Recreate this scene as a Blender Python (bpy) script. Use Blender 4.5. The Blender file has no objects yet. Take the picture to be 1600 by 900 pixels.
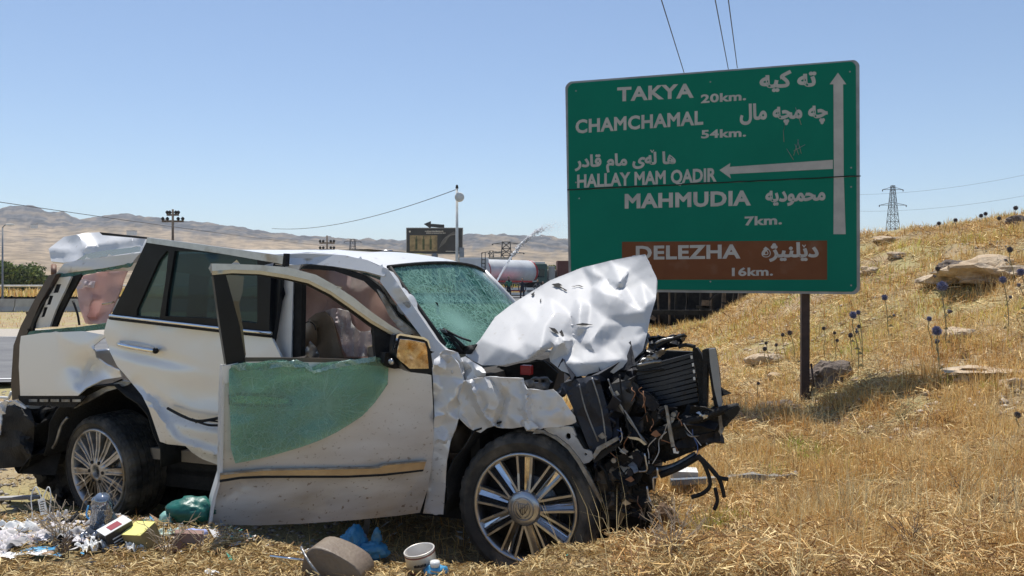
import bpy, bmesh, math, random
import numpy as np
from mathutils import Vector, Matrix, noise as mn
from mathutils.geometry import delaunay_2d_cdt

C = bpy.context.scene.collection
sc = bpy.context.scene
R = math.radians
random.seed(7)
rng = np.random.default_rng(11)

# ---------------------------------------------------------------- camera, sky, sun, exposure
F = 1250.0      # focal length in photo pixels (photo 1600 wide)
HZ = 445.0      # horizon row
H = 1.70        # eye height
cam = bpy.data.cameras.new("camera")
cam.sensor_width = 36.0
cam.lens = 36.0 * F / 1600.0
cam.shift_y = -(450.0 - HZ) / 1600.0
cam.clip_start = 0.05
cam.clip_end = 12000.0
camo = bpy.data.objects.new("camera", cam)
camo.location = (0, 0, H)
camo.rotation_euler = (R(90), 0, 0)
C.objects.link(camo)
sc.camera = camo

SUN_EL, SUN_AZ = R(69), R(-20)          # azimuth from +Y, negative = to the left
world = bpy.data.worlds.new("World")
sc.world = world
world.use_nodes = True
wn = world.node_tree
sky = wn.nodes.new("ShaderNodeTexSky")
sky.sky_type = 'NISHITA'
sky.sun_disc = False
sky.sun_elevation = SUN_EL
sky.sun_rotation = SUN_AZ
sky.altitude = 700
sky.air_density = 1.0
sky.dust_density = 0.6
sky.ozone_density = 2.4
wn.links.new(sky.outputs[0], wn.nodes['Background'].inputs[0])
wn.nodes['Background'].inputs[1].default_value = 0.104
sl = bpy.data.lights.new("sun", 'SUN')
sl.energy = 4.3
sl.angle = R(0.53)
sl.color = (1.0, 0.955, 0.88)
so = bpy.data.objects.new("sun", sl)
sd = Vector((math.sin(SUN_AZ) * math.cos(SUN_EL), math.cos(SUN_AZ) * math.cos(SUN_EL), math.sin(SUN_EL)))
so.rotation_euler = sd.to_track_quat('Z', 'Y').to_euler()
so.location = (0, 0, 30)
C.objects.link(so)
vs = sc.view_settings
vs.view_transform = 'Standard'
vs.look = 'None'
vs.exposure = 0.38
vs.gamma = 1
vs.use_curve_mapping = False
try:
    sc.cycles.max_bounces = 8
    sc.cycles.transparent_max_bounces = 16
    sc.cycles.use_denoising = True
except Exception:
    pass

# ---------------------------------------------------------------- materials
def mat(name, c1, c2=None, scale=6.0, rough=0.6, metal=0.0, bump=0.0, bscale=None, coat=0.0,
        detail=5.0, spec=0.5, c3=None, c3scale=2.0, c3amt=0.5, stretch=(1, 1, 1), sheen=0, trans=0.0, bdist=0.02):
    m = bpy.data.materials.new(name)
    m.use_nodes = True
    nt = m.node_tree
    b = nt.nodes['Principled BSDF']
    b.inputs['Roughness'].default_value = rough
    b.inputs['Metallic'].default_value = metal
    b.inputs['Coat Weight'].default_value = coat
    b.inputs['Coat Roughness'].default_value = 0.06
    b.inputs['Specular IOR Level'].default_value = spec
    b.inputs['Transmission Weight'].default_value = trans
    tc = nt.nodes.new('ShaderNodeTexCoord')
    mp = nt.nodes.new('ShaderNodeMapping')
    mp.inputs['Scale'].default_value = stretch
    nt.links.new(tc.outputs['Object'], mp.inputs[0])
    col = None
    if c2 is not None:
        n = nt.nodes.new('ShaderNodeTexNoise')
        n.inputs['Scale'].default_value = scale
        n.inputs['Detail'].default_value = detail
        n.inputs['Roughness'].default_value = 0.62
        nt.links.new(mp.outputs[0], n.inputs['Vector'])
        r = nt.nodes.new('ShaderNodeValToRGB')
        r.color_ramp.elements[0].position = 0.36
        r.color_ramp.elements[1].position = 0.64
        r.color_ramp.elements[0].color = (*c1, 1)
        r.color_ramp.elements[1].color = (*c2, 1)
        nt.links.new(n.outputs['Fac'], r.inputs[0])
        col = r.outputs[0]
        if c3 is not None:
            n3 = nt.nodes.new('ShaderNodeTexNoise')
            n3.inputs['Scale'].default_value = c3scale
            n3.inputs['Detail'].default_value = 6
            nt.links.new(mp.outputs[0], n3.inputs['Vector'])
            r3 = nt.nodes.new('ShaderNodeValToRGB')
            r3.color_ramp.elements[0].position = 1 - c3amt - 0.07
            r3.color_ramp.elements[1].position = 1 - c3amt + 0.07
            nt.links.new(n3.outputs['Fac'], r3.inputs[0])
            mx = nt.nodes.new('ShaderNodeMixRGB')
            nt.links.new(r3.outputs[0], mx.inputs[0])
            nt.links.new(col, mx.inputs[1])
            mx.inputs[2].default_value = (*c3, 1)
            col = mx.outputs[0]
        nt.links.new(col, b.inputs['Base Color'])
    else:
        b.inputs['Base Color'].default_value = (*c1, 1)
    if bump:
        nb = nt.nodes.new('ShaderNodeTexNoise')
        nb.inputs['Scale'].default_value = bscale or scale * 3
        nb.inputs['Detail'].default_value = 6
        nt.links.new(mp.outputs[0], nb.inputs['Vector'])
        bp = nt.nodes.new('ShaderNodeBump')
        bp.inputs['Strength'].default_value = bump
        bp.inputs['Distance'].default_value = bdist
        nt.links.new(nb.outputs['Fac'], bp.inputs['Height'])
        nt.links.new(bp.outputs[0], b.inputs['Normal'])
    return m

def attr_mat(name, rough=0.8, trans=0.25):
    """colour of each blade / piece comes from its own attribute"""
    m = bpy.data.materials.new(name)
    m.use_nodes = True
    nt = m.node_tree
    b = nt.nodes['Principled BSDF']
    b.inputs['Roughness'].default_value = rough
    b.inputs['Specular IOR Level'].default_value = 0.25
    a = nt.nodes.new('ShaderNodeAttribute')
    a.attribute_name = 'col'
    nt.links.new(a.outputs['Color'], b.inputs['Base Color'])
    if trans:
        tr = nt.nodes.new('ShaderNodeBsdfTranslucent')
        nt.links.new(a.outputs['Color'], tr.inputs[0])
        mx = nt.nodes.new('ShaderNodeMixShader')
        mx.inputs[0].default_value = trans
        nt.links.new(b.outputs[0], mx.inputs[1])
        nt.links.new(tr.outputs[0], mx.inputs[2])
        nt.links.new(mx.outputs[0], nt.nodes['Material Output'].inputs[0])
    return m

def paint_mat(name, dirt_lo=0.2, dirt_hi=0.9, amount=0.8):
    """white pearl car paint with road dirt and dried mud specks low down"""
    m = bpy.data.materials.new(name)
    m.use_nodes = True
    nt = m.node_tree
    N, L = nt.nodes, nt.links
    b = N['Principled BSDF']
    b.inputs['Metallic'].default_value = 0.15
    b.inputs['Roughness'].default_value = 0.32
    b.inputs['Coat Weight'].default_value = 0.7
    b.inputs['Coat Roughness'].default_value = 0.05
    tc = N.new('ShaderNodeTexCoord')
    sx = N.new('ShaderNodeSeparateXYZ')
    L.new(tc.outputs['Object'], sx.inputs[0])
    mr = N.new('ShaderNodeMapRange')
    mr.inputs['From Min'].default_value = dirt_hi
    mr.inputs['From Max'].default_value = dirt_lo
    mr.inputs['To Min'].default_value = 0.0
    mr.inputs['To Max'].default_value = 1.0
    L.new(sx.outputs['Z'], mr.inputs['Value'])
    n1 = N.new('ShaderNodeTexNoise'); n1.inputs['Scale'].default_value = 2.6; n1.inputs['Detail'].default_value = 8
    mp = N.new('ShaderNodeMapping'); mp.inputs['Scale'].default_value = (1, 1, 3.2)
    L.new(tc.outputs['Object'], mp.inputs[0]); L.new(mp.outputs[0], n1.inputs['Vector'])
    m1 = N.new('ShaderNodeMath'); m1.operation = 'MULTIPLY'
    L.new(mr.outputs[0], m1.inputs[0]); L.new(n1.outputs['Fac'], m1.inputs[1])
    m2 = N.new('ShaderNodeMath'); m2.operation = 'MULTIPLY'; m2.inputs[1].default_value = amount; m2.use_clamp = True
    L.new(m1.outputs[0], m2.inputs[0])
    mixa = N.new('ShaderNodeMixRGB'); mixa.inputs[1].default_value = (0.77, 0.765, 0.76, 1); mixa.inputs[2].default_value = (0.36, 0.255, 0.155, 1)
    L.new(m2.outputs[0], mixa.inputs[0])
    n2 = N.new('ShaderNodeTexNoise'); n2.inputs['Scale'].default_value = 42; n2.inputs['Detail'].default_value = 3
    mp2 = N.new('ShaderNodeMapping'); mp2.inputs['Scale'].default_value = (0.7, 1, 1.3)
    L.new(tc.outputs['Object'], mp2.inputs[0]); L.new(mp2.outputs[0], n2.inputs['Vector'])
    sp = N.new('ShaderNodeValToRGB'); sp.color_ramp.elements[0].position = 0.63; sp.color_ramp.elements[1].position = 0.70
    L.new(n2.outputs['Fac'], sp.inputs[0])
    m3 = N.new('ShaderNodeMath'); m3.operation = 'MULTIPLY'; m3.use_clamp = True
    L.new(sp.outputs[0], m3.inputs[0]); L.new(mr.outputs[0], m3.inputs[1])
    mixb = N.new('ShaderNodeMixRGB'); mixb.inputs[2].default_value = (0.20, 0.13, 0.08, 1)
    L.new(m3.outputs[0], mixb.inputs[0]); L.new(mixa.outputs[0], mixb.inputs[1])
    L.new(mixb.outputs[0], b.inputs['Base Color'])
    r = N.new('ShaderNodeMapRange'); r.inputs['To Min'].default_value = 0.3; r.inputs['To Max'].default_value = 0.75
    L.new(m2.outputs[0], r.inputs['Value']); L.new(r.outputs[0], b.inputs['Roughness'])
    return m

def cracked_glass(name, tint, crack, density=18.0, see=0.45, crack_w=0.035, dark=(0.02, 0.05, 0.045), fine=3.3, hits=(), amt=0.75, crumb=0.5):
    """laminated glass: crumbs of different brightness, a web of cracks, and rings of long cracks round each blow (hits)"""
    m = bpy.data.materials.new(name)
    m.use_nodes = True
    nt = m.node_tree
    N, L = nt.nodes, nt.links
    N.remove(N['Principled BSDF'])
    out = N['Material Output']
    tc = N.new('ShaderNodeTexCoord')
    nz = N.new('ShaderNodeTexNoise'); nz.inputs['Scale'].default_value = 4.0; nz.inputs['Detail'].default_value = 6
    L.new(tc.outputs['Object'], nz.inputs['Vector'])
    va = N.new('ShaderNodeVectorMath'); va.operation = 'SCALE'; va.inputs['Scale'].default_value = 0.22
    L.new(nz.outputs['Color'], va.inputs[0])
    vb = N.new('ShaderNodeVectorMath'); vb.operation = 'ADD'
    L.new(tc.outputs['Object'], vb.inputs[0]); L.new(va.outputs[0], vb.inputs[1])
    def web(scale, w, vec=None):
        v = N.new('ShaderNodeTexVoronoi'); v.feature = 'DISTANCE_TO_EDGE'; v.inputs['Scale'].default_value = scale
        L.new(vec or vb.outputs[0], v.inputs['Vector'])
        r = N.new('ShaderNodeValToRGB'); r.color_ramp.elements[0].color = (1, 1, 1, 1); r.color_ramp.elements[1].color = (0, 0, 0, 1)
        r.color_ramp.elements[1].position = w
        L.new(v.outputs['Distance'], r.inputs[0])
        return r.outputs[0]
    def ramp(src, a, b_):
        r = N.new('ShaderNodeValToRGB'); r.color_ramp.elements[0].position = a; r.color_ramp.elements[1].position = b_
        L.new(src, r.inputs[0]); return r.outputs[0]
    def op(kind, a, b_, clamp=True):
        n = N.new('ShaderNodeMath'); n.operation = kind; n.use_clamp = clamp
        for i, s in enumerate((a, b_)):
            if isinstance(s, (int, float)): n.inputs[i].default_value = s
            else: L.new(s, n.inputs[i])
        return n.outputs[0]
    n2 = N.new('ShaderNodeTexNoise'); n2.inputs['Scale'].default_value = 3.2; n2.inputs['Detail'].default_value = 7; n2.inputs['Roughness'].default_value = .65
    L.new(tc.outputs['Object'], n2.inputs['Vector'])
    patch = ramp(n2.outputs['Fac'], 0.44, 0.60)
    lines = op('MULTIPLY', web(density, crack_w), 0.6)
    f1 = op('MULTIPLY', web(density * fine, crack_w * 2.0), patch)
    tot = op('MAXIMUM', lines, op('MULTIPLY', f1, 0.6))
    for (hx, hy, hz, rad) in hits:
        sub = N.new('ShaderNodeVectorMath'); sub.operation = 'SUBTRACT'; sub.inputs[1].default_value = (hx, hy, hz); L.new(tc.outputs['Object'], sub.inputs[0])
        ln = N.new('ShaderNodeVectorMath'); ln.operation = 'LENGTH'; L.new(sub.outputs[0], ln.inputs[0])
        nm = N.new('ShaderNodeVectorMath'); nm.operation = 'NORMALIZE'; L.new(sub.outputs[0], nm.inputs[0])
        # radial cracks: cells by direction, jittered outwards
        add_ = N.new('ShaderNodeVectorMath'); add_.operation = 'ADD'; sc2 = N.new('ShaderNodeVectorMath'); sc2.operation = 'SCALE'; sc2.inputs['Scale'].default_value = .10
        L.new(nz.outputs['Color'], sc2.inputs[0]); L.new(nm.outputs[0], add_.inputs[0]); L.new(sc2.outputs[0], add_.inputs[1])
        fall = ramp(ln.outputs['Value'], 0.0, rad)
        inv = op('SUBTRACT', 1.0, fall)
        rc = op('MULTIPLY', web(8.5, .07, add_.outputs[0]), op('POWER', inv, .7))
        # rings
        sn = op('SINE', op('MULTIPLY', op('ADD', ln.outputs['Value'], op('MULTIPLY', nz.outputs['Fac'], .12, False), False), 75.0, False), 0.0, False)
        rg = op('MULTIPLY', ramp(sn, 0.90, 1.0), inv)
        core = op('MULTIPLY', op('POWER', inv, 3.0), ramp(n2.outputs['Fac'], .42, .55))
        tot = op('MAXIMUM', tot, op('MAXIMUM', op('MULTIPLY', rc, .9), op('MAXIMUM', op('MULTIPLY', rg, .6), op('MULTIPLY', core, .8))))
    # crumbs
    vc = N.new('ShaderNodeTexVoronoi'); vc.inputs['Scale'].default_value = density * fine * 1.6; L.new(tc.outputs['Object'], vc.inputs['Vector'])
    sx = N.new('ShaderNodeSeparateXYZ'); L.new(vc.outputs['Color'], sx.inputs[0])
    cb = op('MULTIPLY', op('MULTIPLY', ramp(sx.outputs[0], .45, 1.0), crumb), op('ADD', patch, .35))
    tot = op('MAXIMUM', tot, cb)
    tr = N.new('ShaderNodeBsdfTransparent'); tr.inputs[0].default_value = (*tint, 1)
    df = N.new('ShaderNodeBsdfDiffuse'); df.inputs[0].default_value = (*dark, 1)
    gl = N.new('ShaderNodeBsdfGlossy'); gl.inputs['Roughness'].default_value = 0.15
    cd = N.new('ShaderNodeBsdfDiffuse'); cd.inputs[0].default_value = (*crack, 1)
    ct = N.new('ShaderNodeBsdfTranslucent'); ct.inputs[0].default_value = (*crack, 1)
    cm = N.new('ShaderNodeMixShader'); cm.inputs[0].default_value = .4
    L.new(cd.outputs[0], cm.inputs[1]); L.new(ct.outputs[0], cm.inputs[2])
    m1 = N.new('ShaderNodeMixShader'); m1.inputs[0].default_value = see
    L.new(df.outputs[0], m1.inputs[1]); L.new(tr.outputs[0], m1.inputs[2])
    fr = N.new('ShaderNodeFresnel'); fr.inputs[0].default_value = 1.5
    bp = N.new('ShaderNodeBump'); bp.inputs['Strength'].default_value = 0.3; bp.inputs['Distance'].default_value = 0.01
    L.new(tot, bp.inputs['Height']); L.new(bp.outputs[0], gl.inputs['Normal'])
    m2 = N.new('ShaderNodeMixShader')
    L.new(fr.outputs[0], m2.inputs[0]); L.new(m1.outputs[0], m2.inputs[1]); L.new(gl.outputs[0], m2.inputs[2])
    m3 = N.new('ShaderNodeMixShader')
    L.new(op('MULTIPLY', tot, amt), m3.inputs[0]); L.new(m2.outputs[0], m3.inputs[1]); L.new(cm.outputs[0], m3.inputs[2])
    L.new(m3.outputs[0], out.inputs[0])
    return m

def tinted_glass(name, tint, refl=0.12, body=(0.02, 0.03, 0.035), see=0.5):
    m = bpy.data.materials.new(name)
    m.use_nodes = True
    N, L = m.node_tree.nodes, m.node_tree.links
    N.remove(N['Principled BSDF'])
    tr = N.new('ShaderNodeBsdfTransparent'); tr.inputs[0].default_value = (*tint, 1)
    df = N.new('ShaderNodeBsdfDiffuse'); df.inputs[0].default_value = (*body, 1)
    gl = N.new('ShaderNodeBsdfGlossy'); gl.inputs['Roughness'].default_value = 0.02
    m1 = N.new('ShaderNodeMixShader'); m1.inputs[0].default_value = see
    L.new(df.outputs[0], m1.inputs[1]); L.new(tr.outputs[0], m1.inputs[2])
    lw = N.new('ShaderNodeLayerWeight'); lw.inputs[0].default_value = 0.12
    ad = N.new('ShaderNodeMath'); ad.operation = 'ADD'; ad.inputs[1].default_value = refl; ad.use_clamp = True
    L.new(lw.outputs['Fresnel'], ad.inputs[0])
    m2 = N.new('ShaderNodeMixShader')
    L.new(ad.outputs[0], m2.inputs[0]); L.new(m1.outputs[0], m2.inputs[1]); L.new(gl.outputs[0], m2.inputs[2])
    L.new(m2.outputs[0], N['Material Output'].inputs[0])
    return m

PAINT = paint_mat('pearl_white_paint', 0.25, 0.95, 1.1)
PAINT_DOOR = paint_mat('pearl_white_paint_muddy', 0.30, 1.35, 1.35)
PAINT_CLEAN = mat('white_paint_bare', (0.66, 0.66, 0.66), (0.60, 0.60, 0.60), 3, rough=0.42, metal=0.05, coat=0.3, c3=(.40,.35,.30), c3scale=16, c3amt=0.30)
BLACK_GLOSS = mat('gloss_black_trim', (0.006, 0.007, 0.010), (0.010, 0.012, 0.016), 5, rough=0.30, spec=0.22)
BLACK = mat('black_plastic', (0.009, 0.009, 0.010), (0.020, 0.020, 0.020), 12, rough=0.7, bump=0.3, bscale=60, spec=0.3)
DARKMET = mat('charred_dark_metal', (0.010, 0.011, 0.015), (0.030, 0.030, 0.036), 9, rough=0.62, metal=0.2, spec=0.3, bump=0.5, bscale=22, c3=(0.10, 0.08, 0.06), c3scale=6, c3amt=0.36)
GREYMET = mat('dull_grey_metal', (0.16, 0.16, 0.165), (0.34, 0.34, 0.34), 11, rough=0.42, metal=0.7, bump=0.3, bscale=40, c3=(0.10, 0.08, 0.06), c3scale=5, c3amt=0.4)
CHROME = mat('chrome', (0.78, 0.78, 0.79), (0.70, 0.70, 0.70), 20, rough=0.08, metal=1.0)
SILVER = mat('satin_silver', (0.50, 0.50, 0.51), (0.42, 0.42, 0.43), 16, rough=0.28, metal=0.9, c3=(0.3, 0.25, 0.2), c3scale=4, c3amt=0.35)
ALLOY_DUSTY = mat('dusty_alloy', (0.55, 0.55, 0.57), (0.42, 0.42, 0.43), 16, rough=0.4, metal=0.75, c3=(0.22, 0.18, 0.14), c3scale=5, c3amt=0.45)
BRONZE = mat('satin_trim_strip', (0.42, 0.34, 0.24), (0.52, 0.43, 0.30), 8, rough=0.25, metal=0.7)
RUBBER = mat('tyre_rubber', (0.018, 0.018, 0.018), (0.040, 0.038, 0.035), 14, rough=0.7, bump=0.25, bscale=70, c3=(0.10, 0.088, 0.072), c3scale=5, c3amt=0.46)
WHITE = mat('white_gloss', (0.78, 0.78, 0.76), (0.66, 0.66, 0.64), 5, rough=0.4)
AIRBAG = mat('airbag_cloth', (0.66, 0.50, 0.48), (0.76, 0.60, 0.57), 3, rough=0.85, bump=0.4, bscale=9, bdist=0.03)
AIRBAG_W = mat('airbag_cloth_pale', (0.74, 0.66, 0.67), (0.82, 0.74, 0.74), 3, rough=0.85, bump=0.4, bscale=12, bdist=0.03)
def add_translucent(m, f):
    N, L = m.node_tree.nodes, m.node_tree.links
    p_ = N['Principled BSDF']; t_ = N.new('ShaderNodeBsdfTranslucent'); mx = N.new('ShaderNodeMixShader'); mx.inputs[0].default_value = f
    if p_.inputs['Base Color'].links: L.new(p_.inputs['Base Color'].links[0].from_socket, t_.inputs[0])
    else: t_.inputs[0].default_value = p_.inputs['Base Color'].default_value
    L.new(p_.outputs[0], mx.inputs[1]); L.new(t_.outputs[0], mx.inputs[2]); L.new(mx.outputs[0], N['Material Output'].inputs[0])
add_translucent(AIRBAG, .5); add_translucent(AIRBAG_W, .4)
LEATHER = mat('brown_leather', (0.22, 0.155, 0.10), (0.30, 0.21, 0.14), 9, rough=0.42, bump=0.15, bscale=90)
GLASS_SCREEN = cracked_glass('shattered_windscreen', (0.25, 0.55, 0.48), (0.58, 0.98, 0.86), 12, see=0.30, crack_w=0.030, dark=(0.006, 0.065, 0.05), fine=4, hits=((-.56, .50, 1.50, .65), (-.42, 1.05, 1.36, .7), (-.74, .42, 1.66, .35)), amt=.85, crumb=.22)
GLASS_DOOR = cracked_glass('shattered_side_glass', (0.66, 0.90, 0.80), (0.58, 0.80, 0.70), 6, see=0.72, crack_w=0.010, dark=(0.26, 0.46, 0.38), fine=18, amt=.50, crumb=.42, hits=((-1.30, -.66, .98, .5), (-1.0, -.55, 1.02, .35)))
GLASS_EDGE = cracked_glass('glass_crumbs', (0.3, 0.6, 0.5), (0.35, 0.6, 0.52), 60, see=0.3, crack_w=0.2, dark=(0.03, 0.09, 0.07))
TINT = tinted_glass('privacy_glass', (0.20, 0.36, 0.42), 0.03, (0.030, 0.065, 0.078), 0.45)
TINT_SMALL = tinted_glass('tinted_quarter_glass', (0.30, 0.48, 0.50), 0.06, (0.07, 0.13, 0.13), 0.45)
LAMP_RED = mat('smoked_red_lamp', (0.022, 0.012, 0.011), (0.05, 0.03, 0.027), 7, rough=0.35)
RED = mat('red_cap', (0.45, 0.02, 0.02), (0.35, 0.02, 0.02), 9, rough=0.4)

# ---------------------------------------------------------------- helpers
def link(o, parent=None):
    C.objects.link(o)
    if parent is not None:
        o.parent = parent
    return o

def tag(o, label=None, cat=None, group=None, kind=None):
    if label: o['label'] = label
    if cat: o['category'] = cat
    if group: o['group'] = group
    if kind: o['kind'] = kind
    return o

def empty(name, loc=(0, 0, 0), rz=0.0):
    o = bpy.data.objects.new(name, None)
    o.location = loc
    o.rotation_euler = (0, 0, rz)
    o.empty_display_size = 0.2
    C.objects.link(o)
    return o

def mesh_obj(name, verts, faces, m, parent=None, smooth=False):
    me = bpy.data.meshes.new(name)
    me.from_pydata([tuple(v) for v in verts], [], faces)
    me.materials.append(m)
    if smooth:
        me.polygons.foreach_set('use_smooth', [True] * len(me.polygons))
    me.update()
    return link(bpy.data.objects.new(name, me), parent)

def bm_obj(name, bm, m, parent=None, smooth=False):
    me = bpy.data.meshes.new(name)
    bmesh.ops.recalc_face_normals(bm, faces=bm.faces[:])
    bm.to_mesh(me)
    bm.free()
    me.materials.append(m)
    if smooth:
        me.polygons.foreach_set('use_smooth', [True] * len(me.polygons))
    return link(bpy.data.objects.new(name, me), parent)

def box(bm, lo, hi, rot=None, bevel=0.0, center=None):
    """axis-aligned box lo..hi, optionally turned by a matrix about its centre"""
    lo, hi = Vector(lo), Vector(hi)
    c = (lo + hi) / 2
    r = bmesh.ops.create_cube(bm, size=1.0)
    vsx = r['verts']
    s = hi - lo
    for v in vsx:
        v.co = Vector((v.co.x * s.x, v.co.y * s.y, v.co.z * s.z))
        if rot is not None:
            v.co = rot @ v.co
        v.co += c
    if bevel:
        es = list({e for v in vsx for e in v.link_edges})
        bmesh.ops.bevel(bm, geom=es, offset=bevel, segments=2, affect='EDGES', profile=0.6)
    return vsx

def tube(bm, pts, r, seg=8, cap=True, r2=None):
    pts = [Vector(p) for p in pts]
    n = len(pts)
    rings = []
    up = Vector((0, 0, 1))
    for i, p in enumerate(pts):
        d = (pts[min(i + 1, n - 1)] - pts[max(i - 1, 0)]).normalized()
        if abs(d.dot(up)) > 0.97:
            up = Vector((1, 0.1, 0)).normalized()
        a = d.cross(up).normalized()
        b = a.cross(d).normalized()
        rr = r if r2 is None else r + (r2 - r) * i / max(1, n - 1)
        rings.append([bm.verts.new(p + (a * math.cos(k * 2 * math.pi / seg) + b * math.sin(k * 2 * math.pi / seg)) * rr) for k in range(seg)])
    for i in range(n - 1):
        for k in range(seg):
            bm.faces.new((rings[i][k], rings[i][(k + 1) % seg], rings[i + 1][(k + 1) % seg], rings[i + 1][k]))
    if cap:
        bm.faces.new(rings[0][::-1])
        bm.faces.new(rings[-1])

def tube_obj(name, pts, r, m, parent=None, seg=8, r2=None):
    bm = bmesh.new()
    tube(bm, pts, r, seg, True, r2)
    return bm_obj(name, bm, m, parent, True)

def crisp(o, ang=35):
    md = o.modifiers.new('crisp_edges', 'EDGE_SPLIT'); md.split_angle = R(ang)
    return o

def smooth_path(pts, n=6):
    pts = [Vector(p) for p in pts]
    out = []
    for i in range(len(pts) - 1):
        p0 = pts[max(i - 1, 0)]; p1 = pts[i]; p2 = pts[i + 1]; p3 = pts[min(i + 2, len(pts) - 1)]
        for k in range(n):
            t = k / n
            out.append(0.5 * ((2 * p1) + (p2 - p0) * t + (2 * p0 - 5 * p1 + 4 * p2 - p3) * t * t + (3 * p1 - p0 - 3 * p2 + p3) * t ** 3))
    out.append(pts[-1])
    return out

def lathe(bm, prof, seg=64, axis='Y', center=(0, 0, 0), wob=None):
    """prof = [(radius, along)] revolved about the axis through centre"""
    c = Vector(center)
    rings = []
    for j, (r, a) in enumerate(prof):
        ring = []
        for k in range(seg):
            t = 2 * math.pi * k / seg
            rr = r if wob is None else wob(r, a, k, j)
            if axis == 'Y':
                p = Vector((rr * math.cos(t), a, rr * math.sin(t)))
            else:
                p = Vector((rr * math.cos(t), rr * math.sin(t), a))
            ring.append(bm.verts.new(c + p))
        rings.append(ring)
    for j in range(len(prof) - 1):
        for k in range(seg):
            k2 = (k + 1) % seg
            bm.faces.new((rings[j][k], rings[j][k2], rings[j + 1][k2], rings[j + 1][k]))
    return rings

def vn(x, y, seed=0):
    """value noise in numpy, 0..1"""
    x = np.asarray(x, float); y = np.asarray(y, float)
    xi = np.floor(x).astype(np.int64); yi = np.floor(y).astype(np.int64)
    fx = x - xi; fy = y - yi
    fx = fx * fx * (3 - 2 * fx); fy = fy * fy * (3 - 2 * fy)
    def h(a, b):
        n = (a * 374761393 + b * 668265263 + seed * 1274126177) & 0x7fffffff
        n = ((n ^ (n >> 13)) * 1274126177) & 0x7fffffff
        n = (n ^ (n >> 16)) & 0xffff
        return n / 65535.0
    return (h(xi, yi) * (1 - fx) + h(xi + 1, yi) * fx) * (1 - fy) + (h(xi, yi + 1) * (1 - fx) + h(xi + 1, yi + 1) * fx) * fy

def fbm(x, y, seed=0, octv=4):
    s = 0; a = 0.5; f = 1.0
    for i in range(octv):
        s = s + a * vn(np.asarray(x) * f + i * 17.3, np.asarray(y) * f - i * 9.1, seed + i)
        a *= 0.5; f *= 2.03
    return s

# ---------------------------------------------------------------- terrain
def sm(t):
    t = np.clip(t, 0, 1)
    return t * t * (3 - 2 * t)

BX = [-9, -2.2, -1.5, -1.15, -0.75, 0.0, 0.22, 0.6, 1.1, 1.8, 3.5, 30]
BC = [4.12, 4.12, 4.00, 3.75, 3.45, 3.45, 3.72, 3.72, 3.6, 3.4, 3.4, 3.4]
BL = [1.25, 1.25, 1.2, 0.8, 0.6, 0.6, 0.65, 0.7, 1.6, 3.4, 4.8, 5.0]
RR = [0.0, 0.19, 0.24, 0.30, 0.366, 0.436, 0.50, 0.58, 0.64, 0.9, 1.4]
RYSKY = [484, 524, 509, 466, 422, 377, 362, 345, 331, 300, 290]
RY0 = [16, 14, 12.6, 11.6, 10.6, 8.5, 7.4, 6.4, 5.8, 5.2, 5.0]

def terrain(x, y):
    x = np.asarray(x, float); y = np.asarray(y, float)
    yc = np.interp(x, BX, BC); L = np.interp(x, BX, BL)
    z = 0.45 * (1 - sm((y - yc) / L))
    z = np.where(y < 0.5, 0.45 * sm((y + 6) / 6.5), z)
    # the hillside to the right
    r = x / np.maximum(y, 0.6)
    r = np.where(y < 0.6, 0, r)
    top = H - (np.interp(r, RR, RYSKY) - HZ) / F * 22.0
    y0 = np.interp(r, RR, RY0)
    t = np.clip((y - y0) / (22.0 - y0), 0, 1.25)
    hill = np.maximum(top, -0.1) * (0.25 * sm(t) + 0.75 * np.minimum(t, 1.0))
    fall = 1 - sm((y - 24) / 22)
    hill = np.where(r > 0.02, hill * fall, 0)
    z = z + np.where(y > 4, hill, 0)
    # ruts and lumps
    near = 1 - sm((y - 25) / 30)
    z = z + near * ((fbm(x * 1.3, y * 1.3, 3, 4) - 0.47) * 0.10 + (fbm(x * 6, y * 6, 5, 2) - 0.36) * 0.028) * sm((y - 2.0) / 2)
    lump = sm((r - 0.28) / 0.15) * sm((y - 9) / 5) * (1 - sm((y - 30) / 10))
    z = z + lump * ((fbm(x * 0.55, y * 0.55, 9, 4) - 0.47) * 0.75)
    # hollow round the collapsed rear wheel
    z = z - 0.14 * np.exp(-(((x + 2.9) / 0.9) ** 2 + ((y - 6.2) / 0.5) ** 2))
    # the raised carriageway where the trucks stand
    z = z + 0.42 * sm((y - 44) / 10) * (1 - sm((y - 120) / 20)) * sm((x + 18) / 8)
    return z

def gz(x, y):
    return float(terrain(np.array([x]), np.array([y]))[0])

def ghit(px, py, y0=2.6, y1=60):
    """where the line of sight through a photo pixel meets the ground"""
    ys = np.concatenate([np.arange(y0, 12, 0.01), np.arange(12, y1, 0.05)])
    xs = (px - 800) / F * ys
    zz = H - (py - HZ) / F * ys
    tt = terrain(xs, ys)
    i = int(np.argmax(tt >= zz)) if (tt >= zz).any() else len(ys) - 1
    return Vector((xs[i], ys[i], tt[i]))

def at(px, py, Y):
    return Vector(((px - 800) / F * Y, Y, H - (py - HZ) / F * Y))

GROUND = mat('dry_soil', (0.26, 0.185, 0.105), (0.40, 0.30, 0.17), 3.0, rough=0.95, bump=0.8, bscale=45, c3=(0.34, 0.29, 0.13), c3scale=0.5, c3amt=0.48, bdist=0.03)

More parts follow.
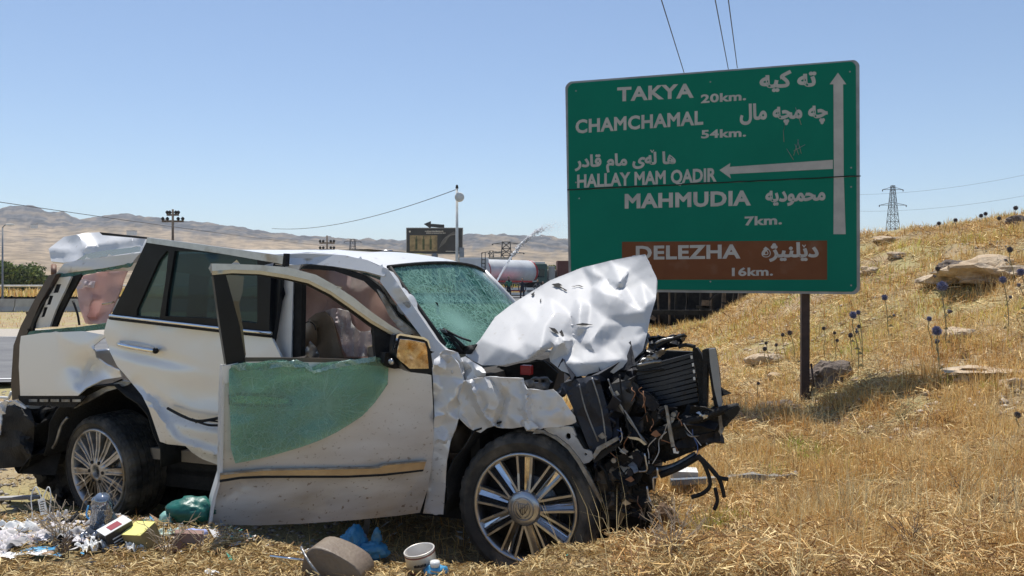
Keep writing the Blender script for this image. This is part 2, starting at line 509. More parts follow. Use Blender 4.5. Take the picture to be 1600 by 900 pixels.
def build_ground():
    def axis(breaks):
        out = []
        for a, b, s in breaks:
            out += list(np.arange(a, b, s))
        return np.array(out + [breaks[-1][1]])
    xs = axis([(-4000, -1000, 500), (-1000, -200, 100), (-200, -40, 20), (-40, -12, 2.0), (-12, -4, 0.4), (-4, 6, 0.075), (6, 16, 0.2), (16, 40, 1.0), (40, 200, 20), (200, 1000, 100), (1000, 4000, 500)])
    ys = axis([(-60, -10, 10), (-10, 2.4, 0.6), (2.4, 8, 0.065), (8, 14, 0.12), (14, 26, 0.25), (26, 60, 1.5), (60, 200, 10), (200, 1000, 100), (1000, 6000, 500)])
    X, Y = np.meshgrid(xs, ys)
    Z = terrain(X, Y)
    Z = np.where(Y > 200, Z - 0.5, Z)
    nx, ny = len(xs), len(ys)
    co = np.stack([X, Y, Z], -1).reshape(-1, 3)
    idx = np.arange(nx * ny).reshape(ny, nx)
    f = np.stack([idx[:-1, :-1], idx[:-1, 1:], idx[1:, 1:], idx[1:, :-1]], -1).reshape(-1, 4)
    o = np_mesh('ground', co, f, GROUND, smooth=True)
    tag(o, kind='structure')

def np_mesh(name, co, faces, m, parent=None, smooth=False, col=None):
    me = bpy.data.meshes.new(name)
    n = len(co); nf = len(faces); k = faces.shape[1]
    me.vertices.add(n)
    me.vertices.foreach_set('co', np.ascontiguousarray(co, dtype=np.float32).ravel())
    me.loops.add(nf * k)
    me.loops.foreach_set('vertex_index', np.ascontiguousarray(faces, dtype=np.int32).ravel())
    me.polygons.add(nf)
    me.polygons.foreach_set('loop_start', np.arange(0, nf * k, k, dtype=np.int32))
    me.polygons.foreach_set('loop_total', np.full(nf, k, dtype=np.int32))
    if smooth:
        me.polygons.foreach_set('use_smooth', np.ones(nf, dtype=bool))
    me.update(calc_edges=True)
    if col is not None:
        a = me.attributes.new('col', 'FLOAT_COLOR', 'POINT')
        cc = np.concatenate([col, np.ones((n, 1))], 1).astype(np.float32)
        a.data.foreach_set('color', cc.ravel())
    me.materials.append(m)
    return link(bpy.data.objects.new(name, me), parent)

build_ground()

# far hills: sandy slopes with a rocky crest
def ridge_mat():
    m = bpy.data.materials.new('hill_sand_and_rock')
    m.use_nodes = True
    N, L = m.node_tree.nodes, m.node_tree.links
    b = N['Principled BSDF']; b.inputs['Roughness'].default_value = 0.95; b.inputs['Specular IOR Level'].default_value = 0.1
    a = N.new('ShaderNodeAttribute'); a.attribute_name = 'col'
    tc = N.new('ShaderNodeTexCoord')
    n = N.new('ShaderNodeTexNoise'); n.inputs['Scale'].default_value = 0.045; n.inputs['Detail'].default_value = 8; n.inputs['Roughness'].default_value = 0.7
    L.new(tc.outputs['Object'], n.inputs['Vector'])
    r = N.new('ShaderNodeValToRGB'); r.color_ramp.elements[0].position = 0.4; r.color_ramp.elements[1].position = 0.6
    r.color_ramp.elements[0].color = (0.55, 0.55, 0.55, 1); r.color_ramp.elements[1].color = (1.15, 1.12, 1.1, 1)
    L.new(n.outputs['Fac'], r.inputs[0])
    mx = N.new('ShaderNodeMixRGB'); mx.blend_type = 'MULTIPLY'; mx.inputs[0].default_value = 1
    L.new(a.outputs['Color'], mx.inputs[1]); L.new(r.outputs[0], mx.inputs[2])
    L.new(mx.outputs[0], b.inputs['Base Color'])
    return m

def build_hills():
    px = np.arange(-1500, 3100, 4.0)
    RPX = [-1500, -900, -300, 0, 40, 62, 75, 100, 112, 125, 150, 180, 225, 250, 262, 300, 345, 400, 430, 480, 540, 600, 650, 690, 720, 735, 765, 790, 830, 850, 890, 1000, 1345, 1700, 2400, 3100]
    RPY = [350, 335, 332, 327, 323, 325, 331, 331, 337, 342, 338, 333, 337, 339, 346, 348, 351, 358, 364, 368, 372, 374, 376, 372, 366, 363, 367, 366, 371, 369, 375, 378, 382, 385, 380, 385]
    QPY = [364, 350, 346, 346, 349, 351, 353, 353, 354, 354, 353, 352, 355, 356, 358, 361, 364, 370, 374, 378, 382, 385, 386, 384, 381, 379, 381, 383, 386, 387, 390, 392, 396, 398, 394, 398]
    ridge = np.interp(px, RPX, RPY); rock = np.interp(px, RPX, QPY)
    D = np.array([230, 300, 380, 470, 560, 650, 740, 830, 920, 1000, 1080, 1150, 1210, 1260, 1300, 1330, 1360, 1390, 1420, 1450, 1480, 1510, 1540, 1570, 1600, 1700, 1900, 2300], float)
    cos, cols = [], []
    for d in D:
        ang = (px - 800) / F
        # elevation rows: base at horizon, sandy to the rock line at 1330 m, crest at 1600 m
        t1 = np.clip((d - 230) / (1300 - 230), 0, 1)
        base = 447 - t1 ** 1.15 * (447 - rock)
        t2 = np.clip((d - 1300) / 300, 0, 1)
        row = base - t2 * (rock - ridge) if d > 1300 else base
        z = H - (row - HZ) / F * d
        if d > 1600:
            z = z * (1 - (d - 1600) / 700.0) - 3
        X = ang * d
        rough = fbm(X / 90, np.full_like(X, d) / 90, 21, 5) - 0.47
        fine = fbm(X / 16, np.full_like(X, d) / 16, 33, 4) - 0.47
        crag = np.clip((d - 1230) / 120, 0, 1)
        spur = np.abs(fbm(X / 38, np.full_like(X, d) / 130, 91, 3) - .44)
        z = z + rough * (6 + 8 * t1) + fine * (1.5 + 8 * crag) - spur * 7 * crag
        gully = np.abs(fbm(X / 55 + 3, np.full_like(X, d) / 300, 44, 3) - 0.44) * 24 * t1 * (1 - crag)
        z = z - gully * 0.5
        z = np.where(d < 260, -3, z)
        cos.append(np.stack([X, np.full_like(X, d), z], -1))
        sand = np.array([0.35, 0.275, 0.19]); sand2 = np.array([0.28, 0.22, 0.145]); rk = np.array([0.10, 0.105, 0.115]); tan = np.array([0.30, 0.26, 0.21])
        v = fbm(X / 120, np.full_like(X, d) / 120, 55, 4)[:, None]
        base_c = sand * (1 - np.clip((v - 0.4) * 3, 0, 1)) + sand2 * np.clip((v - 0.4) * 3, 0, 1)
        rm = np.clip(crag * 1.5 + fine * 3.0 * (t1 > 0.6), 0, 1)[:, None] * (0.55 + 0.45 * (fbm(X / 40, np.full_like(X, d) / 40, 66, 4)[:, None] > 0.38))
        c = base_c * (1 - rm) + (rk * 0.8 + tan * 0.2 * (fine[:, None] > 0.05)) * rm
        cols.append(c)
    co = np.concatenate(cos); cc = np.concatenate(cols)
    nx, ny = len(px), len(D)
    idx = np.arange(nx * ny).reshape(ny, nx)
    f = np.stack([idx[:-1, :-1], idx[:-1, 1:], idx[1:, 1:], idx[1:, :-1]], -1).reshape(-1, 4)
    o = np_mesh('hills', co, f, ridge_mat(), smooth=False, col=cc)
    tag(o, kind='structure')
build_hills()

# ---------------------------------------------------------------- roads and roadside, left and middle distance
ASPHALT = mat('worn_asphalt', (0.115, 0.115, 0.12), (0.16, 0.16, 0.16), 1.2, rough=0.9, bump=0.3, bscale=60)
LINE = mat('road_paint', (0.72, 0.72, 0.70), (0.6, 0.6, 0.58), 3, rough=0.7)
CONC = mat('concrete', (0.42, 0.41, 0.38), (0.33, 0.32, 0.30), 1.5, rough=0.9, bump=0.3)
CONC_W = mat('whitewashed_concrete', (0.70, 0.70, 0.66), (0.55, 0.54, 0.50), 1.5, rough=0.85)
GRAVEL = mat('pale_gravel', (0.36, 0.32, 0.27), (0.48, 0.43, 0.36), 30, rough=0.95, bump=1.0, bscale=60)
WOOD = mat('weathered_pole_wood', (0.10, 0.075, 0.055), (0.16, 0.12, 0.09), 4, rough=0.9)
STEEL = mat('painted_grey_steel', (0.30, 0.31, 0.32), (0.22, 0.23, 0.24), 3, rough=0.55, metal=0.3)
PYLON = mat('dark_lattice_steel', (0.03, 0.032, 0.036), (0.05, 0.05, 0.05), 0.5, rough=0.7)

def strip(name, x0, x1, y0, y1, lift, m, nx=60, ny=4, kind='structure'):
    xs = np.linspace(x0, x1, nx); ys = np.linspace(y0, y1, ny)
    X, Y = np.meshgrid(xs, ys)
    Z = terrain(X, Y) + lift
    co = np.stack([X, Y, Z], -1).reshape(-1, 3)
    idx = np.arange(nx * ny).reshape(ny, nx)
    f = np.stack([idx[:-1, :-1], idx[:-1, 1:], idx[1:, 1:], idx[1:, :-1]], -1).reshape(-1, 4)
    o = np_mesh(name, co, f, m, smooth=True)
    if kind: tag(o, kind=kind)
    return o
strip('road', -120, -6.2, 13.2, 25.0, 0.10, ASPHALT, 120, 14)
strip('road_edge_line', -120, -6.4, 13.55, 13.72, 0.108, LINE, 120, 2)
strip('road_edge_line', -120, -6.4, 24.2, 24.4, 0.108, LINE, 120, 2)
strip('road_centre_line', -120, -6.4, 18.9, 19.05, 0.108, LINE, 120, 2)
strip('gravel_verge', -120, -4.0, 25.0, 30, 0.07, GRAVEL, 60, 4)
strip('road_far', -160, 70, 54, 84, 0.12, ASPHALT, 120, 12)
strip('road_far_line', -160, 70, 55.2, 55.5, 0.13, LINE, 120, 2)

# jersey barrier on the median, in segments
bar = empty('concrete_barrier', (-40, 50, 0))
tag(bar, 'long pale concrete median barrier between the two roads at far left', 'barrier')
prof = [(-.30, 0), (-.30, .08), (-.16, .32), (-.09, .80), (.09, .80), (.16, .32), (.30, .08), (.30, 0)]
bm = bmesh.new()
L0 = []
for xx in (-2.96, 2.96):
    L0.append([bm.verts.new((xx, y, z)) for y, z in prof])
for i in range(len(prof) - 1):
    bm.faces.new((L0[0][i], L0[0][i + 1], L0[1][i + 1], L0[1][i]))
bm.faces.new(L0[0]); bm.faces.new(L0[1][::-1])
seg0 = bm_obj('barrier_segment', bm, CONC, bar)
for i, k in enumerate(range(-6, 5)):
    s = seg0 if i == 0 else link(seg0.copy(), bar)
    s.location = (k * 6.0, 0, 0.02)

# guard rail beyond the far road
gr = empty('guard_rail', (-60, 108, 0))
tag(gr, 'galvanised white guard rail below the green bushes at far left', 'guard rail')
gzv = gz(-60, 108)
rail = tube_obj('rail', [(-60, 0, 1.55), (45, 0, 1.55)], 0.16, CONC_W, gr, 6)
bm = bmesh.new(); box(bm, (-0.07, -0.07, -0.6), (0.07, 0.07, 1.5)); post0 = bm_obj('post', bm, STEEL, gr)
for i in range(24):
    p = post0 if i == 0 else link(post0.copy(), gr)
    p.location = (-44 + i * 4.0, 0.2, 0)
strip('grass_bank', -170, 30, 92, 170, 0.45, mat('parched_grass_bank', (0.42, 0.30, 0.13), (0.52, 0.40, 0.20), 0.7, rough=0.95), 60, 8)

# leafy clump generator (bushes and trees)
def leaf_cloud(name, blobs, n, size, m_, parent, seed=1, cols=((0.05, 0.085, 0.02), (0.10, 0.14, 0.035), (0.16, 0.19, 0.06))):
    g = np.random.default_rng(seed)
    cs, fs, cl = [], [], []
    k = 0
    tot = sum(b[3] ** 2 for b in blobs)
    for (bx, by, bz, br) in blobs:
        nn = int(n * br ** 2 / tot)
        d = g.normal(size=(nn, 3)); d /= np.linalg.norm(d, axis=1)[:, None]
        rr = br * (0.55 + 0.5 * g.random(nn)) * (0.75 + 0.5 * vn(d[:, 0] * 3 + bx, d[:, 2] * 3 + by, seed))
        p = np.array([bx, by, bz]) + d * rr[:, None] * np.array([1, 1, 0.85])
        a = g.normal(size=(nn, 3)); a /= np.linalg.norm(a, axis=1)[:, None]
        b = np.cross(a, g.normal(size=(nn, 3))); b /= np.linalg.norm(b, axis=1)[:, None]
        s = size * (0.6 + 0.8 * g.random(nn))[:, None]
        v = np.stack([p - a * s, p + b * s * 0.5, p + a * s, p - b * s * 0.5], 1)
        cs.append(v.reshape(-1, 3))
        c = np.array(cols)[g.integers(0, len(cols), nn)] * (0.75 + 0.5 * g.random(nn))[:, None]
        cl.append(np.repeat(c, 4, 0))
        fs.append(np.arange(nn * 4).reshape(-1, 4) + k)
        k += nn * 4
    return np_mesh(name, np.concatenate(cs), np.concatenate(fs), m_, parent, col=np.concatenate(cl))
LEAF = attr_mat('foliage', 0.6, 0.3)

def bush(x, y, w, h, label, seed, n=1600, size=0.22, group=None, name='bush', cat='bush', z=None):
    z = gz(x, y) if z is None else z
    t = empty(name, (x, y, z))
    tag(t, label, cat, group)
    g = random.Random(seed)
    blobs = [(g.uniform(-.35, .35) * w, g.uniform(-.2, .2) * w, h * g.uniform(.35, .72), min(w, h) * g.uniform(.22, .36)) for _ in range(9)]
    leaf_cloud('crown', blobs, n, size, LEAF, t, seed)
    bm = bmesh.new()
    for i in range(5):
        b = blobs[i]
        tube(bm, smooth_path([(0, 0, -.3), (b[0] * .4, b[1] * .4, b[2] * .5), (b[0], b[1], b[2])], 3), 0.09 * h / 4, 6, r2=0.02)
    bm_obj('trunk', bm, WOOD, t, True)
    return t
p = at(28, 440, 112); bush(p.x, 112, 8.5, 5.2, 'large green leafy bush behind the guard rail at the left edge', 3, 3600, 0.26)
p = at(68, 440, 116); bush(p.x, 116, 3.6, 3.6, 'smaller yellow green bush beside the large one, just left of the white tailgate', 4, 1300, 0.24)
p = at(-12, 440, 118); bush(p.x, 118, 5.0, 4.6, 'green bush cut off by the left edge of the photo', 5, 1300, 0.26)
p = at(487, 400, 150); bush(p.x, 150, 7.5, 4.4, 'low green tree top showing just above the white car roof', 6, 1500, 0.4, z=4.0, name='tree', cat='tree')
p = at(795, 440, 95); bush(p.x, 95, 2.6, 3.2, 'small green bush between the tanker and the dark green lorry', 8, 900, 0.2)
for i, (bx_, yy, w, h, lb) in enumerate([(738, 150, 5, 3.6, 'dark green shrub behind the roof of the white tanker'), (803, 140, 5, 3.4, 'olive shrub behind the water jet'), (868, 160, 5, 3.5, 'dusty shrub above the brown container near the road sign')]):
    p = at(bx_, 440, yy); bush(p.x, yy, w, h, lb, 20 + i, 800, 0.3, z=1.5 + i * .4)

# wooden power poles
def power_pole(px, pytop, Y, label, arms, scale=1.0, basey=440):
    top = at(px, pytop, Y); base = gz(top.x, Y) - 0.3
    t = empty('power_pole', (top.x, Y, 0)); tag(t, label, 'power pole', 'power poles on the plain')
    tube_obj('pole', [(0, 0, base), (0, 0, top.z)], 0.17 * scale, WOOD, t, 8, 0.10 * scale)
    for (dz, w) in arms:
        bm = bmesh.new(); box(bm, (-w, -.06 * scale, top.z - dz - .09 * scale), (w, .06 * scale, top.z - dz + .09 * scale))
        bm_obj('crossarm', bm, WOOD, t)
        for sx in (-0.92, -0.5, 0.5, 0.92):
            bm = bmesh.new(); lathe(bm, [(0.0, .0), (.10 * scale, .03), (.19 * scale, .16 * scale), (.1 * scale, .3 * scale), (0, .36 * scale)], 8, 'Z', (sx * w, 0, top.z - dz + .08 * scale))
            bm_obj('insulator', bm, BLACK, t, True)
    return top
pp1 = power_pole(270, 327, 100, 'dark wooden power pole with stacked crossarms above the rear door of the car', [(0.7, .75), (1.5, 1.35)], 1.3)
pp2 = power_pole(511, 368, 170, 'small dark power pole above the middle of the car roof', [(1.6, 1.6), (3.0, 1.6)], 1.7)

def lattice(name, px, pytop, pybase, Y, wbase, wtop, label, arms, parts=7, thick=0.09, group=None):
    top = at(px, pytop, Y); bz = at(px, pybase, Y).z
    t = empty(name, (top.x, Y, bz)); tag(t, label, 'pylon', group)
    hgt = top.z - bz
    bm = bmesh.new()
    def pt(k, f):
        w = (wbase * (1 - f) + wtop * f) / 2
        return Vector(((-w, w, w, -w)[k], (-w, -w, w, w)[k], hgt * f))
    for k in range(4):
        tube(bm, [pt(k, 0), pt(k, 1)], thick, 4)
    bm_obj('mast_leg_frame', bm, PYLON, t)
    bm = bmesh.new()
    for j in range(parts):
        f0, f1 = j / parts, (j + 1) / parts
        for k in range(4):
            tube(bm, [pt(k, f0), pt((k + 1) % 4, f1)], thick * .6, 4)
            tube(bm, [pt((k + 1) % 4, f0), pt(k, f1)], thick * .6, 4)
            tube(bm, [pt(k, f1), pt((k + 1) % 4, f1)], thick * .6, 4)
    bm_obj('bracing', bm, PYLON, t)
    for (f, w) in arms:
        bm = bmesh.new()
        zz = hgt * f
        for s in (-1, 1):
            tube(bm, [(0, -.3, zz), (s * w, 0, zz)], thick * .8, 4)
            tube(bm, [(0, 0, zz + hgt * .05), (s * w, 0, zz)], thick * .8, 4)
            tube(bm, [(s * w, 0, zz), (s * w, 0, zz - hgt * .03)], thick * 1.8, 5)
        bm_obj('crossarm', bm, PYLON, t)
    return top
lattice('pylon', 1395, 290, 380, 250, 3.6, 0.9, 'grey lattice pylon standing behind the hill to the right of the green sign', [(.93, 3.2), (.66, 4.2)], 8, 0.09)
lattice('pylon', 791, 378, 440, 210, 3.8, 2.0, 'black lattice pylon above the tanker and beside the water jet', [(.95, 3.6), (.72, 4.6)], 6, 0.12)
lattice('pylon', 551, 374, 440, 420, 5.0, 2.2, 'faint thin pylon on the sandy slope above the car roof', [(.95, 4.4), (.7, 4.8)], 6, 0.12)
lattice('pylon', 768, 392, 442, 260, 2.4, 1.2, 'slim pylon just left of the taller one behind the tanker', [(.95, 3.0), (.7, 3.0)], 6, 0.10)

# street lamps at the far left edge
def street_lamp(px, pytop, Y, label, arm):
    top = at(px, pytop, Y)
    t = empty('street_lamp', (top.x, Y, 0)); tag(t, label, 'street lamp')
    tube_obj('pole', [(0, 0, gz(top.x, Y)), (0, 0, top.z - .3)], 0.11, STEEL, t, 8, 0.07)
    tube_obj('arm', smooth_path([(0, 0, top.z - .3), (arm * .4, 0, top.z), (arm, 0, top.z)], 4), 0.05, STEEL, t, 6)
    bm = bmesh.new(); lathe(bm, [(0, -.5), (.14, -.42), (.2, 0), (.12, .4), (0, .45)], 10, 'Z', (0, 0, 0))
    for v in bm.verts: v.co = Vector((v.co.z + arm, v.co.y, v.co.x * .5 + top.z))
    bm_obj('lamp_head', bm, CONC_W, t, True)
street_lamp(4, 351, 82, 'thin street lamp post at the far left edge', 0.8)

# tall pole with round lamp beside the billboard
top = at(714, 294, 84)
t = empty('lamp_pole', (top.x, 84, 0)); tag(t, 'tall pale pole with a round white drum antenna, right of the billboard', 'pole')
tube_obj('pole', [(0, 0, 0.2), (0, 0, top.z)], 0.20, CONC_W, t, 10, 0.13)
tube_obj('pole_cap', [(0, 0, top.z - .02), (0, 0, top.z + .35)], 0.17, BLACK, t, 8, 0.1)
bm = bmesh.new(); lathe(bm, [(0, -.30), (.42, -.28), (.50, -.1), (.50, .12), (.36, .3), (0, .36)], 20, 'Y', (.27, -.1, top.z - .95))
bm_obj('drum_antenna', bm, CONC_W, t, True)
bm = bmesh.new(); box(bm, (.25, -.25, 2.9 + 1.7), (.75, .15, 3.9 + 1.7)); bm_obj('switch_box', bm, STEEL, t)

def wire(pts_px, label, r=0.03, group=None, sag=0.0):
    a, b = [at(*q) for q in pts_px]
    o_ = (a + b) / 2
    P = []
    for i in range(25):
        f = i / 24
        q = a.lerp(b, f); q.z -= sag * 4 * f * (1 - f)
        P.append(q - o_)
    o = tube_obj('power_wire', P, r, PYLON, None, 5)
    o.location = o_
    tag(o, label, 'wire', group)
wire([(713, 296, 84), (425, 357, 150)], 'cable running left from the tall pale pole down towards the plain', 0.04, sag=1.4)
wire([(-60, 307, 60), (640, 392, 330)], 'cable sagging from the upper left edge across the rocky ridge', 0.03, sag=1.2)
wire([(1031, -8, 30), (1069, 114, 44)], 'leftmost of the three overhead wires meeting the top of the green sign', 0.022)
wire([(1116, -8, 30), (1138, 108, 44)], 'middle one of the three overhead wires above the green sign', 0.022)
wire([(1137, -8, 30), (1152, 106, 44)], 'rightmost of the three overhead wires above the green sign', 0.022)
wire([(1340, 304, 250), (1700, 250, 200)], 'faint upper wire running right from the pylon', 0.03, sag=2)
wire([(1340, 330, 250), (1700, 285, 200)], 'faint lower wire running right from the pylon', 0.03, sag=2)

# billboard
Yb = 120
a = at(636, 357, Yb); b = at(722, 396, Yb)
t = empty('billboard', ((a.x + b.x) / 2, Yb, 0)); tag(t, 'dark advertising billboard with a black arrow on top, on a single post', 'billboard')
w = (b.x - a.x) / 2; cz = (a.z + b.z) / 2; hh = (a.z - b.z) / 2
BB = mat('billboard_print', (0.018, 0.019, 0.021), (0.04, 0.042, 0.045), 0.5, rough=0.5)
bm = bmesh.new(); box(bm, (-w, 0, b.z), (w, .5, a.z), bevel=0.03); bm_obj('panel', bm, BB, t)
bm = bmesh.new()
for (x0, x1, z0, z1) in ((-w, w, a.z - .0, a.z + .12), (-w, w, b.z - .12, b.z), (-w - .12, -w, b.z - .12, a.z + .12), (w, w + .12, b.z - .12, a.z + .12)):
    box(bm, (x0, -.1, z0), (x1, .55, z1))
bm_obj('frame', bm, STEEL, t)
BP = mat('billboard_photo', (0.16, 0.13, 0.07), (0.38, 0.30, 0.16), 0.9, rough=0.6)
bm = bmesh.new(); box(bm, (-w * .90, -.015, b.z + hh * .18), (w * .10, .05, a.z - hh * .55)); bm_obj('printed_picture', bm, BP, t)
BB3 = mat('billboard_bottles', (0.02, 0.03, 0.015), (0.09, 0.12, 0.04), 1.2, rough=0.5)
for i in range(3):
    cx = -w * .66 + i * w * .26
    bm = bmesh.new(); box(bm, (cx - .16, -.03, b.z + hh * .3), (cx + .16, -.016, b.z + hh * 1.15)); box(bm, (cx - .06, -.03, b.z + hh * 1.16), (cx + .06, -.016, b.z + hh * 1.4))
    bm_obj('printed_bottle', bm, BB3, t)
bm = bmesh.new()
for i in range(5):
    tube(bm, smooth_path([(w * (.16 + .05 * i), -.03, b.z + hh * (.4 + .1 * i)), (w * (.35 + .05 * i), -.03, b.z + hh * (1.2 + .05 * i)), (w * (.72 + .03 * i), -.03, a.z - hh * (.25 + .06 * i))], 4), .03, 4)
bm_obj('printed_swirl', bm, STEEL, t)
def text_block(name, m_, parent, rows):
    bm = bmesh.new(); g = random.Random(4)
    for (x0, x1, z, h_) in rows:
        x = x0
        while x < x1:
            ww = g.uniform(.05, .16); box(bm, (x, -.03, z), (min(x + ww, x1), -.018, z + h_ * g.uniform(.7, 1))); x += ww + .05
    return bm_obj(name, bm, m_, parent)
text_block('printed_lines', CONC_W, t, [(-w * .35, w * .32, a.z - hh * .26, .16), (-w * .30, w * .40, a.z - hh * .40, .14), (w * .40, w * .92, b.z + hh * .14, .12)])
bm = bmesh.new(); lathe(bm, [(0.0, 0), (.14, 0), (.14, .02), (0, .02)], 14, 'Y', (-w * .9, -.03, a.z - hh * .25)); bm_obj('printed_emblem', bm, CONC_W, t)
pc = at(679, 396, Yb)
tube_obj('post', [(pc.x - t.location.x, .3, .0), (pc.x - t.location.x, .3, b.z)], 0.5, STEEL, t, 10)
q = [at(x, y, Yb) - Vector((t.location.x, Yb, 0)) for x, y in ((662, 350), (673, 345.5), (673, 349.5), (694, 351), (694, 356), (673, 354.5), (673, 357.5))]
bm = bmesh.new()
f0 = [bm.verts.new(v) for v in q]; f1 = [bm.verts.new(v + Vector((0, .35, 0))) for v in q]
bm.faces.new(f0); bm.faces.new(f1[::-1])
for i in range(len(q)): bm.faces.new((f0[i], f1[i], f1[(i + 1) % len(q)], f0[(i + 1) % len(q)]))
bm_obj('arrow', bm, BB, t)

# white tanker lorry
t = empty('tanker_lorry', (0, 0, 0)); Yt = 70
ta = at(722, 404, Yt); tb = at(806, 446, Yt + 6)
t.location = (ta.x, Yt, gz(ta.x, Yt)); gzt = t.location.z
tag(t, 'white tanker lorry with red emblem and red stripe beside the water jet', 'lorry')
TW = mat('tanker_white', (0.62, 0.63, 0.62), (0.5, 0.5, 0.5), 1.0, rough=0.35)
REDP = mat('red_vehicle_paint', (0.42, 0.03, 0.03), (0.33, 0.02, 0.02), 2, rough=0.4)
ax = Vector((5.4, 5.2, 0)); axn = ax.normalized(); pn = Vector((-axn.y, axn.x, 0))
def ell_tube(bm, c0, c1, ry, rz, seg=22, dome=.35):
    rings = []
    for (f, s) in ((-dome * .12, .0001), (-dome * .11, .55), (0.0, .92), (0.02, 1), (.98, 1), (1.0, .92), (1 + dome * .11, .55), (1 + dome * .12, .0001)):
        c = c0 + (c1 - c0) * f
        rings.append([bm.verts.new(c + pn * math.cos(k * 2 * math.pi / seg) * ry * s + Vector((0, 0, 1)) * math.sin(k * 2 * math.pi / seg) * rz * s) for k in range(seg)])
    for i in range(len(rings) - 1):
        for k in range(seg):
            bm.faces.new((rings[i][k], rings[i][(k + 1) % seg], rings[i + 1][(k + 1) % seg], rings[i + 1][k]))
Z0 = ta.z - gzt
bm = bmesh.new(); ell_tube(bm, Vector((1.0, 0, Z0 - 1.12)), Vector((1.0, 0, Z0 - 1.12)) + axn * 7.2, 1.2, 1.1); bm_obj('tank', bm, TW, t, True)
bm = bmesh.new(); ell_tube(bm, Vector((1.0, 0, Z0 - 1.12)) + axn * 6.65, Vector((1.0, 0, Z0 - 1.12)) + axn * 6.9, 1.215, 1.115, dome=0); bm_obj('red_band', bm, REDP, t, True)
bm = bmesh.new(); ell_tube(bm, Vector((1.0, 0, Z0 - 1.12)) + axn * .9, Vector((1.0, 0, Z0 - 1.12)) + axn * 1.0, 1.215, 1.115, dome=0); bm_obj('dark_hoop', bm, REDP, t, True)
bm = bmesh.new(); box(bm, (-.2, -.6, .9), (2.3, 1.6, Z0 + .05), bevel=.08); bm_obj('rear_cabinet', bm, TW, t)
bm = bmesh.new(); g = random.Random(3)
for i in range(7):
    aa = i * .9; box(bm, (.95 + .25 * math.cos(aa) - .16, -.66, Z0 - 1.2 + .3 * math.sin(aa) - .2), (.95 + .25 * math.cos(aa) + .14, -.60, Z0 - 1.2 + .3 * math.sin(aa) + .28), rot=Matrix.Rotation(aa, 3, 'Y'))
bm_obj('red_emblem', bm, REDP, t)
bm = bmesh.new()
for xx in (1.75, 2.05):
    tube(bm, [(xx, -.72, .6), (xx, -.72, Z0 + .5)], .035, 5)
for i in range(9): tube(bm, [(1.75, -.72, .9 + i * .32), (2.05, -.72, .9 + i * .32)], .03, 4)
bm_obj('ladder', bm, BLACK, t)
bm = bmesh.new(); box(bm, (-.2, -.5, .65), (2.3, 1.4, .88))
for i in range(8):
    c = Vector((1.0, 0, .8)) + axn * i; box(bm, c - Vector((.5, .5, .12)), c + Vector((.5, .5, .12)), rot=Matrix.Rotation(math.atan2(axn.y, axn.x), 3, 'Z'))
bm_obj('chassis', bm, REDP, t)
cabc = Vector((1.0, 0, 1.55)) + axn * 8.6
bm = bmesh.new(); box(bm, cabc - Vector((1.0, 1.1, 1.0)), cabc + Vector((1.0, 1.1, 1.15)), rot=Matrix.Rotation(math.atan2(axn.y, axn.x), 3, 'Z'), bevel=.15); bm_obj('cab', bm, TW, t)
bm = bmesh.new(); box(bm, cabc + Vector((-.7, -1.13, .15)), cabc + Vector((.7, -1.05, .85)), rot=Matrix.Rotation(math.atan2(axn.y, axn.x), 3, 'Z')); bm_obj('cab_window', bm, TINT, t)
bm = bmesh.new(); box(bm, (-.15, -.68, 1.5), (.3, -.62, 1.8)); box(bm, (2.4, -.5, 1.5), (6, 1.5, 1.65), rot=Matrix.Rotation(.77, 3, 'Z')); bm_obj('red_stripe', bm, REDP, t)
for k in (0.3, 1.5, 2.9, 7.6):
    for s in (-1, 1):
        c = Vector((1.0, 0, .5)) + axn * k + pn * s * -.95
        bm = bmesh.new(); lathe(bm, [(0, -.14), (.25, -.14), (.5, -.12), (.5, .12), (.25, .14), (0, .14)], 18, 'Y', (0, 0, 0))
        rm = Matrix.Rotation(math.atan2(axn.y, axn.x), 3, 'Z')
        for v in bm.verts: v.co = rm @ v.co + c
        bm_obj('wheel', bm, RUBBER, t, True)

# dark green lorry with brown ribbed container
Yk = 74
ka = at(817, 412, Yk); kb = at(855, 456, Yk)
t = empty('container_lorry', (ka.x, Yk, gz(ka.x, Yk))); tag(t, 'dark green lorry cab with a long brown ribbed container behind it', 'lorry')
GRN = mat('dark_green_lorry_paint', (0.03, 0.075, 0.06), (0.05, 0.10, 0.085), 1.5, rough=0.45)
BRN = mat('brown_container_paint', (0.115, 0.042, 0.032), (0.16, 0.06, 0.045), 0.8, rough=0.7)
kz = ka.z - t.location.z; kw = kb.x - ka.x
bm = bmesh.new(); box(bm, (0, 0, .7), (kw, 2.1, kz), bevel=.14); bm_obj('cab', bm, GRN, t)
bm = bmesh.new(); box(bm, (.15, -.03, kz - 1.25), (kw - .25, .04, kz - .45), bevel=.01); bm_obj('windscreen', bm, TINT, t)
bm = bmesh.new(); box(bm, (.2, -.06, .95), (kw - .3, .0, 1.5)); bm_obj('grille', bm, BLACK, t)
bm = bmesh.new(); box(bm, (.2, .2, kz), (kw - .2, 1.5, kz + .18), bevel=.05); bm_obj('roof_visor', bm, CONC_W, t)
bm = bmesh.new(); box(bm, (.1, -.12, .5), (kw - .1, .1, .85), bevel=.03); bm_obj('bumper', bm, GREYMET, t)
bm = bmesh.new(); box(bm, (.25, -.07, 1.55), (1.4, -.04, 1.66)); bm_obj('badge_strip', bm, CONC_W, t)
for s in (.25, kw - .45):
    bm = bmesh.new(); lathe(bm, [(0, -.05), (.14, -.05), (.16, 0), (0, 0)], 12, 'Y', (s, -.1, .95)); bm_obj('headlight', bm, CONC_W, t, True)
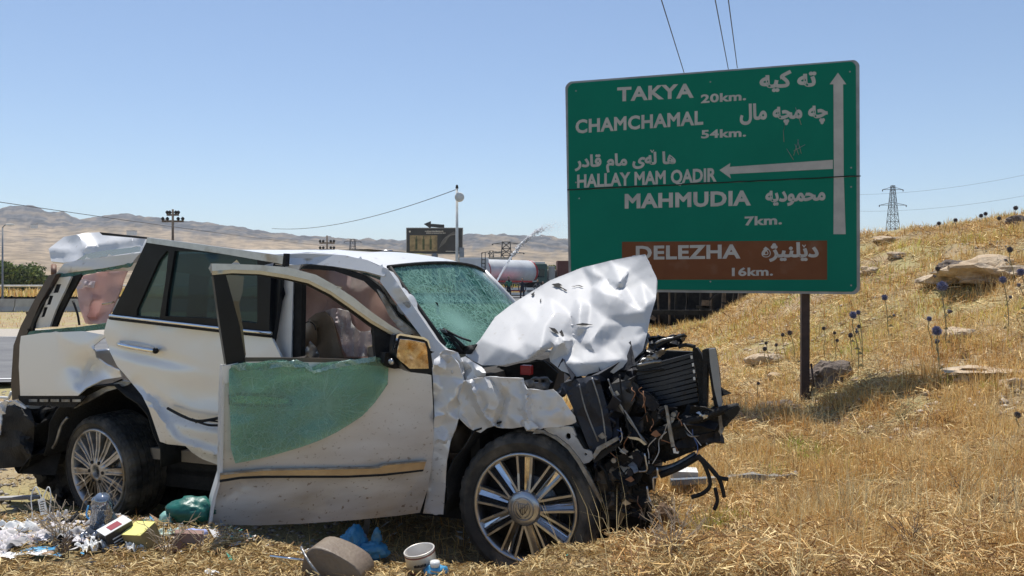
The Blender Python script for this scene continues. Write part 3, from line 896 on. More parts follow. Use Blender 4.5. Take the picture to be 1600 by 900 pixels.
bm = bmesh.new(); box(bm, (kw + .15, .6, 1.0), (kw + .75, 1.6, 3.0), bevel=.05); bm_obj('air_deflector', bm, CONC, t)
bm = bmesh.new(); box(bm, (kw + 1.0, .9, 1.15), (kw + 13.2, 3.3, kz + .3)); bm_obj('container', bm, BRN, t)
rib = None
for i in range(36):
    if rib is None:
        bm = bmesh.new(); box(bm, (0, 0, 1.3), (.16, .05, kz + .18)); rib = bm_obj('container_rib', bm, BRN, t); r_ = rib
    else:
        r_ = link(rib.copy(), t)
    r_.location = (kw + 1.15 + i * .33, .85, 0)
bm = bmesh.new(); box(bm, (kw + .2, 1.0, .75), (kw + 13, 3.0, 1.1)); bm_obj('chassis', bm, BLACK, t)
for xx in (.45, kw + 1.7, kw + 10, kw + 11.2):
    bm = bmesh.new(); lathe(bm, [(0, -.14), (.25, -.14), (.5, -.12), (.5, .12), (.25, .14), (0, .14)], 18, 'Y', (xx + .1, .9, .5)); bm_obj('wheel', bm, RUBBER, t, True)

# far shed and low white houses
for (px_, py_, Y_, w_, h_, lb, m_) in [(52, 350, 900, 6, 3, 'small white house high on the sandy slope at far left', CONC_W), (204, 360, 1000, 10, 4, 'tiny white house on the slope above the tailgate', CONC_W), (756, 402, 180, 12, 3.0, 'grey flat roofed shed behind the tanker', CONC), (838, 415, 190, 13, 4.4, 'grey block shed behind the green lorry cab', CONC)]:
    q = at(px_, py_, Y_)
    t = empty('house', (q.x, Y_, q.z - h_)); tag(t, lb, 'building')
    bm = bmesh.new(); box(bm, (-w_ / 2, 0, -2), (w_ / 2, w_ * .6, h_ * .8)); bm_obj('wall', bm, m_, t)
    bm = bmesh.new(); box(bm, (-w_ / 2 - .3, -.3, h_ * .8), (w_ / 2 + .3, w_ * .6 + .3, h_)); bm_obj('roof', bm, STEEL, t)
    for s in ((-.25, .25) if Y_ < 500 else ()):
        bm = bmesh.new(); box(bm, (s * w_ - w_ * .06, -.06, h_ * .25), (s * w_ + w_ * .06, .02, h_ * .6)); bm_obj('window', bm, BLACK, t)

# white road rail behind the men
t = empty('white_crash_rail', (1.3, 66, gz(1.3, 66))); tag(t, 'white two bar crash rail behind the man in dark clothes', 'guard rail')
for zz in (.45, .85):
    bm = bmesh.new(); box(bm, (-2.4, -.05, zz), (6, .05, zz + .2)); bm_obj('rail', bm, CONC_W, t)
for i in range(5):
    bm = bmesh.new(); box(bm, (-2.1 + 1.9 * i, .05, -.2), (-1.98 + 1.9 * i, .17, 1.05)); bm_obj('post', bm, CONC_W, t)

# people by the tanker
SKIN = mat('skin', (0.32, 0.19, 0.13), rough=0.6)
HAIR = mat('black_hair', (0.012, 0.010, 0.009), rough=0.7)
def person(px, pyhead, Y, label, top_m, leg_m, pose='stand', face=0.0):
    q = at(px, pyhead, Y); base = gz(q.x, Y)
    hgt = min(max(q.z - base, 1.6), 1.85)
    t = empty('person', (q.x, Y, q.z - hgt), face); tag(t, label, 'person', 'men by the lorries')
    s = hgt / 1.75
    def chain(name, m_, nodes, edges):
        me = bpy.data.meshes.new(name)
        me.from_pydata([tuple(Vector(n[:3]) * s) for n in nodes], edges, [])
        o = link(bpy.data.objects.new(name, me), t)
        md = o.modifiers.new('skin', 'SKIN')
        for i, n in enumerate(nodes):
            me.skin_vertices[0].data[i].radius = (n[3] * s, (n[4] if len(n) > 4 else n[3]) * s)
        me.skin_vertices[0].data[0].use_root = True
        md.use_smooth_shade = True
        o.modifiers.new('sub', 'SUBSURF').levels = 1
        o.modifiers['sub'].render_levels = 1
        me.materials.append(m_)
        return o
    for m_skin in ():
        pass
    # body: one continuous figure
    me_nodes = [(0, 0, .93, .15, .11), (0, 0, 1.12, .13, .10), (0, 0, 1.36, .17, .11), (0, 0, 1.50, .034), (0, 0, 1.58, .034),
                (-.09, 0, .88, .085), (-.12, .02, .50, .062), (-.13, 0, .09, .045), (-.14, -.12, .04, .04),
                (.09, 0, .88, .085), (.12, -.02, .50, .062), (.13, .03, .09, .045), (.14, -.09, .04, .04)]
    e = [(0, 1), (1, 2), (2, 3), (3, 4), (0, 5), (5, 6), (6, 7), (7, 8), (0, 9), (9, 10), (10, 11), (11, 12)]
    arms = {'stand': [(-.22, 0, 1.38, .034), (-.27, .02, 1.10, .045), (-.25, -.06, .84, .035), (.22, 0, 1.38, .034), (.27, .02, 1.10, .045), (.25, -.06, .84, .035)],
            'hose': [(-.21, -.02, 1.38, .034), (-.25, -.2, 1.16, .045), (-.02, -.42, 1.18, .035), (.21, -.02, 1.38, .034), (.25, -.22, 1.16, .045), (.10, -.5, 1.26, .035)],
            'akimbo': [(-.22, 0, 1.38, .034), (-.42, .08, 1.16, .045), (-.2, -.04, .98, .035), (.22, 0, 1.38, .034), (.42, .08, 1.16, .045), (.2, -.04, .98, .035)]}[pose]
    n0 = len(me_nodes)
    me_nodes += arms
    e += [(2, n0), (n0, n0 + 1), (n0 + 1, n0 + 2), (2, n0 + 3), (n0 + 3, n0 + 4), (n0 + 4, n0 + 5)]
    chain('clothed_body', leg_m, me_nodes, e)
    if top_m is not leg_m:
        nn = [(0, 0, .90, .165, .125), (0, 0, 1.12, .145, .115), (0, 0, 1.37, .18, .12)] + [(v[0], v[1], v[2], v[3] * 1.22) for v in arms[:2]] + [(v[0], v[1], v[2], v[3] * 1.22) for v in arms[3:5]]
        chain('shirt', top_m, nn, [(0, 1), (1, 2), (2, 3), (3, 4), (2, 5), (5, 6)])
    bm = bmesh.new(); bmesh.ops.create_icosphere(bm, subdivisions=2, radius=1)
    for v in bm.verts:
        v.co = Vector((v.co.x * .078, v.co.y * .095, v.co.z * .115)) + Vector((0, -.01, 1.655)); v.co *= s
    bm_obj('head', bm, SKIN, t, True)
    bm = bmesh.new(); bmesh.ops.create_icosphere(bm, subdivisions=2, radius=1)
    for v in bm.verts:
        v.co = Vector((v.co.x * .086, v.co.y * .10, v.co.z * .085)) + Vector((0, .02, 1.70)); v.co *= s
    bm_obj('hair', bm, HAIR, t, True)
    return t
NAVY = mat('navy_clothes', (0.012, 0.014, 0.024), (0.02, 0.022, 0.034), 4, rough=0.9)
GREENC = mat('green_work_shirt', (0.03, 0.13, 0.09), (0.05, 0.18, 0.12), 4, rough=0.9)
WHITEC = mat('white_shirt', (0.6, 0.6, 0.6), (0.5, 0.5, 0.52), 4, rough=0.9)
GREYC = mat('grey_trousers', (0.06, 0.06, 0.065), (0.09, 0.09, 0.09), 4, rough=0.9)
person(816, 435, 60, 'man in dark navy clothes standing between the lorry and the rail', NAVY, NAVY, 'stand')
person(795, 432, 62, 'man in a green shirt standing just left of the man in navy', GREENC, NAVY, 'stand', 0.5)
person(762, 434, 58, 'man in a white shirt bending to the hose at the foot of the water jet', WHITEC, GREYC, 'hose', 2.4)
person(840, 437, 62, 'man with a pale scarf in front of the green lorry cab', GREYC, NAVY, 'akimbo', -.4)
person(848, 440, 64, 'man in a white top, rightmost of the men, beside the hood', WHITEC, NAVY, 'stand', .3)

# water jet from the hose
WATER = bpy.data.materials.new('white_water'); WATER.use_nodes = True
_b = WATER.node_tree.nodes['Principled BSDF']; _b.inputs['Base Color'].default_value = (0.97, 0.98, 1.0, 1); _b.inputs['Roughness'].default_value = 0.3; _b.inputs['Alpha'].default_value = 1.0
g = np.random.default_rng(5)
ppx = np.array([767, 782, 797, 812, 826, 840, 852, 866, 880, 893]); ppy = np.array([457, 429, 404, 385, 371, 361, 354, 348, 345, 345])
cs, fs = [], []
k = 0
def jet_ring(f, r):
    x = np.interp(f, np.linspace(0, 1, 10), ppx); y = np.interp(f, np.linspace(0, 1, 10), ppy)
    q = np.array(at(x, y, 58))
    a = np.arange(6) * np.pi / 3
    return q + np.stack([np.cos(a) * r, np.sin(a) * r * .6, np.sin(a + .9) * r], -1) * (1 + .16 * g.normal(size=(6, 1)))
prev = None
for i in range(90):
    f = i / 89 * .60
    cur = jet_ring(f, .10 + .16 * f)
    if prev is not None:
        cs.append(np.concatenate([prev, cur]))
        for s_ in range(6):
            a_, b_ = s_, (s_ + 1) % 6
            fs += [[k + a_, k + b_, k + 6 + b_], [k + a_, k + 6 + b_, k + 6 + a_]]
        k += 12
    prev = cur
for i in range(1300):
    f = .25 + .75 * g.random() ** 1.3
    if g.random() < max(0, (f - 0.45) * 1.9): continue
    x = np.interp(f, np.linspace(0, 1, 10), ppx); y = np.interp(f, np.linspace(0, 1, 10), ppy)
    q = np.array(at(x, y, 58)) + g.normal(size=3) * (0.06 + .42 * max(0, f - .40) ** 1.2)
    if f > .4: q[2] -= abs(g.normal()) * .7 * (f - .4)
    s = (0.045 + .04 * g.random()) * (1.2 - .6 * f)
    tri = g.normal(size=(4, 3)); tri = tri / np.linalg.norm(tri, axis=1)[:, None] * s
    cs.append(q + tri); fs += [[k, k + 1, k + 2], [k, k + 2, k + 3], [k, k + 3, k + 1], [k + 1, k + 3, k + 2]]; k += 4
add_translucent(WATER, .75)
o = np_mesh('water_spray', np.concatenate(cs), np.array(fs), WATER)
tag(o, 'white jet of hose water arcing up from behind the windscreen and breaking into mist', 'water', kind='stuff')
tube_obj_ = tube_obj('fire_hose', smooth_path([at(767, 457, 58) + Vector((0, -.02, 0)), at(764, 464, 58), at(752, 470, 58.4), at(735, 471, 60)], 4), .05, GREYC)
tag(tube_obj_, 'grey fire hose held by the man in white at the foot of the water jet', 'hose')

# burnt lorry trailer lying behind the sign
q0 = at(1012, 512, 25.5)
t = empty('burnt_trailer', (q0.x, 25.5, gz(q0.x, 25.5))); tag(t, 'charred overturned lorry trailer with bare ribs, lying under the green sign', 'trailer')
CHAR = mat('charred_steel', (0.008, 0.008, 0.009), (0.03, 0.027, 0.025), 3, rough=0.85, bump=0.6, bscale=12)
CHAR2 = mat('scorched_rusty_slats', (0.08, 0.06, 0.05), (0.20, 0.15, 0.11), 3, rough=0.9)
wx = 3.9
bm = bmesh.new(); box(bm, (-1.3, 1.2, -.4), (wx + .1, 2.4, 2.6)); bm_obj('bed_wall', bm, CHAR, t)
bm = bmesh.new(); box(bm, (-1.3, -.1, 1.35), (wx, .12, 1.55)); box(bm, (-1.3, -.05, .35), (wx, .15, .5)); bm_obj('side_rail', bm, CHAR, t)
g = random.Random(9)
for i in range(30):
    x = -1.1 + i * .165 + g.uniform(-.03, .03)
    if g.random() < .15: continue
    bm = bmesh.new(); lean = g.uniform(-.1, .12)
    vv = box(bm, (x, .2, g.uniform(-.1, .25)), (x + .05, .28, g.uniform(1.2, 2.2)))
    for v in vv: v.co.x += lean * v.co.z
    bm_obj('slat', bm, CHAR2 if g.random() < .55 else CHAR, t)
for i in range(3):
    bm = bmesh.new(); lathe(bm, [(.2, -.15), (.42, -.16), (.5, -.1), (.5, .1), (.42, .16), (.2, .15)], 20, 'Y', (.4 + i * 1.1, .75, .05)); bm_obj('burnt_wheel', bm, CHAR, t, True)
for i in range(16):
    x = g.uniform(-.9, wx - .2); z = g.uniform(.0, 1.5)
    bm = bmesh.new(); box(bm, (x, -.25, z), (x + g.uniform(.15, .6), g.uniform(-.2, .0), z + g.uniform(.04, .25)), rot=Matrix.Rotation(g.uniform(-1, 1), 3, 'Y')); bm_obj('twisted_plate', bm, CHAR if g.random() < .7 else CHAR2, t)

# ---------------------------------------------------------------- the road sign
SG = mat('sign_green', (0.001, 0.150, 0.102), (0.002, 0.165, 0.112), 1.2, rough=0.6, spec=0.12)
SB = mat('sign_brown', (0.135, 0.048, 0.018), (0.16, 0.060, 0.024), 2.0, rough=0.6, spec=0.2, c3=(0.17, 0.08, 0.045), c3scale=4, c3amt=.36)
SW = mat('sign_lettering', (0.34, 0.34, 0.33), (0.42, 0.42, 0.40), 5, rough=0.5)
SF = mat('sign_edge_metal', (0.32, 0.33, 0.33), (0.22, 0.22, 0.22), 3, rough=0.5, metal=0.4)
POSTM = mat('rusty_brown_post', (0.035, 0.020, 0.016), (0.06, 0.035, 0.028), 6, rough=0.7)
# near edge of the panel is on the right: the panel is turned a little
YL, YR = 11.55, 10.85
nodesign = [at(884, 128, YL), at(1343, 94, YR), at(1343, 459, YR), at(889, 446 + 5, YL)]
O_ = at(884, 451, YL); e1 = (at(1343, 459, YR) - at(889, 451, YL)); e1.z = 0; e1.normalize()
nrm = Vector((-e1.y, e1.x, 0))       # away from the camera
if nrm.y < 0: nrm = -nrm
sign = empty('road_sign', (at(1258, 628, 10.95).x, 10.98, gz(at(1258, 628, 10.95).x, 10.98)))
sign.rotation_euler = (0, 0, math.atan2(e1.y, e1.x))
tag(sign, 'large green road sign with white town names and a brown panel, on a dark post', 'road sign')
_inv = (Matrix.Translation(sign.location) @ Matrix.Rotation(sign.rotation_euler.z, 4, 'Z')).inverted()
def sg(px, py, t=0.0):
    """photo pixel -> point on the sign's front plane (sign space), t metres towards the viewer"""
    D = Vector(((px - 800) / F, 1, (HZ - py) / F)); o = Vector((0, 0, H))
    P0 = O_ - nrm * t
    k = (P0 - o).dot(nrm) / D.dot(nrm)
    return _inv @ (o + D * k)
def prism(name, pts, t0, t1, m_, parent, fn, bevel=0):
    """polygon given by pixels, between two offsets"""
    bm = bmesh.new()
    A = [bm.verts.new(fn(x, y, 0) + Vector((0, -t0, 0))) for x, y in pts]
    B = [bm.verts.new(fn(x, y, 0) + Vector((0, -t1, 0))) for x, y in pts]
    bm.faces.new(A); bm.faces.new(B[::-1])
    n = len(pts)
    for i in range(n): bm.faces.new((A[i], B[i], B[(i + 1) % n], A[(i + 1) % n]))
    return bm_obj(name, bm, m_, parent)
def seam(x): return 297 + (x - 886) / (1343 - 886) * (275 - 297)
def rounded(c, corner, r=9):
    """pixel polygon with its corners cut round"""
    out = []
    n = len(c)
    for i in range(n):
        p, a, b = Vector(c[i]), Vector(c[i - 1]), Vector(c[(i + 1) % n])
        if i in corner:
            da = (a - p).normalized(); db = (b - p).normalized()
            for f in (0, .3, .7, 1):
                q = (p + da * r * (1 - f)) + (db * r * f) - (da + db) * r * .55 * f * (1 - f) 
                out.append((q.x, q.y))
        else: out.append(tuple(p))
    return out
# outer edge and panels
prism('sign_edge', rounded([(883, 128), (1343, 93), (1344, 460), (889, 455)], (0, 1, 2, 3), 9), -0.09, 0.0, SF, sign, sg)
prism('upper_panel', rounded([(887, 131), (1337, 96), (1338, 274.6), (889, 296.2)], (0, 1), 8), 0.002, 0.010, SG, sign, sg)
prism('lower_panel', rounded([(889.5, 297.6), (1338, 276.2), (1338.5, 456), (893, 451)], (2, 3), 8), 0.002, 0.010, SG, sign, sg)
prism('brown_panel', [(972, 378), (1292, 376), (1292, 437), (972, 437)], 0.010, 0.013, SB, sign, sg)
prism('up_arrow', [(1302, 366), (1302.5, 262), (1302, 132), (1296, 132), (1309, 114), (1322, 132), (1317, 132), (1318, 274), (1321, 366)], 0.010, 0.014, SW, sign, sg)
prism('left_arrow', [(1124, 266), (1141, 255), (1140, 261), (1301, 250), (1301, 264), (1140, 272), (1142, 279)], 0.010, 0.0145, SW, sign, sg)
# torn seam across the sign
bm = bmesh.new()
P = []
for i in range(30):
    x = 886 + (1345 - 886) * i / 29
    P.append(sg(x, seam(x) - .2 + random.uniform(-.5, .5), .012 + random.uniform(0, .012)))
tube(bm, P, .007, 5); bm_obj('panel_joint', bm, BLACK, sign, True)
# posts
def bar_obj(name, a, b, r, m_, parent):
    bm = bmesh.new(); box(bm, (-r, -r, 0), (r, r, (b - a).length))
    q = (b - a).to_track_quat('Z', 'Y').to_matrix()
    for v in bm.verts: v.co = q @ v.co + a
    return bm_obj(name, bm, m_, parent)
a_ = sg(1261, 455); b_ = sg(1259, 655)
bar_obj('post', Vector((a_.x, .16, b_.z)), Vector((a_.x + .01, .16, a_.z + 2.9)), .055, POSTM, sign)
tube_obj('post_scar', [(a_.x + .03, .09, .02), (a_.x + .10, .06, .30), (a_.x + .07, .08, .55)], .015, POSTM, sign, 5)
b2 = sg(960, 455)
bar_obj('post', Vector((b2.x, .16, gz(2.2, 12) - 1.2)), Vector((b2.x, .16, a_.z + 2.7)), .055, POSTM, sign)
for yy in (150, 230, 330, 430):
    q1, q2 = sg(895, yy - (yy < 290) * 5), sg(1335, yy - 18)
    bar_obj('back_rail', Vector((q1.x, .10, q1.z)), Vector((q2.x, .10, q2.z)), .02, SF, sign)
# lettering: flat glyphs
_tc = bpy.data.curves.new('measure', 'FONT'); _to = bpy.data.objects.new('measure', _tc); C.objects.link(_to)
_adv = {}
def bb(s):
    _tc.body = s
    bpy.context.view_layer.update()
    xs = [v[0] for v in _to.bound_box]; zs = [v[1] for v in _to.bound_box]
    return min(xs), max(xs), min(zs), max(zs)
def adv(c):
    if c not in _adv:
        if '_I' not in _adv: _adv['_I'] = bb('I')[1]
        _adv[c] = bb('I' + c + 'I')[1] - _adv['_I'] * 1.0 - (bb('II')[1] - _adv['_I'])
    return _adv[c]
def glyph_word(text, x0, y0, x1, y1, m_=None, bold=.022, name='lettering', track=0.0, hcap=None, zoff=.0105):
    """word spanning pixel baseline (x0,y0)-(x1,y1) (bottom left, bottom right)"""
    parent = sign
    A, B = sg(x0, y0), sg(x1, y1)
    x = 0.0; pos = []
    for c in text:
        pos.append(x); x += adv(c) + track
    x -= track
    Wd = (B - A).length
    sx = Wd / x
    size = hcap
    ang = math.atan2(B.z - A.z, B.x - A.x)
    vs_, fs_ = [], []
    for i, c in enumerate(text):
        if c == ' ': continue
        cu = bpy.data.curves.new('glyph', 'FONT'); cu.body = c; cu.resolution_u = 3
        cu.bevel_depth = bold; cu.bevel_resolution = 0
        ob = bpy.data.objects.new('glyph', cu); C.objects.link(ob)
        bpy.context.view_layer.update()
        dg = bpy.context.evaluated_depsgraph_get()
        me = bpy.data.meshes.new_from_object(ob.evaluated_get(dg))
        k = len(vs_)
        for v in me.vertices:
            gx = (v.co.x + pos[i]) * sx; gzv_ = v.co.y * size
            d = -zoff - (v.co.z / max(bold, 1e-4)) * .0012 - .0004 * (i % 2)
            vs_.append(A + Vector((gx * math.cos(ang) - gzv_ * math.sin(ang) * 0, d - A.y if False else 0, 0)) + Vector((0, d, gx * math.sin(ang) + gzv_)))
        for p_ in me.polygons: fs_.append([k + q for q in p_.vertices])
        bpy.data.objects.remove(ob); bpy.data.curves.remove(cu); bpy.data.meshes.remove(me)
    return mesh_obj(name, vs_, fs_, m_ or SW, parent)
def px2m(n): return n / F * 11.2
CAP = .70    # cap height of the font per unit size
def W(text, x0, y0, x1, y1, capx, bold=.03, track=0.03, name='lettering', cap=CAP):
    """every word is a piece of its own"""
    words = text.split(' ')
    ws = [sum(adv(c) + track for c in w) - track for w in words]
    sp = adv('n') * .62
    tot = sum(ws) + sp * (len(words) - 1)
    x = 0
    for w, l in zip(words, ws):
        f0, f1 = x / tot, (x + l) / tot
        glyph_word(w, x0 + (x1 - x0) * f0, y0 + (y1 - y0) * f0, x0 + (x1 - x0) * f1, y0 + (y1 - y0) * f1, bold=bold, track=track, name=name, hcap=px2m(capx) / cap, zoff=.0145 if y0 > 370 else .0115)
        x += l + sp
W('TAKYA', 965, 158, 1082, 152, 21, .034)
W('20km.', 1095, 161, 1166, 156, 12.5, .034)
W('CHAMCHAMAL', 899, 208, 1098, 194, 20.5, .034)
W('54km.', 1095, 216, 1166, 213, 12, .034)
W('HALLAY MAM QADIR', 901, 293, 1118, 283, 20, .034, .0)
W('MAHMUDIA', 975, 325, 1171, 320, 21.5, .040, .034)
W('7km.', 1163, 352, 1222, 350, 13, .034)
W('DELEZHA', 992, 405, 1155, 403, 20.5, .034, .03)
W('16km.', 1139, 431, 1208, 430, 12, .034)
def ar(s): return s[::-1]
ARN = 'kurdish_lettering'
def WA(s, x0, y0, x1, y1, capx, name=ARN): W(ar(s), x0, y0, x1, y1, capx, .040, 0.0, name, .75)
WA("\ufe97\ufeea \ufb90\ufbff\ufeea", 1187, 137, 1275, 134, 25)
WA("\ufb7c\ufeea \ufee3\ufb7d\ufeea \ufee3\ufe8e\ufedd", 1156, 187, 1293, 183, 24)
WA("\ufeeb\ufe8e \ufedf\ufeea\ufbfc \ufee3\ufe8e\ufee1 \ufed7\ufe8e\ufea9\ufead", 900, 261, 1056, 255, 19)
WA("\ufee3\ufea4\ufee4\ufeee\ufea9\ufbfe\ufeea", 1196, 315, 1290, 312, 22)
WA("\ufea9\ufbfe\ufee0\ufee8\ufbff\ufb8b\ufee9", 1190, 401, 1279, 401, 22)
def vmark(x, y, s=3.2):
    prism('accent_mark', [(x - s, y - s), (x - s + 1.6, y - s - .6), (x, y - 1), (x + s - 1.6, y - s - .6), (x + s, y - s), (x, y + 1.4)], .010, .0135, SW, sign, sg)
vmark(1019, 238); vmark(1256, 386)
bpy.data.objects.remove(_to); bpy.data.curves.remove(_tc)
for (x, y) in ((900, 142), (900, 285), (1328, 112), (1330, 262), (905, 310), (905, 440), (1330, 292), (1330, 446), (1110, 128), (1110, 305), (1110, 440)):
    p_ = sg(x, y, .010); bm = bmesh.new(); lathe(bm, [(0, -.004), (.011, -.003), (.012, .003)], 10, 'Y', p_); bm_obj('bolt', bm, SF, sign)
# scratches
for pts in ([(1228, 190), (1224, 205), (1225, 222)], [(1229, 232), (1240, 250)], [(1243, 168), (1252, 195)], [(1246, 218), (1252, 240)], [(1240, 236), (1258, 226)], [(1242, 225), (1248, 242)], [(1248, 218), (1240, 243)]):
    tube_obj('scratch', [sg(x, y, .0115) for x, y in pts], .004, SF, sign, 4)

# ---------------------------------------------------------------- the wrecked car
# car space: x runs forward along the near side, y inward (away from the camera), z up; origin = front wheel, outer face
CA = R(20.5)
F0 = Vector((0.07, 4.60, 0))
car = empty('wrecked_car', F0, -CA)
tag(car, 'wrecked white SUV with crushed nose, folded hood, open front door and shattered glass', 'car')
CINV = (Matrix.Translation(F0) @ Matrix.Rotation(-CA, 4, 'Z')).inverted()
UX = Vector((math.cos(CA), -math.sin(CA), 0)); UY = Vector((math.sin(CA), math.cos(CA), 0))
EYE = Vector((0, 0, H))
def ray(px, py): return Vector(((px - 800) / F, 1, (HZ - py) / F))
def cl(px, py, t=0.0):
    """photo pixel -> car space, on the plane t metres inward of the near side"""
    D = ray(px, py); P0 = F0 + UY * t
    return CINV @ (EYE + D * ((P0 - EYE).dot(UY) / D.dot(UY)))
# the open front door has a plane of its own, hinged at the A pillar
HG = cl(676, 690, 0.0); HGW = car.matrix_world if False else None
hw = Matrix.Translation(F0) @ Matrix.Rotation(-CA, 4, 'Z') @ HG
dw = Vector((-1.53, 4.20, 0)); hw = Vector((hw.x, hw.y, 0))
DX = (hw - dw).normalized(); DY = Vector((-DX.y, DX.x, 0))
def dl(px, py, t=0.0):
    D = ray(px, py); P0 = dw + DY * t
    return CINV @ (EYE + D * ((P0 - EYE).dot(DY) / D.dot(DY)))
def K(pts, bx, by, s):
    """coordinates read from an enlargement -> photo pixels"""
    return [(bx + p[0] / s, by + p[1] / s) + tuple(p[2:]) for p in pts]

def inside(poly, x, y):
    c = False
    n = len(poly)
    for i in range(n):
        x1, y1 = poly[i][:2]; x2, y2 = poly[i - 1][:2]
        if (y1 > y) != (y2 > y) and x < (x2 - x1) * (y - y1) / (y2 - y1) + x1:
            c = not c
    return c
def resample(poly, res, closed=True):
    out = []
    n = len(poly)
    for i in range(n if closed else n - 1):
        a = poly[i]; b = poly[(i + 1) % n]
        d = math.hypot(b[0] - a[0], b[1] - a[1]); k = max(1, int(round(d / res)))
        for j in range(k):
            out.append((a[0] + (b[0] - a[0]) * j / k, a[1] + (b[1] - a[1]) * j / k))
    return out
def panel(name, outline, tf, m_, parent=None, plane=cl, res=9, thick=0.006, holes=(), smooth=True, jag=0.0, seed=1, jitter=0.3, sharp=38):
    """sheet-metal panel: its outline traced, gridded, bent by tf(px, py) metres inward, and given thickness"""
    parent = parent or car
    g = random.Random(seed)
    out = resample(outline, res)
    if jag: out = [(x + g.uniform(-jag, jag), y + g.uniform(-jag, jag)) for x, y in out]
    hs = [resample(h, res) for h in holes]
    pts = [Vector(p) for p in out]
    edges = [(i, (i + 1) % len(out)) for i in range(len(out))]
    for h in hs:
        k = len(pts); pts += [Vector(p) for p in h]
        edges += [(k + i, k + (i + 1) % len(h)) for i in range(len(h))]
    xs = [p[0] for p in out]; ys = [p[1] for p in out]
    def near(x, y):
        return any((x - q.x) ** 2 + (y - q.y) ** 2 < (res * .45) ** 2 for q in pts[:nb])
    nb = len(pts)
    y = min(ys) + res * .5; row = 0
    while y < max(ys):
        x = min(xs) + res * (.5 if row % 2 else .1)
        while x < max(xs):
            qx, qy = x + g.uniform(-jitter, jitter) * res, y + g.uniform(-jitter, jitter) * res
            if inside(out, qx, qy) and not any(inside(h, qx, qy) for h in hs) and not near(qx, qy):
                pts.append(Vector((qx, qy)))
            x += res
        y += res * .87; row += 1
    v2, e2, f2, *_ = delaunay_2d_cdt(pts, edges, [], 0, 1e-4)
    faces = []
    for f in f2:
        cx = sum(v2[i].x for i in f) / len(f); cy = sum(v2[i].y for i in f) / len(f)
        if inside(out, cx, cy) and not any(inside(h, cx, cy) for h in hs): faces.append(list(f))
    T = tf if callable(tf) else (lambda x, y: tf)
    V = [plane(v.x, v.y, T(v.x, v.y)) for v in v2]
    # orient towards the viewer
    bm = bmesh.new()
    bv = [bm.verts.new(v) for v in V]
    for f in faces:
        try: bm.faces.new([bv[i] for i in f])
        except ValueError: pass
    for v in [v for v in bm.verts if not v.link_faces]: bm.verts.remove(v)
    bmesh.ops.recalc_face_normals(bm, faces=bm.faces[:])
    bm.normal_update()
    eye = CINV @ EYE
    s = sum(f.normal.dot(eye - f.calc_center_median()) * f.calc_area() for f in bm.faces)
    if s < 0: bmesh.ops.reverse_faces(bm, faces=bm.faces[:])
    me = bpy.data.meshes.new(name); bm.to_mesh(me); bm.free()
    me.materials.append(m_)
    if smooth: me.polygons.foreach_set('use_smooth', [True] * len(me.polygons))
    o = link(bpy.data.objects.new(name, me), parent)
    if thick:
        md = o.modifiers.new('thickness', 'SOLIDIFY'); md.thickness = thick; md.offset = -1
        if smooth: crisp(o, sharp)
    return o

class Crumple:
    miss = 0.0
    """piecewise-flat random height field: reads as creased sheet metal; extra ridges can be given"""
    def __init__(s, x0, y0, x1, y1, cell, amp, seed, pts=()):
        g = random.Random(seed)
        P = [Vector((x, y)) for x, y, _ in pts]; Z = [z for _, _, z in pts]
        y = y0 - cell * 2
        while y < y1 + cell * 2:
            x = x0 - cell * 2
            while x < x1 + cell * 2:
                P.append(Vector((x + g.uniform(-.45, .45) * cell, y + g.uniform(-.45, .45) * cell))); Z.append(g.uniform(-1, 1) * amp if not pts else g.uniform(-1, 1) * amp)
                x += cell
            y += cell
        v, e, f, ov, *_ = delaunay_2d_cdt(P, [], [], 0, 1e-4)
        s.v = v; s.z = [Z[o[0]] if o else 0 for o in ov]; s.f = f
        s.grid = {}
        s.c = cell
        for i, t in enumerate(f):
            xs = [v[k].x for k in t]; ys = [v[k].y for k in t]
            for a in range(int(min(xs) // cell), int(max(xs) // cell) + 1):
                for b in range(int(min(ys) // cell), int(max(ys) // cell) + 1):
                    s.grid.setdefault((a, b), []).append(i)
    def __call__(s, x, y):
        for i in s.grid.get((int(x // s.c), int(y // s.c)), ()):
            a, b, c = s.f[i]
            A, B, D = s.v[a], s.v[b], s.v[c]
            d = (B.y - D.y) * (A.x - D.x) + (D.x - B.x) * (A.y - D.y)
            if abs(d) < 1e-9: continue
            l1 = ((B.y - D.y) * (x - D.x) + (D.x - B.x) * (y - D.y)) / d
            l2 = ((D.y - A.y) * (x - D.x) + (A.x - D.x) * (y - D.y)) / d
            l3 = 1 - l1 - l2
            if l1 > -1e-6 and l2 > -1e-6 and l3 > -1e-6:
                return l1 * s.z[a] + l2 * s.z[b] + l3 * s.z[c]
        return s.miss
def tin(pts):
    """interpolate hand-placed (px, py, t) points"""
    c = Crumple.__new__(Crumple); c.miss = None
    P = [Vector((p[0], p[1])) for p in pts]
    v, e, f, ov, *_ = delaunay_2d_cdt(P, [], [], 0, 1e-4)
    c.v = v; c.z = [pts[o[0]][2] for o in ov]; c.f = f; c.grid = {}; c.c = 40
    for i, t in enumerate(f):
        xs = [v[k].x for k in t]; ys = [v[k].y for k in t]
        for a in range(int(min(xs) // 40), int(max(xs) // 40) + 1):
            for b in range(int(min(ys) // 40), int(max(ys) // 40) + 1):
                c.grid.setdefault((a, b), []).append(i)
    return c
def soft(fn, r):
    o = [(0, 0), (r, 0), (-r, 0), (0, r), (0, -r)]
    def f(x, y):
        v = [q for q in (fn(x + a, y + b) for a, b in o) if q is not None]
        return sum(v) / len(v) if v else None
    return f

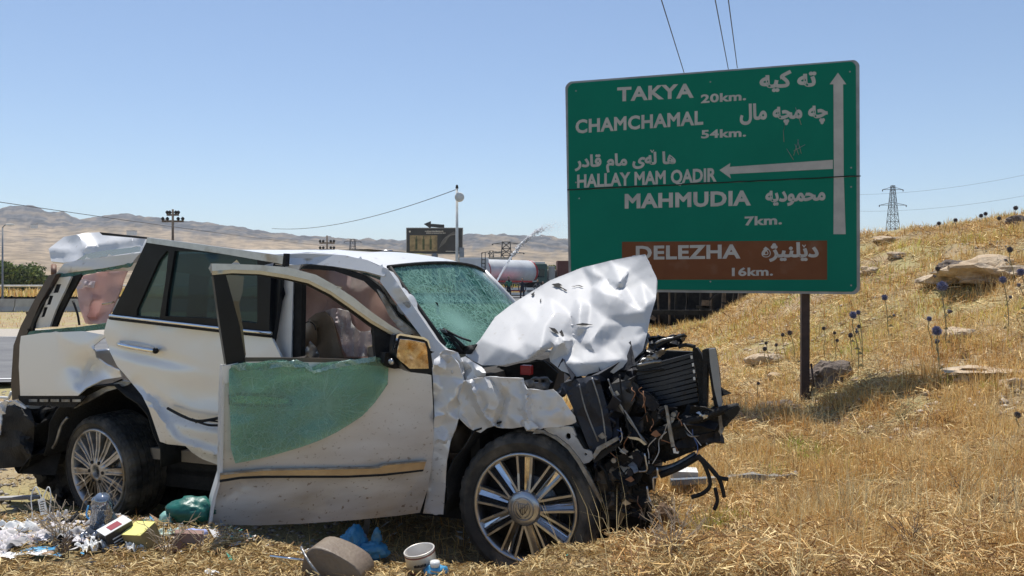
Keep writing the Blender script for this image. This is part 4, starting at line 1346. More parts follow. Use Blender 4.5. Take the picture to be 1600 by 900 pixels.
def dent(cx, cy, rx, ry, d, ang=0):
    ca, sa = math.cos(ang), math.sin(ang)
    def f(x, y):
        u = ((x - cx) * ca + (y - cy) * sa) / rx; v = (-(x - cx) * sa + (y - cy) * ca) / ry
        q = u * u + v * v
        return d * math.exp(-q * 1.6)
    return f
def crease(pts, wdt, d):
    """V-shaped fold along a polyline"""
    def f(x, y):
        best = 1e9
        for (ax, ay), (bx, by) in zip(pts, pts[1:]):
            dx, dy = bx - ax, by - ay
            t = max(0, min(1, ((x - ax) * dx + (y - ay) * dy) / (dx * dx + dy * dy)))
            best = min(best, math.hypot(x - ax - dx * t, y - ay - dy * t))
        return d * max(0, 1 - best / wdt)
    return f
def add(*fs): return lambda x, y: sum(f(x, y) if callable(f) else f for f in fs)

# side section: widest at the belt/door middle, tumblehome above, tuck-under below
def bulge(x, y):
    z = 1.7 - (y - 445) / 1250 * 5.2
    return 0.05 * (z - 0.85) ** 2

# --- body: quarter panel
q_out = K([(98, 555), (200, 540), (390, 532), (503, 552), (440, 600), (450, 655), (500, 690), (560, 715), (570, 747), (480, 760), (400, 800), (365, 835), (95, 835), (88, 700), (92, 600)], 0, 340, 3)
panel('quarter_panel', q_out, add(soft(bulge, 4), dent(150, 575, 34, 26, .10), crease([(128, 600), (150, 568), (178, 545)], 12, .035), crease([(145, 545), (152, 562), (185, 580)], 6, -.03), soft(Crumple(140, 510, 200, 620, 22, .010, 3), 2)), PAINT, res=5, thick=.01)
# shelf above quarter panel, below the broken window, with glass crumbs
panel('window_ledge', [(46, 518), (60, 516), (120, 511), (165, 505), (168, 514), (130, 518), (60, 522), (40, 526)], add(.03, soft(Crumple(40, 500, 170, 530, 9, .01, 4), 1)), GLASS_EDGE, res=5)
panel('lower_black_trim', K([(85, 833), (365, 833), (400, 840), (345, 890), (120, 880), (88, 855)], 0, 340, 3), .02, BLACK, res=9, thick=.02)
for i in range(5):
    x = 45 + i * 17
    panel('trim_slot', [(x, 624), (x + 13, 624), (x + 13, 628), (x, 628)], .005, GREYMET, res=8, thick=.004)
# rear pillar: smoked lamp strip and frame with three openings
panel('tail_lamp', [(76, 430), (88, 428), (62, 475), (42, 522), (33, 545), (31, 580), (33, 622), (19, 625), (17, 600), (21, 540), (32, 510), (54, 468)], add(.06, lambda x, y: (40 - x) * .0008), LAMP_RED, res=9, thick=.04)
panel('pillar_seal', [(84, 428), (91, 430), (69, 471), (53, 505), (50, 522), (42, 524), (58, 480)], .05, BLACK_GLOSS, res=8, thick=.02)
panel('rear_pillar_frame', K([(262, 282), (335, 276), (300, 350), (262, 430), (232, 512), (160, 520), (158, 500), (205, 400)], 0, 340, 3), add(.07, soft(Crumple(50, 430, 120, 520, 16, .008, 8), 2)), PAINT_CLEAN, res=5,
      holes=[K([(258, 312), (287, 312), (272, 352), (243, 354)], 0, 340, 3), K([(226, 366), (250, 366), (236, 408), (212, 410)], 0, 340, 3), K([(200, 420), (224, 420), (208, 466), (186, 468)], 0, 340, 3)], thick=.015)
panel('pillar_hole_shade', K([(262, 300), (320, 296), (290, 350), (240, 470), (175, 480), (210, 400)], 0, 340, 3), .13, BLACK, res=9, thick=.01)  # black plate standing in for the shade behind the three openings
panel('pillar_inner_shade', K([(335, 276), (385, 262), (330, 360), (290, 440), (262, 512), (232, 512), (262, 430), (300, 350)], 0, 340, 3), .10, BLACK, res=8, thick=.02)  # black strip standing in for the shadow inside the window opening
panel('upper_rail', K([(262, 262), (300, 215), (360, 200), (660, 165), (640, 185), (620, 213), (480, 238), (300, 262)], 0, 340, 3), add(.10, dent(120, 418, 60, 8, -.02)), PAINT_CLEAN, res=6, thick=.03)
panel('broken_glass_edge', K([(262, 262), (480, 238), (625, 210), (610, 232), (500, 248), (390, 268), (335, 276), (262, 282)], 0, 340, 3), add(.10, soft(Crumple(80, 400, 220, 440, 7, .012, 9), 1)), GLASS_EDGE, res=4, jag=1.0)
tube_obj('hinge_pin', [cl(84, 415, .25), cl(84, 428, .2)], .02, mat('rusty_bolt', (.12, .06, .04), (.2, .1, .06), 20), car)

# raised, torn tailgate spoiler / roof end
def spo(x, y): return .45 + .004 * (420 - y)
panel('tailgate_spoiler', K([(228, 145), (300, 90), (400, 72), (465, 68), (485, 82), (682, 100), (655, 165), (360, 202), (300, 212), (240, 205)], 0, 340, 3), add(spo, crease([(120, 366), (135, 385), (118, 408)], 18, -.07), crease([(76, 390), (100, 392), (135, 385), (225, 372)], 10, -.03), soft(Crumple(70, 360, 230, 412, 26, .02, 12), 2)), PAINT_CLEAN, res=5, thick=.02)
panel('tailgate_glass', K([(352, 205), (400, 172), (480, 155), (660, 135), (655, 160), (500, 182)], 0, 340, 3), .40, tinted_glass('blue_sky_glass', (.4, .5, .7), .35, (.10, .16, .28), .2), res=9, thick=.01)
panel('spoiler_seal', K([(465, 68), (690, 92), (685, 100), (480, 82)], 0, 340, 3), .5, BLACK, res=9, thick=.02)

# --- rear door
panel('rear_door', [(168, 498), (200, 500), (250, 506), (345, 518), (424, 527), (440, 560), (440, 700), (425, 745), (345, 728), (315, 717), (300, 707), (290, 697), (262, 694), (250, 690), (240, 660), (233, 640), (222, 618), (207, 600), (195, 585), (183, 572), (172, 550), (167, 535), (162, 520)],
      add(lambda x, y: -.02 + soft(bulge, 4)(x, y), dent(230, 555, 90, 14, .03, .25), dent(330, 610, 100, 50, .03), crease([(190, 545), (260, 570), (345, 590)], 26, -.012), crease([(215, 600), (262, 640), (300, 655), (345, 662)], 14, .03), crease([(230, 625), (275, 690), (340, 710)], 10, -.025), soft(Crumple(160, 590, 440, 740, 34, .007, 21), 4)), PAINT, res=6, thick=.02)
panel('rear_door_frame', [(228, 379), (250, 381), (443, 405), (445, 414), (424, 412), (420, 527), (345, 517), (172, 494), (176, 488), (200, 440)], -.04, BLACK_GLOSS, res=12, thick=.04,
      holes=[K([(782, 155), (745, 200), (700, 300), (640, 435), (640, 460), (748, 470), (775, 300), (790, 160)], 0, 340, 3), [(273, 392), (300, 393), (402, 402), (402, 505), (345, 498), (258, 494), (262, 460)]])
panel('rear_quarter_glass', K([(790, 150), (740, 200), (690, 300), (630, 435), (630, 466), (752, 474), (782, 300)], 0, 340, 3), -.02, TINT_SMALL, res=14, thick=.005)
panel('rear_door_glass', [(272, 390), (300, 391), (406, 400), (406, 508), (345, 500), (256, 496), (260, 460)], -.018, TINT, res=16, thick=.005)
panel('door_rail', [(230, 371), (300, 380), (445, 400), (447, 407), (443, 413), (350, 397), (228, 379)], add(-.06, lambda x, y: .0), SILVER, res=9, thick=.03)
panel('rail_end_cap', [(443, 396), (447, 396), (446, 416), (441, 415)], -.07, BLACK, res=9, thick=.04)
tube_obj('belt_moulding', [cl(x, y, -.055) for x, y in ((172, 493), (250, 502), (345, 513), (424, 521))], .012, CHROME, car)
tube_obj('belt_seal', [cl(x, y, -.045) for x, y in ((172, 497), (250, 506), (345, 517), (424, 525))], .012, BLACK, car)
# handle: recess, grip and escutcheons
panel('handle_recess', [(186, 536), (198, 533), (235, 540), (246, 547), (236, 553), (200, 546)], -.010, PAINT, res=5, thick=.004)
hpts = smooth_path([cl(185, 537, -.01), cl(190, 539, -.05), cl(213, 543.5, -.065), cl(238, 547.5, -.055), cl(246, 547, -.01)], 5)
bm = bmesh.new(); tube(bm, hpts, .017, 8)
bm_obj('rear_door_handle', bm, CHROME, car, True)
bm = bmesh.new(); bmesh.ops.create_icosphere(bm, subdivisions=2, radius=.022, matrix=Matrix.Translation(cl(243, 548, -.045))); bm_obj('lock_cover', bm, BLACK_GLOSS, car, True)
# torn trim on the rear door
tube_obj('torn_trim', smooth_path([cl(262, 638, -.03), cl(285, 650, -.06), cl(310, 658, -.08), (cl(348, 652, -.05))], 5), .010, BLACK, car)
tube_obj('torn_trim', smooth_path([cl(300, 655, -.06), cl(325, 664, -.09), cl(352, 664, -.05)], 5), .008, BLACK, car)
tube_obj('torn_trim', smooth_path([cl(306, 660, -.05), cl(322, 657, -.09), cl(350, 660, -.04)], 5), .006, BLACK, car)

# --- roof, from the near gutter across to the far one (hidden camera side included)
near = [cl(x, y, t) for x, y, t in ((95, 424, .22), (150, 412, .22), (215, 400, .22), (300, 396, .2), (380, 397, .2), (445, 397, .2), (482, 396, .2), (540, 400, .22), (574, 407, .24), (606, 421, .26))]
bm = bmesh.new(); rows = []
NW = 14; WD = 1.62
g = random.Random(2)
for i, p in enumerate(near):
    row = []
    for k in range(NW + 1):
        f = k / NW
        crown = 4 * f * (1 - f)
        q = Vector((p.x + .05 * crown * (i > 7), p.y + WD * f, p.z + .055 * crown + (mn.noise(Vector((p.x * 1.2, f * 2, 0))) * .010)))
        if i == len(near) - 1: q.x += .07 * crown
        row.append(bm.verts.new(q))
    rows.append(row)
for i in range(len(rows) - 1):
    for k in range(NW):
        if i in (5, 6) and 3 <= k <= 10: continue  # roof opening added to let sun onto the seats and airbags
        bm.faces.new((rows[i][k], rows[i][k + 1], rows[i + 1][k + 1], rows[i + 1][k]))
o = bm_obj('roof', bm, PAINT_CLEAN, car, True); md = o.modifiers.new('thickness', 'SOLIDIFY'); md.thickness = .035; md.offset = -1; crisp(o)
bm = bmesh.new(); box(bm, (near[5].x + .03, near[5].y + WD * .22, near[5].z + .036), (near[7].x - .03, near[5].y + WD * .78, near[5].z + .042)); bm_obj('added_sunroof_pane', bm, tinted_glass('added_sunroof', (.85, .92, .9), .02, (.1, .1, .1), .97), car)  # clear pane over the added opening that lets sun into the cabin
tube_obj('roof_rail', smooth_path([p + Vector((0, 1.48, .075)) for p in near[1:6]], 3), .014, SILVER, car)
panel('roof_side', [(445, 397), (482, 394), (540, 399), (574, 407), (606, 422), (600, 432), (571, 424), (520, 416), (480, 412), (447, 416)], add(.16, dent(482, 402, 6, 18, .03), lambda x, y: .002 * (425 - y) * 1.0), PAINT_CLEAN, res=5, thick=.03)
# A pillar
ap = [(597, 418), (608, 423), (638, 467), (681, 530), (699, 549), (720, 566), (700, 600), (677, 600), (674, 562), (660, 528), (636, 496), (594, 440)]
panel('a_pillar', ap, add(lambda x, y: .16 - .0006 * (y - 420), dent(631, 475, 12, 10, .035), dent(622, 450, 10, 8, -.02), soft(Crumple(590, 410, 730, 610, 24, .006, 31), 2)), PAINT_CLEAN, res=4.5, thick=.05)
panel('pillar_dent_scar', K([(945, 262), (985, 258), (1020, 300), (1040, 330), (1010, 310), (975, 300)], 440, 420, 5), .135, GREYMET, res=4, thick=.004, jag=.6)
panel('door_seal', K([(520, 128), (560, 118), (700, 128), (860, 172), (950, 236), (1010, 330), (1080, 420), (1180, 512), (1100, 500), (1010, 400), (930, 270), (860, 205), (700, 150), (560, 140)], 320, 380, 3.461), .17, BLACK, res=8, thick=.05)
panel('door_seal_inner', K([(930, 250), (965, 280), (1040, 400), (1160, 500), (1180, 512), (1080, 494), (1000, 400)], 320, 380, 3.461), .12, GREYMET, res=8, thick=.02)
# B pillar
panel('b_pillar', [(440, 414), (470, 414), (458, 440), (455, 562), (421, 562), (436, 470)], add(.06, lambda x, y: .0016 * abs(x - 448)), PAINT_CLEAN, res=8, thick=.04)
panel('b_pillar_seal', [(402, 410), (440, 415), (436, 470), (421, 562), (418, 562), (402, 520)], .0, BLACK_GLOSS, res=12, thick=.04)
panel('b_pillar_inner', [(458, 440), (472, 430), (470, 562), (455, 562)], .10, BLACK, res=12, thick=.05)

# lower body side behind the open door: sill, footwell, B post
panel('body_sill', [(345, 700), (440, 690), (690, 700), (695, 760), (440, 770), (345, 745)], .10, BLACK, res=30, thick=.10)
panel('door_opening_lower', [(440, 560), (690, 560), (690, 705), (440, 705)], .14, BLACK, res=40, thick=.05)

# --- cabin interior
def cabin_box(name, lo, hi, m_, bevel=0.0):
    bm = bmesh.new(); box(bm, lo, hi, bevel=bevel); return bm_obj(name, bm, m_, car)
INT = mat('tan_interior', (0.30, 0.24, 0.18), (0.38, 0.31, 0.24), 6, rough=0.9)
INTD = mat('dark_backing', (0.02, 0.018, 0.017), (0.04, 0.035, 0.03), 6, rough=0.9)
cabin_box('cabin_floor', (-3.9, .25, .42), (-.15, 1.85, .50), INT)
cabin_box('dashboard', (-.75, .25, .85), (-.30, 1.85, 1.16), INTD, .06)
cabin_box('firewall', (-.42, .2, .3), (-.36, 1.85, 1.0), INTD)
def seat(x, y, m_, zt=1.52, name='seat'):
    s = bpy.data.objects.new(name, None); link(s, car); s.location = (x, y, 0)
    bm = bmesh.new(); box(bm, (-.05, -.26, .60), (.50, .26, .80), bevel=.07); bm_obj('seat_cushion', bm, m_, s, True)
    bm = bmesh.new(); vv = box(bm, (-.10, -.26, .72), (.09, .26, zt - .22), bevel=.07)
    for v in bm.verts: v.co.x -= (v.co.z - .72) * .24
    bm_obj('backrest', bm, m_, s, True)
    return s
s1 = seat(-1.05, .62, LEATHER); seat(-1.05, 1.42, LEATHER)
cabin_box('steering_column', (-.72, .5, .95), (-.55, .7, 1.12), INT, .03)
# near headrest/shoulder exactly where it shows in the window
panel('seat_side', K([(525, 500), (560, 410), (600, 380), (650, 368), (680, 400), (700, 450), (720, 520), (755, 624), (520, 622)], 320, 380, 3.461), add(.55, lambda x, y: .00006 * (x - 505) ** 2 + (0.0 if y > 500 else .00009 * (y - 500) ** 2)), LEATHER, res=6, thick=.16)
panel('headrest', K([(532, 470), (545, 430), (570, 415), (600, 440), (608, 500), (600, 560), (570, 600), (522, 600)], 320, 380, 3.461), add(.48, lambda x, y: .0004 * (x - 490) ** 2 + .00009 * (y - 515) ** 2), LEATHER, res=5, thick=.1)
tube_obj('seat_wire', smooth_path([cl(x, y, .46) for x, y in K([(515, 560), (512, 500), (525, 450), (560, 425), (590, 440), (600, 470)], 320, 380, 3.461)], 4), .004, BLACK, car, 5)
panel('foil_wrap', K([(570, 528), (600, 560), (618, 600), (615, 622), (515, 620), (535, 590)], 320, 380, 3.461), add(.42, soft(Crumple(460, 520, 510, 570, 9, .03, 41), 1)), SILVER, res=3, thick=.003)
# curtain airbags
panel('curtain_airbag', [(462, 420), (500, 420), (560, 425), (600, 440), (640, 490), (665, 540), (672, 575), (560, 572), (462, 572)], add(.85, lambda x, y: .05 * math.sin(x * .09 + y * .02), soft(Crumple(450, 410, 680, 580, 34, .09, 42), 3)), AIRBAG, res=6, thick=.01)
panel('draped_airbag', K([(650, 366), (700, 350), (780, 370), (790, 430), (840, 480), (915, 470), (925, 610), (830, 615), (770, 612), (745, 560), (715, 470), (690, 400)], 320, 380, 3.461), add(.62, soft(Crumple(500, 480, 600, 560, 18, .07, 43), 2), lambda x, y: .03 * math.sin(x * .35)), AIRBAG_W, res=4, thick=.006)
panel('hanging_airbag', K([(355, 300), (385, 275), (490, 250), (600, 240), (570, 330), (520, 440), (495, 500), (400, 497), (372, 420)], 0, 340, 3), add(.95, soft(Crumple(110, 410, 210, 520, 20, .09, 44), 2)), AIRBAG, res=4, thick=.01)
panel('airbag_fold', K([(350, 300), (395, 288), (445, 300), (440, 330), (400, 325), (360, 340)], 0, 340, 3), add(.86, soft(Crumple(110, 430, 150, 460, 8, .04, 45), 1)), AIRBAG_W, res=3, thick=.006)
tube_obj('seat_belt', smooth_path([cl(x, y, 1.2) for x, y in ((114, 470), (121, 490), (124, 508))], 3), .01, BLACK, car)
tube_obj('hook', smooth_path([cl(x, y, .6) for x, y in ((160, 475), (170, 474), (178, 472))], 3), .008, BRONZE, car)
# rear bench seen through the tinted glass
seat(-2.05, .62, LEATHER, 1.55, 'rear_seat'); seat(-2.05, 1.42, LEATHER, 1.55, 'rear_seat')

# --- far side of the body (same openings, undamaged)
FY = 2.0
def far_panel(name, pts, m_, y=FY, th=.05):
    bm = bmesh.new()
    A = [bm.verts.new((p[0], y, p[1])) for p in pts]; B = [bm.verts.new((p[0], y - th, p[1])) for p in pts]
    bm.faces.new(A); bm.faces.new(B[::-1]); n = len(pts)
    for i in range(n): bm.faces.new((A[i], B[i], B[(i + 1) % n], A[(i + 1) % n]))
    return bm_obj(name, bm, m_, car)
far_panel('far_body_side', [(-4.1, .5), (-3.75, .5), (-3.6, .85), (-3.2, 1.0), (-2.8, .85), (-2.62, .4), (-.6, .35), (-.55, .7), (-.3, .95), (.15, .98), (.3, .85), (.42, .9), (.35, 1.02), (-.2, 1.16), (-4.1, 1.18)], PAINT_CLEAN)
for (x0, x1) in ((-4.15, -3.95), (-3.1, -2.95), (-2.0, -1.85)):
    far_panel('far_pillar', [(x0, 1.18), (x1, 1.18), (x1 + .06 - (x1 > -1) * .1, 1.86), (x0 + .06 - (x1 > -1) * .1, 1.86)], BLACK_GLOSS, FY - .12)
far_panel('far_glass', [(-2.95, 1.18), (-2.0, 1.18), (-2.0, 1.86), (-2.95, 1.86)], TINT, FY - .14, .01)
cabin_box('tailgate_lower', (-4.15, .1, .55), (-4.05, 1.95, 1.15), PAINT_CLEAN, .03)
cabin_box('underbody', (-3.9, .35, .30), (-.45, 1.8, .42), BLACK)
cabin_box('chassis_rail', (-3.9, .35, .20), (.6, .50, .34), BLACK)
cabin_box('chassis_rail', (-3.9, 1.45, .20), (.35, 1.60, .34), BLACK)

# --- windscreen and scuttle
wa = cl(606, 419, .22); wb = cl(692, 540, .14)
wm_x = .16
bm = bmesh.new(); rows = []
cz = Crumple(0, 0, 100, 100, 17, .014, 61)
for i in range(25):
    f = i / 24
    row = []
    for k in range(33):
        h_ = k / 32
        a = wa.lerp(wb, f)
        crown = 4 * h_ * (1 - h_)
        width = WD + (1.85 - WD) * f
        sag = .05 * math.sin(math.pi * f) * crown
        q = Vector((a.x + wm_x * crown * (.6 + .4 * f), a.y + width * h_, a.z + .045 * crown * (1 - f) + cz(k * 3, i * 4) * (.3 + f) - .07 * f * math.exp(-((h_ - .25) / .25) ** 2)))
        row.append(bm.verts.new(q))
    rows.append(row)
for i in range(24):
    for k in range(32): bm.faces.new((rows[i][k], rows[i][k + 1], rows[i + 1][k + 1], rows[i + 1][k]))
bm_obj('windscreen', bm, GLASS_SCREEN, car, True)
tube_obj('far_front_pillar', [wa.lerp(wb, f) + Vector((-.01, WD + (1.85 - WD) * f + .02, .0)) for f in (0, .33, .66, 1)], .03, PAINT_CLEAN, car)
tube_obj('screen_seal', [wa.lerp(wb, f) + Vector((.01, .01, .005)) for f in (0, .33, .66, 1)], .014, BLACK, car)
tube_obj('header_seal', [Vector((wa.x + wm_x * .6 * 4 * h_ * (1 - h_), wa.y + WD * h_, wa.z + .045 * 4 * h_ * (1 - h_) + .008)) for h_ in [i / 12 for i in range(13)]], .012, BLACK, car)
panel('screen_tear', K([(278, 318), (290, 322), (303, 380), (285, 388), (280, 350)], 600, 380, 3.461), .42, BLACK, res=4, thick=.003)
panel('scuttle_cover', K([(260, 455), (330, 470), (420, 560), (500, 545), (470, 600), (400, 600), (330, 560), (300, 520)], 600, 380, 3.461), add(.30, soft(Crumple(670, 500, 760, 570, 10, .05, 62), 1)), BLACK, res=4, thick=.01)
for pts, r_ in (([(282, 470), (360, 500), (430, 560)], .012), ([(300, 500), (370, 530), (420, 590)], .010), ([(320, 462), (400, 505), (470, 530)], .007)):
    tube_obj('wiper_arm', smooth_path([cl(x, y, .26) for x, y in K(pts, 600, 380, 3.461)], 3), r_, BLACK, car, 6)
panel('wiper_bracket', K([(265, 460), (330, 468), (340, 485), (280, 480)], 600, 380, 3.461), .24, GREYMET, res=5, thick=.01)

# --- cowl corner, column between door and wheel, fender: crumpled sheets
cc = Crumple(660, 540, 740, 830, 17, .045, 71)
panel('crumpled_front_column', [(676, 578), (678, 562), (690, 553), (706, 556), (716, 568), (722, 585), (727, 600), (720, 625), (720, 645), (714, 662), (704, 690), (698, 720), (696, 760), (692, 804), (661, 802), (668, 765), (676, 705), (679, 650), (677, 610)],
      add(.02, lambda x, y: cc(x, y) * (1.0 if y < 690 else .25)), PAINT, res=3.6, thick=.008)
cf = Crumple(700, 570, 920, 700, 24, .050, 73)
cf2 = Crumple(700, 570, 920, 700, 9, .008, 74)
fpts = K([(170, 95), (205, 85), (275, 75), (345, 80), (415, 82), (430, 125), (500, 132), (540, 128), (575, 160), (605, 205), (632, 240), (636, 262), (620, 272), (560, 285), (500, 288), (468, 302), (430, 300), (420, 282), (370, 290), (330, 288), (300, 278), (265, 290), (240, 308), (205, 296), (185, 278), (150, 242), (158, 200), (148, 165)], 660, 560, 2.647)
panel('crumpled_fender', fpts, add(-.01, lambda x, y: cf(x, y) * (1 if x < 815 else .35) + cf2(x, y), crease([(825, 607), (822, 640), (826, 668)], 7, -.04), crease([(765, 590), (790, 622), (778, 664)], 8, .05), crease([(735, 600), (750, 640), (775, 670)], 8, -.05)), PAINT_CLEAN, res=3.6, thick=.006)
panel('fender_tab', K([(422, 262), (432, 254), (450, 258), (482, 285), (470, 292), (435, 296), (425, 285)], 660, 560, 2.647), add(-.05, soft(Crumple(815, 650, 850, 680, 8, .02, 75), 1)), PAINT_CLEAN, res=3)
panel('cowl_corner', K([(415, 620), (440, 612), (480, 640), (530, 670), (552, 700), (548, 722), (480, 738), (435, 745), (425, 690)], 600, 380, 3.461), add(.10, soft(Crumple(715, 555, 765, 600, 13, .05, 76), 1)), PAINT_CLEAN, res=3.5)
panel('cowl_corner_fold', K([(300, 600), (330, 575), (400, 590), (425, 640), (430, 700), (400, 760), (360, 720), (320, 680)], 600, 380, 3.461), add(.05, soft(Crumple(680, 540, 730, 610, 10, .05, 77), 1)), PAINT_CLEAN, res=3)

# --- hood, folded up like a tent
hk = [(440, 605, .34), (520, 520, .45), (600, 400, .72), (690, 330, .86), (800, 260, 1.0), (900, 200, 1.1), (1075, 130, 1.2), (1130, 118, 1.12), (1220, 95, 1.15), (1320, 75, 1.05), (1410, 60, .95), (1430, 100, .88), (1475, 190, .74), (1470, 300, .60), (1440, 400, .45), (1425, 480, .38), (1400, 580, .28), (1340, 640, .22), (1240, 705, .16), (1200, 685, .10), (1045, 722, .10), (960, 690, .18), (900, 640, .30), (890, 600, .34), (915, 560, .30), (850, 598, .20), (770, 630, .14), (640, 660, .18), (530, 660, .26), (480, 635, .32),
      # inner folds
      (740, 340, .78), (700, 430, .55), (620, 560, .24), (590, 480, .50), (860, 330, .80), (820, 430, .48), (900, 300, .86), (760, 540, .26), (700, 590, .16),
      (870, 450, .36), (920, 375, .52), (990, 430, .50), (955, 490, .40), (900, 520, .28), (975, 525, .12), (850, 570, .10), (930, 560, .22), (1010, 380, .62), (1040, 300, .80), (1060, 330, .58), (1020, 440, .54), (1030, 520, .46), (1000, 600, .30),
      (1130, 165, .98), (1128, 235, .96), (1150, 250, .70), (1180, 265, .62), (1250, 250, .78), (1275, 215, .66), (1265, 285, .52), (1200, 190, .98), (1330, 140, .92), (1390, 200, .82), (1300, 240, .80), (1350, 310, .62), (1420, 330, .44), (1400, 370, .40), (1330, 330, .50),
      (1120, 330, .68), (1200, 400, .46), (1290, 385, .44), (1210, 340, .50), (1300, 440, .44), (1420, 430, .40), (1180, 445, .36), (1050, 455, .32), (1100, 470, .40), (1110, 540, .18), (1075, 560, .30), (1000, 640, .10), (1080, 650, .06), (1150, 600, .16), (1190, 640, .10), (1180, 560, .30), (1250, 520, .36), (1320, 560, .26), (1280, 630, .18), (1350, 500, .34), (1370, 540, .27), (1300, 600, .24)]
hk = [(a, b, .12 + (c_ - .12) * .64) for a, b, c_ in hk]
hkp = K(hk, 600, 380, 3.461)
hout = [(a, b) for a, b, _ in hkp[:30]]
base = tin(hkp)
h_sharp = soft(base, 1.5); h_wide = soft(soft(soft(base, 14), 9), 6)
def hull_fix(x, y):
    a, b = h_sharp(x, y), h_wide(x, y)
    return None if a is None or b is None else b + .62 * (a - b)
ch = Crumple(720, 380, 1040, 600, 15, .003, 81)
ch2 = Crumple(720, 380, 1040, 600, 40, .008, 82)
def htf(x, y):
    b = hull_fix(x, y)
    if b is None:
        d, b = min(((x - p[0]) ** 2 + (y - p[1]) ** 2, p[2]) for p in [(q[0], q[1], q[2]) for q in HB])
    return b + ch(x, y) + ch2(x, y) * .8
HB = []
for i in range(30):
    a, b = hkp[i], hkp[(i + 1) % 30]
    for k in range(14):
        f = k / 14; HB.append((a[0] + (b[0] - a[0]) * f, a[1] + (b[1] - a[1]) * f, a[2] + (b[2] - a[2]) * f))
panel('hood', hout, htf, mat('scuffed_white_hood', (.54, .54, .545), (.49, .49, .50), 3, rough=.6, metal=.0, coat=.04, c3=(.40, .38, .35), c3scale=22, c3amt=.28), res=3.4, thick=.006)
# paint scrapes and torn slots on the hood
for k_, pts in enumerate([[(905, 222), (945, 215), (965, 228), (930, 236)], [(940, 225), (990, 255), (985, 258), (930, 230)], [(1010, 235), (1050, 226), (1098, 240), (1050, 231)], [(795, 275), (815, 262), (812, 280), (800, 285)], [(845, 305), (852, 300), (848, 316), (842, 318)], [(890, 452), (925, 460), (945, 490), (930, 488), (905, 470)], [(1035, 440), (1075, 430), (1130, 440), (1075, 446)], [(960, 468), (975, 500), (965, 502), (948, 480)]]):
    q = K(pts, 600, 380, 3.461)
    panel('paint_scrape', q, lambda x, y: htf(x, y) - .014, CHAR, res=3, thick=.0, jag=.5, seed=k_)
# underside edge of the hood (inner frame strip with holes)
panel('hood_inner_frame', K([(1425, 480), (1440, 500), (1405, 590), (1350, 650), (1245, 712), (1240, 690), (1330, 620), (1390, 560)], 600, 380, 3.461), lambda x, y: .20 + (600 - y) * .0012, GREYMET, res=4, thick=.012)
for (x, y) in ((1408, 520), (1395, 548), (1365, 590), (1330, 628), (1290, 655)):
    c = K([(x, y)], 600, 380, 3.461)[0]; p = cl(c[0], c[1], .185 + (600 - c[1]) * .0012)
    bm = bmesh.new(); lathe(bm, [(0, -.002), (.011, -.002), (.011, .004), (0, .004)], 10, 'Y', p); bm_obj('frame_hole', bm, BLACK, car)
tube_obj('hood_hinge', smooth_path([cl(735, 590, .3), cl(770, 600, .3), cl(815, 600, .3)], 3), .014, BLACK, car)

# --- front wheel and rear wheel
def tyre_bm(ro, ri, wdt, seg=108, blocks=True):
    """outer face at y=0, tyre extends inward to y=wdt"""
    h = wdt
    prof = [(ri, .035), (ri + .008, .012), (ri + .02, .004), (ri + .045, -.004), (ro - .05, -.010), (ro - .028, .0), (ro - .012, .014), (ro - .002, .034)]
    n = 5
    for j in range(n):
        a0 = .034 + (h - .068) * j / n; a1 = .034 + (h - .068) * (j + 1) / n
        prof += [(ro, a0 + .006), (ro, a1 - .006)]
        if j < n - 1: prof += [(ro - .016, a1 - .005), (ro - .016, a1 + .005)]
    prof += [(ro - .002, h - .034), (ro - .02, h - .01), (ro - .05, h + .005), (ri + .04, h + .0), (ri, h - .03)]
    def wob(r, a, k, j):
        if blocks and r > ro - .014:
            if (k + (int(a * 60) % 2)) % 3 == 0: return r - .007
        return r
    bm = bmesh.new(); lathe(bm, prof, seg, 'Y', (0, 0, 0), wob)
    return bm
